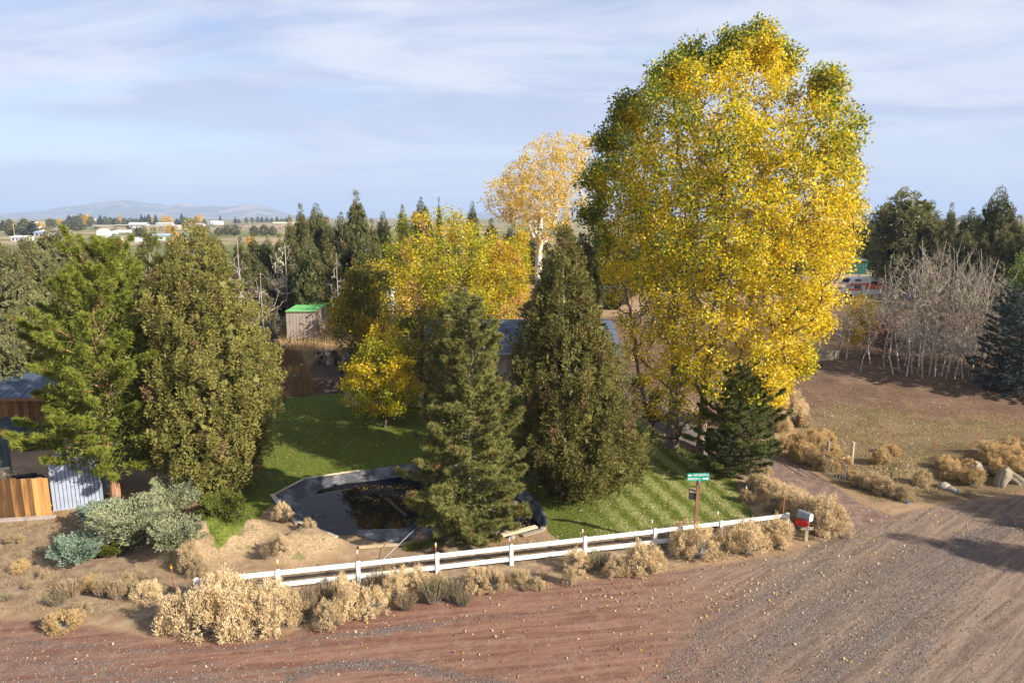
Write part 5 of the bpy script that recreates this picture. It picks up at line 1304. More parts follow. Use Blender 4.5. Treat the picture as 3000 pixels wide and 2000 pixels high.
pal = np.array([(.60, .40, .05), (.46, .27, .04), (.22, .11, .04), (.12, .06, .03)])
tag(ob('floating_leaves', np_mesh('floating_leaves', V, Q=np.arange(4 * n).reshape(-1, 4), mat=M['leaf'], col=np.repeat(pal[rng.integers(0, 4, n)], 4, 0))), kind='stuff')
# gravel stones thrown up in lines
q = np.column_stack([rng.uniform(-22, 30, 260000), rng.uniform(17, 36, 260000)])
g = np.zeros(len(q))
for l, wd, st in STROKES: g = np.maximum(g, st * np.exp(-(line_d(l, q[:, 0], q[:, 1]) / wd) ** 2))
q = q[rng.random(len(q)) < g * .75 + .03]
q = q[poly_sd(road, q[:, 0], q[:, 1]) > 0][:70000]
n = len(q); s_ = rng.uniform(.014, .042, n)[:, None]
Pt = np.column_stack([q, h(q[:, 0], q[:, 1])])
a = rng.random(n) * 6.28
ring = [np.column_stack([np.cos(a + t) * s_[:, 0] * rng.uniform(.7, 1.3, n), np.sin(a + t) * s_[:, 0] * rng.uniform(.7, 1.3, n), np.zeros(n) - .004]) for t in (0, 2.1, 4.2)]
V = np.stack([Pt + r for r in ring] + [Pt + np.column_stack([rng.normal(size=(n, 2)) * s_ * .3, s_[:, 0] * rng.uniform(.6, 1.1, n)])], 1).reshape(-1, 3)
bI = (np.arange(n) * 4)[:, None]
T = np.concatenate([bI + np.array([[0, 1, 3]]), bI + np.array([[1, 2, 3]]), bI + np.array([[2, 0, 3]])])
col = lerp((.075, .062, .058), (.21, .18, .16), rng.random(n)); rd_ = rng.random(n) < .12; col[rd_] = (.36, .28, .22)
m = NT('stone'); stone_m = m.end(m.prin(m.attr('col').outputs['Color'], .9, spec=.15))
tag(ob('gravel', np_mesh('gravel', V, T=T, mat=stone_m, col=np.repeat(col, 4, 0))), kind='stuff')
# ------------------------------------------------------------------ built things
WOOD = {k: None for k in ()}
def plankmat(name, a, b, rough=.75, spread=.25, warm=None):
    m = NT(name); v = m.map(m.obj(), (9, 9, .8)); r = m.rand()
    n = m.noise(v, 1.6, 7, .65, .8, w=m.ma('MULTIPLY', r, 50.0)); big = m.noise(m.obj(), 1.1, 4, .6, w=m.ma('MULTIPLY', r, 90.0))
    f = m.ma('ADD', m.ma('MULTIPLY', n, .75), m.ma('MULTIPLY', big, .45))
    f = m.ma('ADD', f, m.ma('MULTIPLY', m.ma('SUBTRACT', r, .5), spread))
    c = m.mix(m.step(f, .36, .8), a, b)
    return m.end(m.prin(c, rough, m.bump(n, .5, .01), spec=.2))
cedar = plankmat('cedar_boards', (.085, .045, .020), (.62, .32, .11), .7, .62)
grey_wood = plankmat('grey_boards', (.20, .17, .13), (.50, .43, .33), .85, .3)
tan_wood = plankmat('tan_boards', (.33, .25, .15), (.60, .49, .33), .8, .2)
barn_wood = plankmat('barn_boards', (.07, .034, .014), (.28, .13, .045), .75, .3)
blue_roof = mat('blue_grey_roof', (.075, .105, .15), .45, .15, 3, .05, .25)
def seat(px, py):
    return G(px, py)
def facing(p, q):
    d = np.asarray(q) - np.asarray(p); return math.atan2(d[1], d[0])

# white rail fence
posts_px = [(578, 1742), (817, 1728), (1052, 1712), (1282, 1693), (1498, 1660), (1713, 1636), (1917, 1607), (2110, 1580), (2303, 1552)]
tops_px = [1690, 1672, 1645, 1620, 1593, 1571, 1548, 1524, 1503]
pb = np.array([G(a, b) for a, b in posts_px])
A = np.vstack([pb[:, 0], np.ones(9)]).T                      # the posts stand in one straight line
k_, c_ = np.linalg.lstsq(A, pb[:, 1], rcond=None)[0]
fx = []
for a, b in posts_px:
    d = ray(a, b); t = c_ / (d[1] - k_ * d[0]); fx.append((d[0] * t, d[1] * t))
fx = np.array(fx); fz = h(fx[:, 0], fx[:, 1])
ft = np.array([P(a, t, y)[2] for (a, b), t, y in zip(posts_px, tops_px, fx[:, 1])])
co = np.polyfit(fx[:, 0], ft, 2); ft = np.polyval(co, fx[:, 0])
FD = unit(np.array([fx[-1] - fx[0]]))[0]; FN_ = np.array([-FD[1], FD[0]])
fence = thing('rail_fence', 'white two rail fence running along the dirt road before the pond and lawn', 'fence', (fx[0][0], fx[0][1], fz[0]))
fo = np.array([fx[0][0], fx[0][1], fz[0]])
for i in range(9):
    m_ = MB(); hh = ft[i] - fz[i]
    m_.box(-.077, .077, -.077, .077, -.2, hh - .02)
    m_.add([(-.09, -.09, hh - .02), (.09, -.09, hh - .02), (.09, .09, hh - .02), (-.09, .09, hh - .02), (0, 0, hh + .03)], [(3, 2, 1, 0), (0, 1, 4), (1, 2, 4), (2, 3, 4), (3, 0, 4)])
    o = m_.build('post', M['white'], fence, loc=(fx[i][0] - fo[0], fx[i][1] - fo[1], fz[i] - fo[2]), rz=math.atan2(FD[1], FD[0]))
for i in range(8):
    for dz in (-.13, -.66):
        a = np.array([*fx[i], ft[i] + dz]) - fo; b = np.array([*fx[i + 1], ft[i + 1] + dz]) - fo
        d = unit(np.array([b - a]))[0]
        MB().plank(a + d * .078, b - d * .078, .18, .06).build('rail', M['white'], fence)
# woven wire with steel posts just behind it
wire_m = mat('fence_wire', (.12, .11, .10), .6, .2, 5, 0, .4)
wf = thing('wire_fence', 'thin woven wire fence on rusty steel posts just behind the white rails', 'wire fence', tuple(fo))
tip_m = mat('white_post_tip', (.7, .7, .68), .5, .1)
def tpost(parent, org, p, H, tip=True, colm='rust', flag=None):
    m_ = MB(); m_.box(-.022, .022, -.006, .006, -.3, H); m_.box(-.006, .006, .0065, .03, -.3, H)
    o = m_.build('steel_post', M[colm], parent, loc=np.asarray(p) - org)
    if tip: MB().box(-.026, .026, -.010, .034, H - .14, H + .004).build('tip', tip_m, o)
    if flag is not None: MB().box(-.025, .04, -.035, -.012, H - .18, H - .08).build('marker', flag, o)
yel_m = mat('yellow_plastic', (.75, .45, .02), .5, .1)
steel_px = [(508, 1722, 1652)] + [(817, 0, 1640), (1049, 0, 1612), (1280, 0, 1590), (1498, 0, 1575), (1711, 0, 1550), (1914, 0, 1522), (2106, 0, 1498), (2293, 0, 1456)]
bpts = []
for i, (px, py, top) in enumerate(steel_px):
    if i == 0: p = G(px, py)
    else:
        q = fx[i] + FN_ * .28 - FD * .02; p = np.array([q[0], q[1], float(h(*q))])
    bpts.append(p)
    H = float(P(px, top, p[1])[2] - p[2])
    tpost(wf, fo, p, H, tip=i not in (0, 8), flag=yel_m if i in (0, 1, 3) else None)
p = G(2184, 1474); bpts.append(p); tpost(wf, fo, p, float(P(2184, 1424, p[1])[2] - p[2]))
V0, V1 = [], []
for a, b in zip(bpts[:-1], bpts[1:]):
    Ln = np.linalg.norm(b - a); n = int(Ln / .16)
    f = np.linspace(0, 1, n + 1)[:, None]
    q = a + (b - a) * f; q[:, 2] = h(q[:, 0], q[:, 1])
    V0.append(q + [0, 0, .03]); V1.append(q + [0, 0, .98])
    for zz_ in (.03, .2, .37, .54, .71, .88, .98):
        V0.append(q[:-1] + [0, 0, zz_]); V1.append(q[1:] + [0, 0, zz_])
V0 = np.concatenate(V0) - fo; V1 = np.concatenate(V1) - fo
V, Q = tubes(V0, V1, np.full(len(V0), .0028), np.full(len(V0), .0028), 3)
o = ob('woven_wire', np_mesh('woven_wire', V, Q=Q, mat=wire_m), wf); o['kind'] = 'stuff'

# street sign
sp = fx[7] - FN_ * .42 - FD * 1.05; q = ray(2038, 1560)
t = (c_ - .5) / (q[1] - k_ * q[0]); sx_, sy_ = q[0] * t, q[1] * t
sz_ = float(h(sx_, sy_)); st_z = float(P(2043, 1408, sy_)[2]) - sz_
sign = thing('street_sign', 'green street name sign on a brown wooden post in front of the white fence', 'street sign', (sx_, sy_, sz_), rz=R_(-4))
brown_post = plankmat('brown_post', (.13, .07, .04), (.30, .17, .09), .8, .1)
MB().box(-.075, .075, -.06, .06, -.4, st_z).build('post', brown_post, sign)
dep = math.hypot(sy_, CAMZ - sz_ - st_z)
SWd, SHt = 62 / F * dep, 23.5 / F * dep
green = mat('sign_green', (.012, .27, .19), .45, .06, 4, 0)
pts = []
rr = .05
for cx_, cz_, a0 in ((SWd / 2 - rr, -SHt / 2 + rr, -90), (SWd / 2 - rr, SHt / 2 - rr, 0), (-SWd / 2 + rr, SHt / 2 - rr, 90), (-SWd / 2 + rr, -SHt / 2 + rr, 180)):
    pts += [(cx_ + rr * math.cos(R_(a0 + d)), cz_ + rr * math.sin(R_(a0 + d))) for d in (0, 30, 60, 90)]
panel = MB().prism(pts, 'y', -.012, .0).build('sign_panel', green, sign, loc=(-.02, -.062, st_z + SHt / 2 + .03))
panel.rotation_euler = (0, R_(-3.2), 0)
MB().box(-.05, .05, -.07, .0, -.10, .04).build('bracket', M['steel'], sign, loc=(.03, -.05, st_z))
letter_m = mat('sign_white', (.82, .84, .82), .4, .03, 4, 0)
def text_mesh(name, body, size, mt, w_=None):
    cu = bpy.data.curves.new(name, 'FONT'); cu.body = body; cu.size = size; cu.extrude = .002; cu.align_x = 'CENTER'; cu.align_y = 'CENTER'; cu.offset = size * .012
    o = bpy.data.objects.new(name, cu); COL.objects.link(o)
    dg = bpy.context.evaluated_depsgraph_get(); dg.update()
    me = bpy.data.meshes.new_from_object(o.evaluated_get(dg)); bpy.data.objects.remove(o)
    co = np.zeros(len(me.vertices) * 3, np.float32); me.vertices.foreach_get('co', co); co = co.reshape(-1, 3)
    if w_: co[:, 0] *= w_ / (co[:, 0].max() - co[:, 0].min())
    co = np.column_stack([co[:, 0], -co[:, 2], co[:, 1]]); me.vertices.foreach_set('co', co.astype(np.float32).ravel())
    me.materials.clear(); me.materials.append(mt); me.name = name; me.update()
    return me
for body, x, z, sz, wd in (('VISTA BONITA', .06, .23, .26, .60), ('DR', .43, .21, .16, .10), ('RIMROCK', -.26, -.24, .26, .44), ('DR', .04, -.26, .16, .11)):
    ob('lettering', text_mesh('lettering', body, SHt * sz * 1.55, letter_m, SWd * wd), panel, loc=(SWd * x, -.0155, SHt * z))
ar = [(-.5, 0), (-.18, .42), (-.18, .17), (.5, .17), (.5, -.17), (-.18, -.17), (-.18, -.42)]
for x, z, s_, wd in ((-.385, .23, 1, .17), (.33, -.23, -1, .29)):
    MB().prism([(a * s_ * SWd * wd, b * SHt * .40) for a, b in ar], 'y', -.0155, -.0125).build('arrow', letter_m, panel, loc=(SWd * x, 0, SHt * z))
# dark wooden box hung on the back of the post
hz = float(P(2030, 1464, sy_)[2]) - sz_
bx = thing('nest_box', 'dark weathered wooden box behind the post of the street sign', 'box', (sx_ - .185, sy_ + .12, sz_ + hz), rz=R_(-6))
dk = mat('dark_weathered', (.045, .038, .042), .8, .3)
MB().box(-.15, .13, -.12, .14, 0, .36).build('body', dk, bx)
MB().add([(-.18, -.17, .365), (.15, -.17, .365), (.15, .17, .43), (-.18, .17, .43), (-.18, -.17, .395), (.15, -.17, .395), (.15, .17, .46), (-.18, .17, .46)], [(3, 2, 1, 0), (4, 5, 6, 7), (0, 1, 5, 4), (1, 2, 6, 5), (2, 3, 7, 6), (3, 0, 4, 7)]).build('lid', mat('pale_lid', (.26, .19, .13), .8, .3), bx)
MB().box(-.03, .03, -.12, -.05, .1, .2).build('strap', M['steel'], bx, loc=(.14, .06, 0))

# mailboxes
mb = G(2361, 1584); mdep = math.hypot(mb[1], CAMZ - mb[2]); U = mdep / F
RZM = R_(-28)
mpost = thing('mailbox_post', 'pale wooden mailbox post with number board, at the end of the white fence', 'post', mb, rz=R_(-12))
MB().box(-.065, .065, -.065, .065, -.4, 62 * U).build('post', tan_wood, mpost)
bd = MB().box(-17 * U, 16 * U, -.03, 0, 0, 8.6 * U).build('number_board', tan_wood, mpost, loc=(0, -.068, 36 * U)); bd.rotation_euler = (0, R_(-3.5), 0)
MB().box(-8.5 * U, 9 * U, -.034, -.031, 1.2 * U, 7.4 * U).build('number_plate', mat('plate_white', (.75, .76, .78), .5, .03), bd)
ob('lettering', text_mesh('lettering', '64870', 6.4 * U, mat('numeral_black', (.01, .01, .02), .5, 0, 3, 0), 15.5 * U), bd, loc=(.2 * U, -.0375, 4.3 * U))
def mailbox(nm, lab, loc, rz, Ln, Wd, Ht, mt, mt2):
    t = thing(nm, lab, 'mailbox', loc, rz)
    arch = [(-Wd / 2, 0), (Wd / 2, 0), (Wd / 2, Ht - Wd / 2)] + [(Wd / 2 * math.cos(a), Ht - Wd / 2 + Wd / 2 * math.sin(a)) for a in np.linspace(.25, math.pi - .25, 9)] + [(-Wd / 2, Ht - Wd / 2)]
    MB().prism(arch, 'y', 0, Ln).build('body', mt, t)
    MB().prism([(x * 1.05, z * 1.03 - .004) for x, z in arch], 'y', -.022, -.001).build('door', mt2, t)
    MB().box(-.012, .012, -.04, -.023, Ht * .78, Ht * .9).build('latch', M['steel'], t)
    MB().box(Wd / 2 + .001, Wd / 2 + .008, .12, .15, Ht * .4, Ht * .95).build('flag', mt2, t)
    return t
g_m = mat('grey_mailbox', (.27, .30, .36), .45, .1, 6, .05, .4); gd = mat('pale_mailbox_door', (.62, .66, .72), .5, .06); rm = mat('red_plastic', (.50, .025, .02), .45, .15)
mailbox('mailbox', 'grey metal mailbox with pale door and arched top on the wooden post', (mb[0] + .10, mb[1] - .10, mb[2] + 62 * U + .01), R_(34), .62, .28, .36, g_m, gd)
t = thing('newspaper_box', 'red open newspaper box fixed to the left of the mailbox post', 'newspaper box', (mb[0] - .03, mb[1] - .09, mb[2] + 47 * U), R_(48))
bw, bh, bl = .17, .16, .50
m_ = MB()
for x0, x1, z0, z1 in ((-bw, -bw + .02, .0205, bh * 1.6 - .0205), (-.01, .01, .0205, bh * 1.6 - .0205), (-bw, .01, 0, .02), (-bw, .01, bh * 1.6 - .02, bh * 1.6)):
    m_.box(x0, x1, -.05, bl, z0, z1)
m_.box(-bw + .021, -.011, bl - .03, bl - .002, .021, bh * 1.6 - .021)
m_.build('body', rm, t)
MB().box(-bw + .022, -.012, .03, .06, .022, bh * 1.6 - .022).build('inner_flap', mat('red_dark', (.42, .02, .015), .4, .1), t)

# boards round the pond
def board(pa, pb_, wd, th, lab, mt=grey_wood, lift=.06, flat_=True, cat='board', nm='board'):
    a = G(*pa); b = G(*pb_); a[2] += lift; b[2] += lift
    o0 = a.copy(); up = (0, 0, 1) if not flat_ else tuple(np.cross(unit(np.array([b - a]))[0], [0, 0, 1]))
    o = MB().plank((0, 0, 0), b - a, wd, th, up).build(nm, mt); o.location = o0
    tag(o, lab, cat, 'boards laid round the pond')
board((796, 1450), (834, 1498), .24, .05, 'short grey board across the upper left corner of the pond')
board((836, 1500), (872, 1536), .20, .05, 'dark narrow board under the rabbitbrush on the left pond bank', lift=.05)
board((872, 1530), (985, 1576), .22, .05, 'long grey board slanting along the lower left pond bank')
board((800, 1453), (892, 1404), .12, .05, 'thin edging board along the upper left pond bank', tan_wood)
board((893, 1403), (1052, 1380), .12, .05, 'thin edging board along the upper bank of the pond', tan_wood)
board((1052, 1606), (1205, 1595), .20, .06, 'straight pale plank on the ground between pond and white fence', tan_wood)
board((1470, 1574), (1572, 1548), .26, .07, 'pale plank on the stones at the right front of the pond', tan_wood, .12)
board((1530, 1572), (1582, 1557), .22, .07, 'short broken plank beside the stones at the right front of the pond', grey_wood, .07)
board((1425, 1590), (1500, 1580), .18, .06, 'brown half buried plank under the front of the pond pine', brown_post, .03)
lg = G(1175, 1490); a = P(1128, 1428, float(lg[1]) + 1.3); 
q0 = np.array([*gxy([(1132, 1440)])[0], WATER - .03]); q1 = np.array([*gxy([(1190, 1492)])[0], WATER - .02])
o = MB().bar((0, 0, 0), q1 - q0, .10, .085, 8).build('log', M['bark_dark']); o.location = q0; tag(o, 'dark log lying half sunk in the pond water', 'log')
def rock_mesh(seed, sx=1, sy=1, sz=.7, rg=.6):
    import bmesh
    bm = bmesh.new(); bmesh.ops.create_icosphere(bm, subdivisions=2 if rg < 1 else 3, radius=1)
    r2 = np.random.default_rng(seed); off = r2.random(3) * 20
    for v in bm.verts:
        c = v.co; k = .75 + .7 * float(fbm(c.x * 1.3 + off[0] + c.z, c.y * 1.3 + off[1] - c.z * .7, seed, 4)) * rg
        v.co = (c.x * k * sx, c.y * k * sy, c.z * k * sz)
    me = bpy.data.meshes.new('rock'); bm.to_mesh(me); bm.free(); return me
stone_grey = mat('grey_stone', (.24, .21, .18), .9, .4, 5, .6); stone_tan = mat('tan_stone', (.42, .34, .25), .9, .35, 5, .6)
RM = [rock_mesh(i) for i in range(4)]
for r in RM: r.materials.append(stone_grey)
for px, py, s_, lab in ((1482, 1566, .26, 'brown rounded stone at the right front of the pond'), (1448, 1572, .2, 'small stone left of the pale plank at the pond'), (1425, 1576, .16, 'flat stone under the pine skirts by the pond'), (1500, 1576, .2, 'stone under the pale plank at the pond'), (1588, 1552, .2, 'stone at the lower right corner of the pond'), (2765, 1428, .42, 'rounded dark boulder left of the bank shrubs at the road edge'),
                         (2785, 1436, .34, 'smaller dark boulder beside the rounded one at the road edge'), (1505, 1478, .3, 'stone at the pond edge below the tall juniper'), (1550, 1462, .25, 'pale stone below the tall juniper trunk'), (260, 1612, .12, 'small pale stone on the bare ground at the far left'), (655, 1792, .1, 'small stone below the shrub clump'), (268, 1790, .11, 'pale stone beside the leftmost dry shrubs'), (550, 1612, .16, 'pale stone beside the dirt mound')):
    b = G(px, py); o = ob('rock', RM[rng.integers(0, 4)], None, b + [0, 0, s_ * .2], rng.random() * 6, (s_, s_ * .8, s_ * .8)); tag(o, lab, 'rock', 'rocks')
ST = [rock_mesh(10 + i, .6, .45, 1.1, 1.5) for i in range(2)]
for r in ST: r.materials.append(mat('weathered_stump', (.23, .19, .14), .9, .5, 7, .9, stretch=(2, 2, .4)))
for px, py, s_, tl, lab in ((2870, 1392, .48, .7, 'pale leaning weathered stump among the bank shrubs'), (2892, 1384, .28, -.2, 'thin upright grey stump beside the leaning one'), (2934, 1418, .55, .5, 'broad pale weathered stump at the road edge near the right border'), (2912, 1392, .30, 1.0, 'short fallen stump between the two pale stumps'), (2965, 1412, .42, 1.2, 'grey splintered root near the right border')):
    b = G(px, py); o = ob('stump', ST[rng.integers(0, 2)], None, b + [0, 0, s_ * .55], rng.random() * 6, (s_, s_, s_)); o.rotation_euler = (tl * .7, tl, rng.random() * 6); tag(o, lab, 'stump', 'weathered stumps on the bank')
for px, py, lab in ((2657, 1474, 'small bright blue scrap on the verge by the metal gate'), (2804, 1441, 'tiny blue scrap beside the dark boulders')):
    b = G(px, py); o = MB().box(-.07, .07, -.05, .05, 0, .12).build('litter', mat('blue_plastic', (.02, .18, .65), .4, .1)); o.location = b; o.rotation_euler = (.3, .5, .7); tag(o, lab, 'litter')
# guy wires of the pine
for (ax, ay, zY), (gx, gy), lab in (((1242, 1524, .5), (1108, 1652), 'pale guy wire from the pond pine down to the ground on its left'), ((1417, 1505, .3), (1484, 1602), 'thin guy wire from the pond pine down to the right')):
    e = G(gx, gy); s0 = P(ax, ay, float(e[1]) + zY + 1.2)
    o = MB().bar((0, 0, 0), s0 - e, .012, .012, 5).build('guy_wire', M['steel']); o.location = e; tag(o, lab, 'wire', 'guy wires of the pond pine')

# tall thin steel posts of the fence left of the lawn
sf = G(835, 1178); sft = thing('wire_fence', 'dark steel post and wire fence along the tall dry grass left of the lawn', 'wire fence', sf)
pts_ = []
for px, py, top in ((922, 1048, 1003), (885, 1106, 1066), (864, 1140, 1098), (836, 1180, 1132)):
    p = G(px, py); pts_.append(p); tpost(sft, sf, p, float(P(px, top, p[1])[2] - p[2]), colm='black')
V0 = []; V1 = []
for a, b in zip(pts_[:-1], pts_[1:]):
    for z in np.linspace(.1, 1.1, 6): V0.append(a + [0, 0, z] - sf); V1.append(b + [0, 0, z] - sf)
V, Q = tubes(V0, V1, np.full(len(V0), .003), np.full(len(V0), .003), 3); ob('wires', np_mesh('wires', V, Q=Q, mat=wire_m), sft)['kind'] = 'stuff'
# field fence on the right: steel posts, wooden posts, wires
ff = G(2494, 1358); fft = thing('wire_fence', 'old wire fence with two wooden posts and rusty steel posts below the brown field', 'wire fence', ff)
fp = []
for px, py, top, kind in ((2421, 1370, 1291, 'w'), (2494, 1360, 1294, 'w'), (2613, 1345, 1278, 's'), (2740, 1322, 1278, 's'), (2858, 1315, 1268, 's'), (2976, 1300, 1255, 's'), (3110, 1290, 1245, 's')):
    p = G(px, py); H = float(P(px, top, p[1])[2] - p[2]); fp.append(p)
    if kind == 'w': MB().bar((0, 0, -.3), (0, 0, H), .10, .09, 8).build('wooden_post', grey_wood, fft, loc=p - ff)
    else: tpost(fft, ff, p, H, tip=False)
V0 = []; V1 = []
for a, b in zip(fp[1:-1], fp[2:]):
    for z in np.linspace(.12, 1.0, 5): V0.append(a + [0, 0, z] - ff); V1.append(b + [0, 0, z] - ff)
V, Q = tubes(V0, V1, np.full(len(V0), .004), np.full(len(V0), .004), 3); ob('wires', np_mesh('wires', V, Q=Q, mat=wire_m), fft)['kind'] = 'stuff'
MB().plank(fp[0] + [.3, 0, .45] - ff, fp[1] + [-.1, 0, .5] - ff, .14, .06).build('rail', tan_wood, fft)
p = G(2606, 1440); t = thing('steel_post', 'single dark steel post among the shadowed shrubs right of the gate', 'post', p); MB().box(-.025, .025, -.02, .02, -.2, float(P(2606, 1380, p[1])[2] - p[2])).build('bar', M['black'], t)
# tubular gate
ga_ = G(2408, 1382); gb_ = G(2474, 1418)
ha = float(P(2411, 1327, ga_[1])[2] - ga_[2]); hb = float(P(2475, 1362, gb_[1])[2] - gb_[2])
gate = thing('metal_gate', 'open grey tubular farm gate beside the drive', 'gate', ga_)
d = gb_ - ga_; hg = (ha + hb) / 2
def on(f, z): return np.array([d[0] * f, d[1] * f, d[2] * f + z])
MB().bar(on(0, hg), on(.93, hg), .03).bar(on(.93, hg), on(1, hg - .12), .03).bar(on(1, hg - .12), on(1, .08), .03).bar(on(1, .08), on(0, .08), .03).bar(on(0, .0), on(0, hg), .03).build('frame', M['steel'], gate)
for z in (.45, .72): MB().bar(on(.01, hg * z), on(.99, hg * z), .022).build('bar', M['steel'], gate)
for f in (.36, .5, .64, .78, .9): MB().bar(on(f, .1), on(f, hg * .45 if f > .4 else hg), .02).build('bar', M['steel'], gate)

# ------------------------------------------------------------------ left yard
fA = G(-160, 1528); fB = G(153, 1508)
fh = float(P(140, 1396, fB[1])[2] - fB[2])
wfz = thing('board_fence', 'short cedar plank fence with warm varied boards beside the grey container', 'fence', fA)
d = fB - fA; n = 20; Lf = np.linalg.norm(d[:2])
pmesh = [MB().box(-.5, .5, -.016, .016, 0, 1).mesh('plank', cedar) for _ in range(1)][0]
for i in range(n):
    f = (i + .5) / n; hh = fh * rng.uniform(.97, 1.02)
    o = ob('plank', pmesh, wfz, (d[0] * f, d[1] * f - .02 * (i % 2), d[2] * f), math.atan2(d[1], d[0]), (Lf / n * .985, 1, hh))
for z in (.25, .8): MB().plank((d * .0 + [0, .05, fh * z]), d + [0, .05, fh * z], .09, .04).build('back_rail', cedar, wfz)
MB().plank((0, -.35, .05), d + [.4, -.35, .06], .30, .10, (0, 1, 0)).build('footing', mat('grey_concrete', (.34, .29, .26), .9, .2, 5, .3), wfz)
# orange post
p = G(126, 1405) ; p = np.array([*(G(130, 1480) + np.array([-.1, .9, 0]))[:2], 0]); p[2] = float(h(p[0], p[1]))
t = thing('wooden_post', 'orange brown square post behind the cedar fence', 'post', p); MB().box(-.09, .09, -.07, .07, -.2, float(P(124, 1328, p[1])[2] - p[2])).build('post', cedar, t)
# corrugated container
cA = G(157, 1497); cB = G(296, 1478)
ch = float(P(150, 1352, cA[1])[2] - cA[2])
cont = thing('shipping_container', 'bluish grey corrugated metal container behind the leftmost pine trunk', 'container', cA, rz=facing(cA, cB))
Wc = float(np.linalg.norm((cB - cA)[:2])); Dc = 4.2
cm = mat('container_paint', (.33, .37, .46), .5, .10, 3, .05, .1)
nr = 12; pw = Wc / nr
for i in range(nr):
    x0 = i * pw
    prof = [(x0 + .001, 0), (x0 + pw * .70, 0), (x0 + pw * .76, .05), (x0 + pw * .94, .05), (x0 + pw * .999, 0), (x0 + pw * .999, .08), (x0 + .001, .08)]
    MB().prism(prof, 'z', .06, ch - .08).build('panel', cm, cont)
m_ = MB().box(0, Wc, .082, Dc, .03, ch - .07); m_.build('body', cm, cont)
MB().box(-.02, Wc + .02, -.03, Dc + .02, ch - .068, ch).build('roof', mat('container_roof', (.30, .28, .30), .6, .25, 2, .1), cont)
MB().box(-.02, Wc + .02, -.015, .07, -.1, .058).build('sill', cm, cont)
for i, z in ((5, .45), (6, .12), (7, .27)): MB().box(i * pw + .02, i * pw + pw * .68, -.02, -.004, ch * z, ch * z + .04).build('latch_bar', M['steel'], cont)
mk = MB()
for k in range(9):
    z = ch * (.30 + .056 * k); w0 = .05 + .03 * ((k * 7) % 3) / 2
    if k == 6: continue
    mk.box(9.12 * pw, 9.12 * pw + w0, -.0045, -.0015, z, z + .05); mk.box(9.38 * pw, 9.38 * pw + w0 * .8, -.0045, -.0015, z + .015, z + .055)
mk.build('faded_lettering', mat('faded_print', (.10, .10, .14), .7, .2), cont)
# barn
BY = float(G(60, 1277)[1])
bA = P(-190, 1285, BY); bA[2] = h(bA[0], bA[1])
bE = P(118, 1166, BY - .4); bR = P(118, 1074, BY + 3.3)
ez = float(bE[2]); rz_ = float(bR[2])
x0, x1, y0 = float(bA[0]), float(bE[0]) - .1, BY
z0 = float(h((x0 + x1) / 2, y0)) - .2
barn = thing('barn', 'brown board barn with dark blue metal roof at the left edge', 'barn', (x0, y0, z0))
Wb = x1 - x0
np_ = 22
bm_ = MB().box(0, Wb / np_ * .97, -.03, 0, 0, ez - z0 - .02).mesh('plank', barn_wood)
for i in range(np_): ob('plank', bm_, barn, (i * Wb / np_, -.012 * (i % 2), 0))
MB().box(0, Wb, .01, 6.4, 0, ez - z0 - .12).build('wall', barn_wood, barn)
def roofslab(parent, x0, x1, y0, z0_, y1, z1_, th, mt, nm='roof'):
    V = [(x0, y0, z0_), (x1, y0, z0_), (x1, y1, z1_), (x0, y1, z1_)]; V = V + [(a, b, c + th) for a, b, c in V]
    return MB().add(V, [(3, 2, 1, 0), (4, 5, 6, 7), (0, 1, 5, 4), (1, 2, 6, 5), (2, 3, 7, 6), (3, 0, 4, 7)]).build(nm, mt, parent)
rf = roofslab(barn, -.4, Wb + .45, -.5, ez - z0, 3.2, rz_ - z0, .07, blue_roof)
roofslab(barn, -.4, Wb + .45, 6.9, ez - z0, 3.2, rz_ - z0, .07, blue_roof)
for i in range(int(Wb / .45)):
    V0 = np.array([[-.3 + i * .45, -.5, ez - z0 + .085]]); V1 = np.array([[-.3 + i * .45, 3.2, rz_ - z0 + .085]])
    V, Q = tubes(V0, V1, [.02], [.02], 4); ob('rib', np_mesh('rib', V, Q=Q, mat=blue_roof), rf)
MB().box(-.4, Wb + .45, -.55, -.505, ez - z0 - .16, ez - z0 + .03).build('eave_board', mat('eave_brown', (.22, .10, .05), .7, .2), barn)
# pickup and stored things in the shade of the barn
def wheel(parent, loc, r, wd, rz=0, hub=M['steel']):
    V, F_ = [], []
    o = MB(); k = 18
    ring = lambda rr, y: [(rr * math.cos(2 * math.pi * i / k), y, rr * math.sin(2 * math.pi * i / k)) for i in range(k)]
    prof = [(r * .62, -wd / 2), (r * .93, -wd / 2), (r, -wd * .3), (r, wd * .3), (r * .93, wd / 2), (r * .62, wd / 2)]
    V = sum([ring(a, b) for a, b in prof], [])
    Fs = [(j * k + i, j * k + (i + 1) % k, (j + 1) % 6 * k + (i + 1) % k, (j + 1) % 6 * k + i) for j in range(6) for i in range(k)]
    t = MB().add(V, Fs).build('wheel', M['black'], parent, loc=loc, rz=rz)
    m_ = MB(); m_.add(ring(r * .60, -wd * .36) + ring(r * .60, wd * .36), [tuple(range(k)), tuple(range(2 * k - 1, k - 1, -1))] + [(i, (i + 1) % k, k + (i + 1) % k, k + i) for i in range(k)])
    m_.build('rim', hub, t)
    m2 = MB()
    for i in range(5):
        a = 6.283 * i / 5; c = (r * .4 * math.cos(a), r * .4 * math.sin(a))
        m2.prism([(c[0] + r * .09 * math.cos(b), c[1] + r * .09 * math.sin(b)) for b in np.linspace(0, 6.283, 7)[:-1]], 'y', -wd * .375, -wd * .365)
    m2.build('rim_hole', M['black'], t)
    return t
pk = G(84, 1318); pk = np.array([pk[0] - .1, pk[1] - .1, 0]); pk[2] = float(h(pk[0], pk[1]))
truck = thing('pickup_truck', 'dark blue green pickup in the shade before the brown barn, back end to the right', 'pickup truck', pk, rz=R_(4))
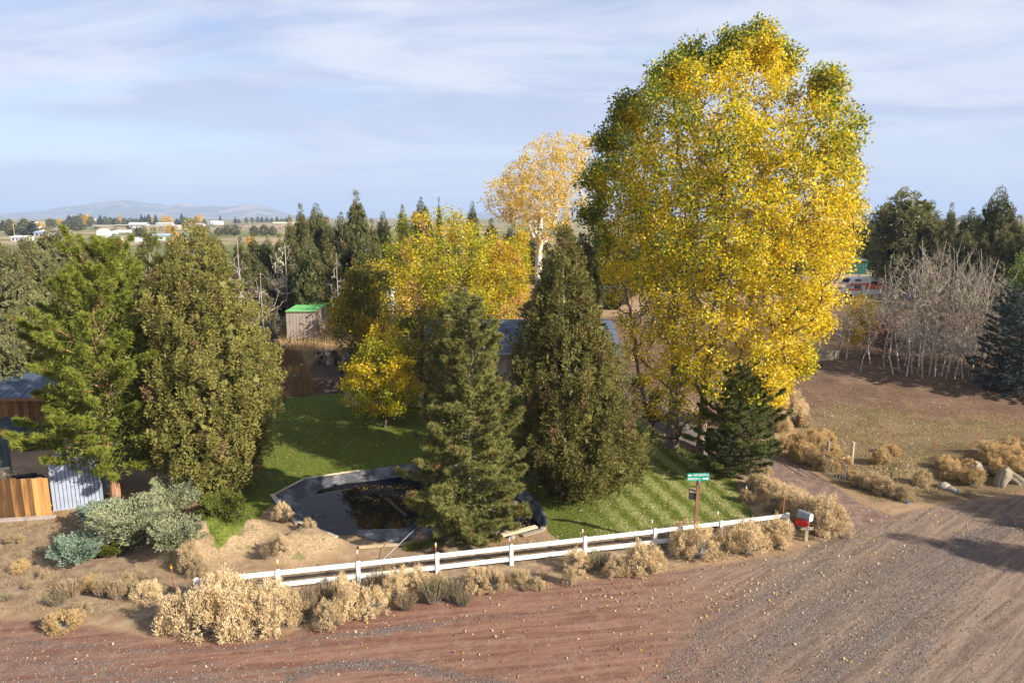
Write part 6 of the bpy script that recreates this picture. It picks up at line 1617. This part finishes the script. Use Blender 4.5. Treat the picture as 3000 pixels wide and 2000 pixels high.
tm = mat('dark_teal_paint', (.03, .06, .075), .35, .1, 3, 0, .2)
MB().prism([(-2.4, .45), (1.0, .45), (1.0, 1.15), (-.7, 1.15), (-1.1, 1.75), (-2.2, 1.78), (-2.7, 1.2), (-3.6, 1.1), (-3.7, .5)], 'y', 0, 1.8).build('body', tm, truck, bevel=.05)
MB().prism([(-2.55, 1.22), (-2.15, 1.68), (-1.2, 1.66), (-.85, 1.22)], 'y', -.012, -.002).build('side_window', M['glass'], truck)
MB().box(1.002, 1.09, .05, 1.75, .48, .68).build('bumper', mat('pale_teal', (.16, .28, .31), .4, .1, 3, 0, .5), truck)
MB().box(1.002, 1.03, .02, .2, .8, 1.0).build('tail_light', mat('tail_red', (.3, .01, .01), .3, .1), truck)
for x in (.15, -2.9):
    wheel(truck, (x, -.02, .36), .38, .25); wheel(truck, (x, 1.82, .36), .38, .25)
p = G(8, 1395)
t = thing('metal_sheet', 'pale teal upright sheet of metal at the far left edge of the yard', 'metal sheet', p, rz=R_(70)); 
for i in range(2): MB().box(i * .3, i * .3 + .27, -.02, .02, 0, 2.3).build('panel', mat('teal_metal', (.15, .22, .25), .4, .2, 4, .05, .5), t)
p = G(18, 1400); t = thing('wood_block', 'pale round block of wood behind the cedar fence', 'wood block', p); MB().bar((0, 0, 0), (0, 0, .6), .28, .26, 12).build('block', tan_wood, t)
for i, (px, py) in enumerate(((55, 1405), (85, 1400), (105, 1408))):
    p = G(px, py); t = thing('tyre', 'old black tyre behind the cedar fence, %s' % ('leftmost of three', 'middle of three', 'rightmost of three')[i], 'tyre', p + [0, 0, .12], group='tyres behind the cedar fence')
    w_ = wheel(t, (0, 0, .0), .4, .24, hub=M['black']); w_.rotation_euler = (R_(80), 0, i)

# ------------------------------------------------------------------ middle: sheds, house, deck, firewood
sA = G(842, 996); sB = G(958, 998)
sh_m = mat('tan_metal', (.29, .24, .20), .6, .04, 2, .03); roof_g = mat('bright_green_roof', (.16, .46, .16), .55, .10, 1.5, .05)
hA = float(P(838, 910, sA[1])[2] - sA[2]); rzs = R_(5)
shed = thing('metal_shed', 'tall tan ribbed shed with bright green slanting roof', 'shed', sA - [0, 0, .1], rz=rzs)
Ws = float(P(928, 998, sA[1])[0] - sA[0]); Ds = 7.2; hB = hA * 1.0
n = 9
for i in range(n):
    a = i * Ws / n; b = (i + 1) * Ws / n
    MB().prism([(a + .002, 0), (b - .05, 0), (b - .04, .03), (b - .002, .03), (b - .002, .06), (a + .002, .06)], 'z', 0, hA).build('panel', sh_m, shed)
MB().add([(0, .062, 0), (Ws, .062, 0), (Ws, Ds, 0), (0, Ds, 0), (0, .062, hA), (Ws, .062, hA), (Ws, Ds, hB), (0, Ds, hB)], [(3, 2, 1, 0), (4, 5, 6, 7), (0, 1, 5, 4), (1, 2, 6, 5), (2, 3, 7, 6), (3, 0, 4, 7)]).build('wall', sh_m, shed)
roofslab(shed, -.04, Ws + .05, -.06, hA + .012, Ds + .1, hB + .03, .06, roof_g)
MB().box(-.03, Ws + .03, -.045, -.002, hA - .14, hA + .008).build('trim', mat('dark_trim', (.10, .08, .07), .6, .1), shed)
# small blue roofed hut
b = P(890, 862, 75); b[2] = h(b[0], b[1]); Wd = 70 / F * 77
hut = thing('small_hut', 'little pale hut with dark blue roof on the grassy slope', 'shed', b)
ht = float(P(890, 833, 75)[2] - b[2]); hr = float(P(890, 815, 76.5)[2] - b[2])
nb = 10
pm = MB().box(0, Wd / nb * .97, -.03, 0, -.3, ht).mesh('plank', mat('pale_siding', (.42, .37, .30), .8, .2))
for i in range(nb): ob('plank', pm, hut, (i * Wd / nb, 0, 0))
MB().box(0, Wd, .004, 3, -.3, ht - .02).build('wall', mat('pale_wall', (.42, .37, .30), .8, .1), hut)
MB().box(Wd * .5, Wd * .68, -.05, -.032, 0, ht * .72).build('door', mat('dark_door', (.06, .06, .06), .7, .2), hut)
roofslab(hut, -.25, Wd + .25, -.35, ht - .02, 1.5, hr, .06, blue_roof); roofslab(hut, -.25, Wd + .25, 3.35, ht - .02, 1.5, hr, .06, blue_roof)
# house behind the trees
hx0, hx1 = float(P(1250, 1100, 53)[0]), float(P(1800, 1100, 53)[0]); hy = 53.0; hz0 = float(h((hx0 + hx1) / 2, hy)) - .2
eav = float(P(1475, 1036, 52.4)[2]) - hz0; rid = float(P(1475, 938, 57.5)[2]) - hz0
house = thing('house', 'low beige house with dark blue grey shingle roof hidden behind the pond trees', 'house', (hx0, hy, hz0))
hw = hx1 - hx0; beige = mat('beige_siding', (.46, .38, .29), .8, .08, 2, .1)
MB().box(0, hw, 0, 9.6, 0, eav - .05).build('wall', beige, house)
m = NT('shingles'); v = m.obj(); br = m.n('ShaderNodeTexBrick'); m.put(m.map(v, (1, 1, 1)), br.inputs[0]); br.inputs['Scale'].default_value = 2.2
br.inputs['Color1'].default_value = (.085, .105, .145, 1); br.inputs['Color2'].default_value = (.13, .15, .19, 1); br.inputs['Mortar'].default_value = (.03, .035, .05, 1); br.inputs['Mortar Size'].default_value = .03; br.inputs['Brick Width'].default_value = .7; br.inputs['Row Height'].default_value = .45
shing = m.end(m.prin(br.outputs[0], .85, spec=.15))
courses = 17; run = 4.9 + .6
for sgn in (1, -1):
    m_ = MB()
    for i in range(courses):
        f0, f1 = i / courses, (i + 1) / courses
        yy = lambda f: (-.6 + run * f) if sgn > 0 else (10.2 - run * f)
        zz_ = lambda f: eav + (rid - eav) * f
        V = [(-.5, yy(f0), zz_(f0)), (hw + .5, yy(f0), zz_(f0)), (hw + .5, yy(f1), zz_(f1)), (-.5, yy(f1), zz_(f1))]
        V += [(-.5, yy(f0), zz_(f0) + .06), (hw + .5, yy(f0), zz_(f0) + .06), (hw + .5, yy(f1), zz_(f1) + .03), (-.5, yy(f1), zz_(f1) + .03)]
        m_.add(V, [(3, 2, 1, 0), (4, 5, 6, 7), (0, 1, 5, 4), (1, 2, 6, 5), (2, 3, 7, 6), (3, 0, 4, 7)])
    m_.build('roof', shing, house)
MB().box(-.5, hw + .5, -.68, -.61, eav - .12, eav + .05).build('gutter', mat('gutter_grey', (.33, .32, .31), .5, .1), house)
for x in (.30, .52, .8):
    f = MB().box(hw * x, hw * x + 1.3, -.04, -.002, 1.0, 2.1).build('window', M['white'], house); MB().box(hw * x + .07, hw * x + 1.23, -.05, -.042, 1.07, 2.03).build('pane', M['glass'], f)
# white sided upper building behind the elms
b = P(1062, 900, 79); b[2] = h(b[0], b[1]); t = thing('garage', 'white lap sided building glimpsed through the elm branches', 'building', b)
wW = float(P(1135, 900, 79)[0] - b[0]); hW = float(P(1062, 850, 79)[2] - b[2])
pm = MB().box(0, wW, -.02, .01, .004, .20).mesh('siding_board', M['white'])
for i in range(int(hW / .205)): ob('siding_board', pm, t, (0, 0, i * .205))
MB().box(0, wW, .02, 5, -.3, hW).build('wall', M['white'], t); roofslab(t, -.3, wW + .3, -.4, hW + .02, 2.6, hW + 1.2, .08, blue_roof); roofslab(t, -.3, wW + .3, 5.4, hW + .02, 2.6, hW + 1.2, .08, blue_roof)
# deck
dk0 = G(1012, 1190); dz = float(P(1012, 1160, dk0[1])[2] - dk0[2]); top = float(P(1012, 1122, dk0[1])[2] - dk0[2])
deck = thing('deck', 'raised beige wooden deck with baluster railing behind the small yellow elm', 'deck', dk0)
dw = float(P(1240, 1190, dk0[1])[0] - dk0[0]); paint = mat('beige_paint', (.46, .38, .26), .7, .12)
MB().box(0, dw, 0, .06, -.3, dz * .62).build('skirt', paint, deck); MB().box(0, .06, .062, 4, -.3, dz * .62).build('skirt', paint, deck)
MB().box(-.06, dw, -.08, 4, dz * .72, dz).build('floor', paint, deck)
for i in range(8): MB().box(i * dw / 7 - .05, i * dw / 7 + .05, -.06, .04, dz + .002, top).build('post', paint, deck)
MB().box(-.08, dw + .06, -.09, .06, top + .002, top + .06).build('top_rail', paint, deck); MB().box(.052, dw, -.03, .02, dz + .1, dz + .16).build('bottom_rail', paint, deck)
bm_ = MB().box(-.02, .02, -.02, .02, dz + .162, top).mesh('baluster', paint)
for i in range(52):
    if i % 7: ob('baluster', bm_, deck, (i * dw / 49 if i * dw / 49 < dw else dw - .05, 0, 0))
# firewood
lm = [MB().bar((-.22, 0, 0), (.22, 0, 0), r, r * .95, 9).mesh('log', mt) for r, mt in ((.17, M['bark_dark']), (.13, M['bark_pine']), (.2, M['bark_grey']))]
wedge = [MB().prism([(-.1, -.08), (.12, -.07), (.02, .13)], 'x', -.2, .2).mesh('split_log', mt) for mt in (plankmat('split_wood', (.22, .12, .07), (.55, .36, .22), .8, .5), M['bark_pine'])]
for i in range(24):
    px = rng.uniform(905, 1000); py = 1150 - abs(rng.normal()) * 22; b = G(px, py)
    o = ob('firewood', wedge[rng.integers(0, 2)], None, b + [0, 0, .10 + rng.random() * .2 * (i > 10)], rng.random() * 6); o.rotation_euler = (rng.random() * 3, rng.normal() * .3, rng.random() * 6)
    tag(o, cat='firewood', group='split firewood scattered before the deck'); later(o, 'split firewood piece left of the deck, {o}', px)
for i in range(16):
    r_ = i // 6; px = 935 + (i % 6) * 15 + 7 * (r_ % 2); b = G(px, 1066); s_ = 1.6 if i % 6 > 1 else 1.0
    o = ob('log', lm[i % 3], None, b + [0, rng.normal() * .1, .2 + r_ * .42], R_(90) + rng.normal() * .15, (s_, s_, s_)); tag(o, cat='log', group='log rounds stacked under the olive elm'); later(o, 'thick round log stacked under the olive elm, {o}', px)

# ------------------------------------------------------------------ right: motorhome, trailer, shed, pen, wires
Yr = float(G(2490, 872)[1]); r0 = P(2486, 872, Yr); r0[2] = h(r0[0], r0[1]); s_ = Yr / CP / F
rv_ = thing('motorhome', 'old white motorhome with orange side stripe parked left of the aspens', 'motorhome', r0)
wm_ = mat('motorhome_white', (.70, .68, .62), .4, .08, 2, 0); om = mat('orange_stripe', (.62, .15, .05), .45, .08, 2, 0)
Lr = 150 * s_; Hr = 58 * s_; gz = 9 * s_
MB().prism([(38 * s_, gz), (Lr, gz + .05), (Lr, Hr), (34 * s_, Hr), (8 * s_, Hr - 2 * s_), (-4 * s_, Hr - 17 * s_), (-3 * s_, Hr - 21 * s_), (38 * s_, Hr - 22 * s_)], 'y', 0, 2.3).build('body', wm_, rv_, bevel=.04)
MB().prism([(-3 * s_, gz), (36 * s_, gz), (36 * s_, Hr - 23 * s_), (13 * s_, Hr - 23 * s_), (8 * s_, gz + 15 * s_), (-3 * s_, gz + 13 * s_)], 'y', .12, 2.2).build('cab', wm_, rv_, bevel=.03)
MB().box(-2 * s_, 36 * s_, .10, .118, gz + 12 * s_, gz + 17 * s_).build('cab_stripe', om, rv_)
MB().box(2 * s_, Lr, -.012, -.002, Hr - 21 * s_, Hr - 16 * s_).build('stripe', om, rv_); MB().box(46 * s_, Lr, -.012, -.002, Hr - 34 * s_, Hr - 21.2 * s_).build('stripe', om, rv_)
for x0_, x1_, z0_, z1_, y_ in ((14, 32, Hr / s_ - 11, Hr / s_ - 4, -.02), (14, 33, gz / s_ + 17.5, gz / s_ + 26, .10), (96, 108, Hr / s_ - 20, Hr / s_ - 9, -.02), (60, 80, Hr / s_ - 20, Hr / s_ - 10, -.02)):
    f = MB().box(x0_ * s_, x1_ * s_, y_ - .004, y_ + .017 - .002, z0_ * s_, z1_ * s_).build('window', M['steel'], rv_)
    for k in range(2): MB().box((x0_ + .8 + k * (x1_ - x0_) / 2) * s_, (x0_ + (k + 1) * (x1_ - x0_) / 2 - .5) * s_, y_ - .010, y_ - .005, (z0_ + .8) * s_, (z1_ - .8) * s_).build('pane', M['glass'], f)
MB().prism([(2 * s_, Hr - 3 * s_ - .02), (-3 * s_, Hr - 15 * s_), (-3.4 * s_, Hr - 15 * s_), (1.6 * s_, Hr - 3 * s_)], 'y', .2, 2.1).build('front_window', M['glass'], rv_)
for x in (16, 112): wheel(rv_, (x * s_, .28, .36), .37, .25, hub=M['white']); wheel(rv_, (x * s_, 2.0, .36), .37, .25, hub=M['white'])
MB().box(84 * s_, 104 * s_, .6, 1.5, Hr + .003, Hr + 5 * s_).build('roof_unit', wm_, rv_, bevel=.04); MB().box(30 * s_, 33 * s_, .5, .9, Hr + .003, Hr + 7 * s_).build('roof_vent', wm_, rv_)
Yt = float(G(2860, 872)[1]); r0 = P(2838, 866, Yt); r0[2] = h(r0[0], r0[1]); s_ = Yt / CP / F
tr = thing('camper_trailer', 'pale camper trailer with rounded roof seen through the right end of the aspens', 'trailer', r0)
MB().prism([(4 * s_, 8 * s_), (80 * s_, 8 * s_), (86 * s_, 22 * s_), (80 * s_, 46 * s_), (60 * s_, 53 * s_), (30 * s_, 51 * s_), (0, 42 * s_), (-2 * s_, 26 * s_)], 'y', 0, 2.3).build('body', wm_, tr, bevel=.05)
for x in (14, 44, 64): f = MB().box(x * s_, (x + 13) * s_, -.03, -.004, 26 * s_, 37 * s_).build('window', M['steel'], tr); MB().box((x + 1) * s_, (x + 12) * s_, -.037, -.031, 27 * s_, 36 * s_).build('pane', M['glass'], f)
for x in (36, 50): wheel(tr, (x * s_, .2, .34), .34, .22); wheel(tr, (x * s_, 2.1, .34), .34, .22)
MB().bar((4 * s_, 1.15, .5), (-1.2, 1.15, .5), .06).build('hitch', M['black'], tr)
for px, py, c, lab, wd in ((2690, 884, (.05, .12, .35), 'small blue car seen through the middle aspens', 60), (2802, 884, (.30, .32, .36), 'grey car seen through the right aspens', 56)):
    Yk = float(G(px, py)[1]); r0 = P(px - wd / 2, py, Yk); r0[2] = h(r0[0], r0[1]); s_ = Yk / CP / F * wd / 60
    car = thing('parked_car', lab, 'car', r0); cmx = mat('car_paint', c, .3, .05, 2, 0, .2)
    MB().prism([(0, .35), (4.0, .35), (4.05, .85), (3.4, .95), (2.9, 1.4), (1.3, 1.42), (.8, .98), (0, .85)], 'y', 0, 1.65).build('body', cmx, car, bevel=.06)
    MB().prism([(.95, .98), (1.4, 1.36), (2.82, 1.35), (3.2, .97)], 'y', -.012, -.003).build('side_window', M['glass'], car)
    for x in (.75, 3.2): wheel(car, (x, 0.02, .32), .32, .2); wheel(car, (x, 1.63, .32), .32, .2)
Yg = float(G(2510, 803)[1]); r0 = P(2440, 803, Yg); r0[2] = h(r0[0], r0[1]); s_ = Yg / CP / F
gs = thing('green_shed', 'dark green metal shed behind the motorhome', 'shed', r0); gm = mat('dark_green_metal', (.012, .075, .055), .5, .1, 2, .05)
n = 12
for i in range(n): MB().prism([(i * 98 / n * s_ + .003, 0), ((i + .9) * 98 / n * s_, 0), ((i + 1) * 98 / n * s_ - .003, .06), ((i + 1) * 98 / n * s_ - .003, .1), (i * 98 / n * s_ + .003, .1)], 'z', 0, 37 * s_).build('panel', gm, gs)
MB().box(0, 98 * s_, .102, 5, -.2, 36.5 * s_).build('wall', gm, gs); roofslab(gs, -.2, 98 * s_ + .2, -.3, 37.3 * s_, 5.2, 43 * s_, .08, mat('green_grey_roof', (.10, .13, .12), .5, .1), 'roof')
# livestock pen
pA = G(2290, 1068); pB = G(2457, 1052); pen = thing('livestock_pen', 'low board pen with rusty pipe corner at the edge of the brown field', 'pen', pA)
d = pB - pA; ph = float(P(2457, 1000, pB[1])[2] - pB[2])
for f, r in ((0, .06), (.42, .05), (1, .06)): MB().bar(d * f + [0, 0, -.2], d * f + [0, 0, ph], r).build('post', M['rust'], pen)
for i, z in enumerate((.02, .19, .36)): MB().plank(d * .425 + [0, -.02, ph * z + .12], d * .995 + [0, -.02, ph * z + .12], ph * .165, .04).build('plank', grey_wood, pen)
MB().plank(d * .0 + [0, -.02, ph * .25], d * .415 + [0, -.02, ph * .25], ph * .48, .03).build('metal_sheet', M['steel'], pen)
MB().plank(d * .3 + [0, 0, ph * .97], d * 1.0 + [0, 0, ph * .97], .14, .06).build('top_rail', grey_wood, pen)
e = d + np.array([-1.2, 2.6, .2])
MB().bar(d + [0, 0, ph], e + [0, 0, ph], .05).bar(e + [0, 0, -.2], e + [0, 0, ph], .05).build('side_rail', M['rust'], pen)
MB().plank(d + [0, 0, .5], e + [0, 0, .5], .5, .04).build('side_board', tan_wood, pen); MB().plank(e + [0, 0, .55], e + [-4, .6, .5], .5, .04).build('back_board', grey_wood, pen)
# overhead wire
for dz, lab in ((0, 'pale overhead cable crossing in front of the green shed'), (26, 'thin lower overhead wire crossing the green shed')):
    m_ = MB(); pts_ = [P(x, y + dz, 96 + (x - 2400) / 30) for x, y in ((2300, 742), (2380, 758), (2450, 764), (2540, 764), (2640, 756), (2760, 738), (2900, 712))]
    o0 = pts_[0].copy()
    for a, c in zip(pts_[:-1], pts_[1:]): m_.bar(a - o0, c - o0, .035 if dz == 0 else .015, None, 4)
    o = m_.build('overhead_wire', M['white'] if dz == 0 else wire_m); o.location = o0; tag(o, lab, 'wire', 'overhead wires')
for px, Y0 in ((2300, 92), (2900, 113)):
    q = P(px, 742 if px < 2500 else 712, Y0 + .7); z = float(h(q[0], q[1])); t = thing('utility_pole', 'wooden utility pole carrying the overhead wires, %s' % ('hidden behind the cottonwood' if px < 2500 else 'behind the spruces at the right edge'), 'pole', (q[0], q[1], z))
    MB().bar((0, 0, -.3), (0, 0, float(q[2]) - z + .6), .14, .1, 8).build('pole', M['bark_dark'], t); MB().box(-1, 1, -.06, .06, float(q[2]) - z + .1, float(q[2]) - z + .22).build('cross_arm', M['bark_dark'], t)

# ------------------------------------------------------------------ far plain: buildings, trucks, bridge
def farhouse(px, base, top, wpx, lab, wall, roof, nm='farm_house', cat='house', dpt=8, gable=.3, win=3, door=True):
    q = G(px - wpx / 2, base); Y0 = float(q[1]); s_ = Y0 / CP / F; W_ = wpx * s_; H_ = max((base - top) * s_, 2.2); hw = H_ * (1 - gable)
    t = thing(nm, lab, cat, q - [0, 0, .3])
    wmx = mat('wall_%s' % nm, wall, .8, .05, 1, 0); rmx = mat('roof_%s' % nm, roof, .7, .1, 1, 0)
    MB().box(0, W_, 0, dpt, 0, hw).build('wall', wmx, t)
    roofslab(t, -.4, W_ + .4, -.5, hw + .02, dpt / 2, H_, .15, rmx); roofslab(t, -.4, W_ + .4, dpt + .5, hw + .02, dpt / 2, H_, .15, rmx)
    for k in range(win): MB().box(W_ * (k + .6) / (win + .6), W_ * (k + .6) / (win + .6) + min(1.6, W_ * .12), -.06, -.005, hw * .35, hw * .75).build('window', M['glass'], t)
    if door: MB().box(W_ * .1, W_ * .1 + min(2.4, W_ * .1), -.06, -.005, 0, hw * .7).build('door', mat('far_door', (.2, .2, .22), .7, .1), t)
    return t
WH_ = (.72, .71, .68)
for a in [(70, 690, 664, 84, 'long cream building behind the dark trees at the far left', (.55, .50, .34), (.5, .48, .42)), (112, 662, 650, 20, 'small white roofed house at the far left skyline', WH_, (.66, .66, .66)), (120, 694, 676, 40, 'blue grey roofed barn at the far left', (.38, .42, .5), (.26, .3, .38)),
          (140, 668, 655, 24, 'white farm building left of the pale tower', WH_, (.62, .62, .60)), (172, 690, 668, 30, 'brown house among the far left trees', (.36, .28, .24), (.24, .18, .16)), (402, 668, 652, 50, 'long grey roofed hall right of the pale tower', (.52, .52, .52), (.46, .5, .55)), (480, 664, 652, 46, 'flat grey hall beside the golden tree', (.5, .47, .42), (.46, .45, .43)),
          (562, 662, 653, 22, 'red roofed building on the plain', (.45, .32, .3), (.38, .10, .09)), (584, 664, 654, 22, 'pink grey house beside the red roofed one', (.5, .42, .4), (.4, .33, .32)), (633, 658, 647, 32, 'bright white long shed on the plain', (.80, .80, .78), (.5, .52, .55)), (610, 658, 649, 16, 'small blue roofed hut left of the bright white shed', (.6, .6, .62), (.2, .3, .5)),
          (472, 704, 684, 62, 'pale green gabled house with grey roof in front of the orange tree', (.50, .58, .42), (.30, .36, .42)), (322, 708, 690, 26, 'small grey house below the white trucks', (.48, .5, .52), (.36, .4, .46)), (388, 708, 695, 16, 'tiny white hut among the junipers', WH_, (.6, .6, .6)), (50, 706, 690, 36, 'white van shaped shelter at the foot of the yellow pole', (.6, .6, .66), (.7, .7, .7))]:
    farhouse(*a)
# pale concrete tower
q = G(286, 664); s_ = float(q[1]) / CP / F; t = thing('concrete_tower', 'pale concrete batching tower with slanted conveyor on the far plain', 'tower', q - [0, 0, .5])
cm_ = mat('pale_concrete', (.58, .54, .46), .8, .08, 1, 0)
MB().box(-8 * s_, 8 * s_, 0, 14 * s_, 0, 24 * s_).build('tower', cm_, t); MB().box(-18 * s_, -8.1 * s_, 1, 12 * s_, 0, 12 * s_).build('annex', cm_, t); MB().box(-40 * s_, -18.2 * s_, 1, 12 * s_, 0, 6 * s_).build('annex', cm_, t)
MB().prism([(8.2 * s_, 0), (20 * s_, 0), (20 * s_, 3 * s_), (8.2 * s_, 18 * s_)], 'y', 2 * s_, 8 * s_).build('conveyor', cm_, t); MB().box(3 * s_, 5 * s_, -.4, -.01, 14 * s_, 22 * s_).build('opening', M['black'], t)
# overpass with embankment, and a second ramp
q = G(385, 672); Yv = float(q[1]); s_ = Yv / CP / F; t = thing('overpass', 'concrete highway overpass with dark opening on the far plain', 'bridge', (q[0], Yv, q[2]))
MB().box(-110 * s_, 130 * s_, 0, 10, 9.5 * s_, 12 * s_).build('deck', mat('bridge_concrete', (.52, .50, .46), .8, .1, 1, 0), t); MB().box(-48 * s_, 44 * s_, -.6, -.05, 11 * s_, 13.5 * s_).build('parapet', mat('bridge_rail', (.50, .44, .42), .8, .1, 1, 0), t)
for x0_, x1_ in ((-112, -20), (38, 132)): MB().prism([(x0_ * s_, -3), (x1_ * s_ + (14 * s_ if x0_ < 0 else 0), -3), (x1_ * s_, 9.3 * s_), (x0_ * s_, 9.3 * s_)] if x0_ < 0 else [((x0_ - 14) * s_, -3), (x1_ * s_, -3), (x1_ * s_, 9.3 * s_), (x0_ * s_, 9.3 * s_)], 'y', .5, 9.5).build('embankment', mat('dry_bank', (.34, .26, .18), .9, .2, .1, 0), t)
q = G(790, 668); Yv = float(q[1]); s_ = Yv / CP / F; t = thing('overpass', 'pale road ramp rising to the right behind the junipers on the far plain', 'bridge', (q[0], Yv, q[2]))
MB().prism([(-110 * s_, -2), (60 * s_, -2), (60 * s_, 15 * s_), (0, 14 * s_), (-60 * s_, 8 * s_), (-110 * s_, 3 * s_)], 'y', 0, 12).build('embankment', mat('grey_bank', (.32, .26, .20), .9, .2, .1, 0), t)
MB().box(10 * s_, 80 * s_, -.5, -.05, 12.5 * s_, 17 * s_).build('parapet', M['cream'], t)
for px, base, wpx, hpx, lab in ((312, 688, 56, 10, 'white semi trailer truck parked on the far plain, left of two'), (355, 684, 50, 10, 'white semi trailer truck parked on the far plain, right of two')):
    q = G(px, base); s_ = float(q[1]) / CP / F; t = thing('semi_truck', lab, 'truck', (q[0] - wpx / 2 * s_, q[1], q[2]))
    MB().box(wpx * .24 * s_, wpx * s_, 0, 2.6, hpx * .28 * s_, hpx * s_).build('trailer', M['white'], t)
    MB().prism([(0, .5), (wpx * .22 * s_, .5), (wpx * .22 * s_, hpx * .95 * s_), (wpx * .08 * s_, hpx * .9 * s_), (wpx * .05 * s_, hpx * .5 * s_), (0, hpx * .45 * s_)], 'y', .1, 2.5).build('cab', M['white'], t)
    for f in (.06, .2, .8, .92): wheel(t, (wpx * f * s_, .1, .5), .5, .3)
q = G(298, 690); s_ = float(q[1]) / CP / F; t = thing('storage_shelter', 'white domed storage shelter beside the parked trucks', 'shelter', q)
MB().prism([(math.cos(a) * 11 * s_ - 5 * s_, max(0, math.sin(a)) * 18 * s_) for a in np.linspace(0, math.pi, 13)], 'y', 0, 9).build('dome', M['white'], t)
for px, base, top, lab in ((43, 692, 656, 'yellow painted pole before the cream building at the far left'), (228, 704, 682, 'wooden pole with box among the left junipers'), (502, 660, 630, 'tall thin power pole beside the golden tree'), (606, 660, 636, 'thin power pole right of the round golden tree'), (733, 656, 628, 'thin power pole before the rightmost mountain')):
    q = G(px, base); s_ = float(q[1]) / CP / F; Hh = (base - top) * s_; t = thing('utility_pole', lab, 'pole', q)
    MB().bar((0, 0, -.5), (0, 0, Hh), .8 * s_, .5 * s_, 6).build('pole', mat('pole_paint', (.52, .40, .10), .7, .1) if px < 100 else M['bark_grey'], t); MB().box(-5 * s_, 5 * s_, -.1, .1, Hh * .93, Hh * .95).build('cross_arm', M['bark_grey'], t)

# ------------------------------------------------------------------ haze
hz_ = MB().box(-14500, 14500, -400, 14600, -12, 300).build('haze', None); tag(hz_, kind='stuff')
m = bpy.data.materials.new('haze'); m.use_nodes = True; m.node_tree.nodes.clear()
o_ = m.node_tree.nodes.new('ShaderNodeOutputMaterial'); v_ = m.node_tree.nodes.new('ShaderNodeVolumePrincipled')
v_.inputs['Color'].default_value = (.46, .60, .86, 1); v_.inputs['Density'].default_value = 1.35e-4; v_.inputs['Anisotropy'].default_value = .0
m.node_tree.links.new(v_.outputs[0], o_.inputs['Volume']); hz_.data.materials.append(m)
finish_labels()
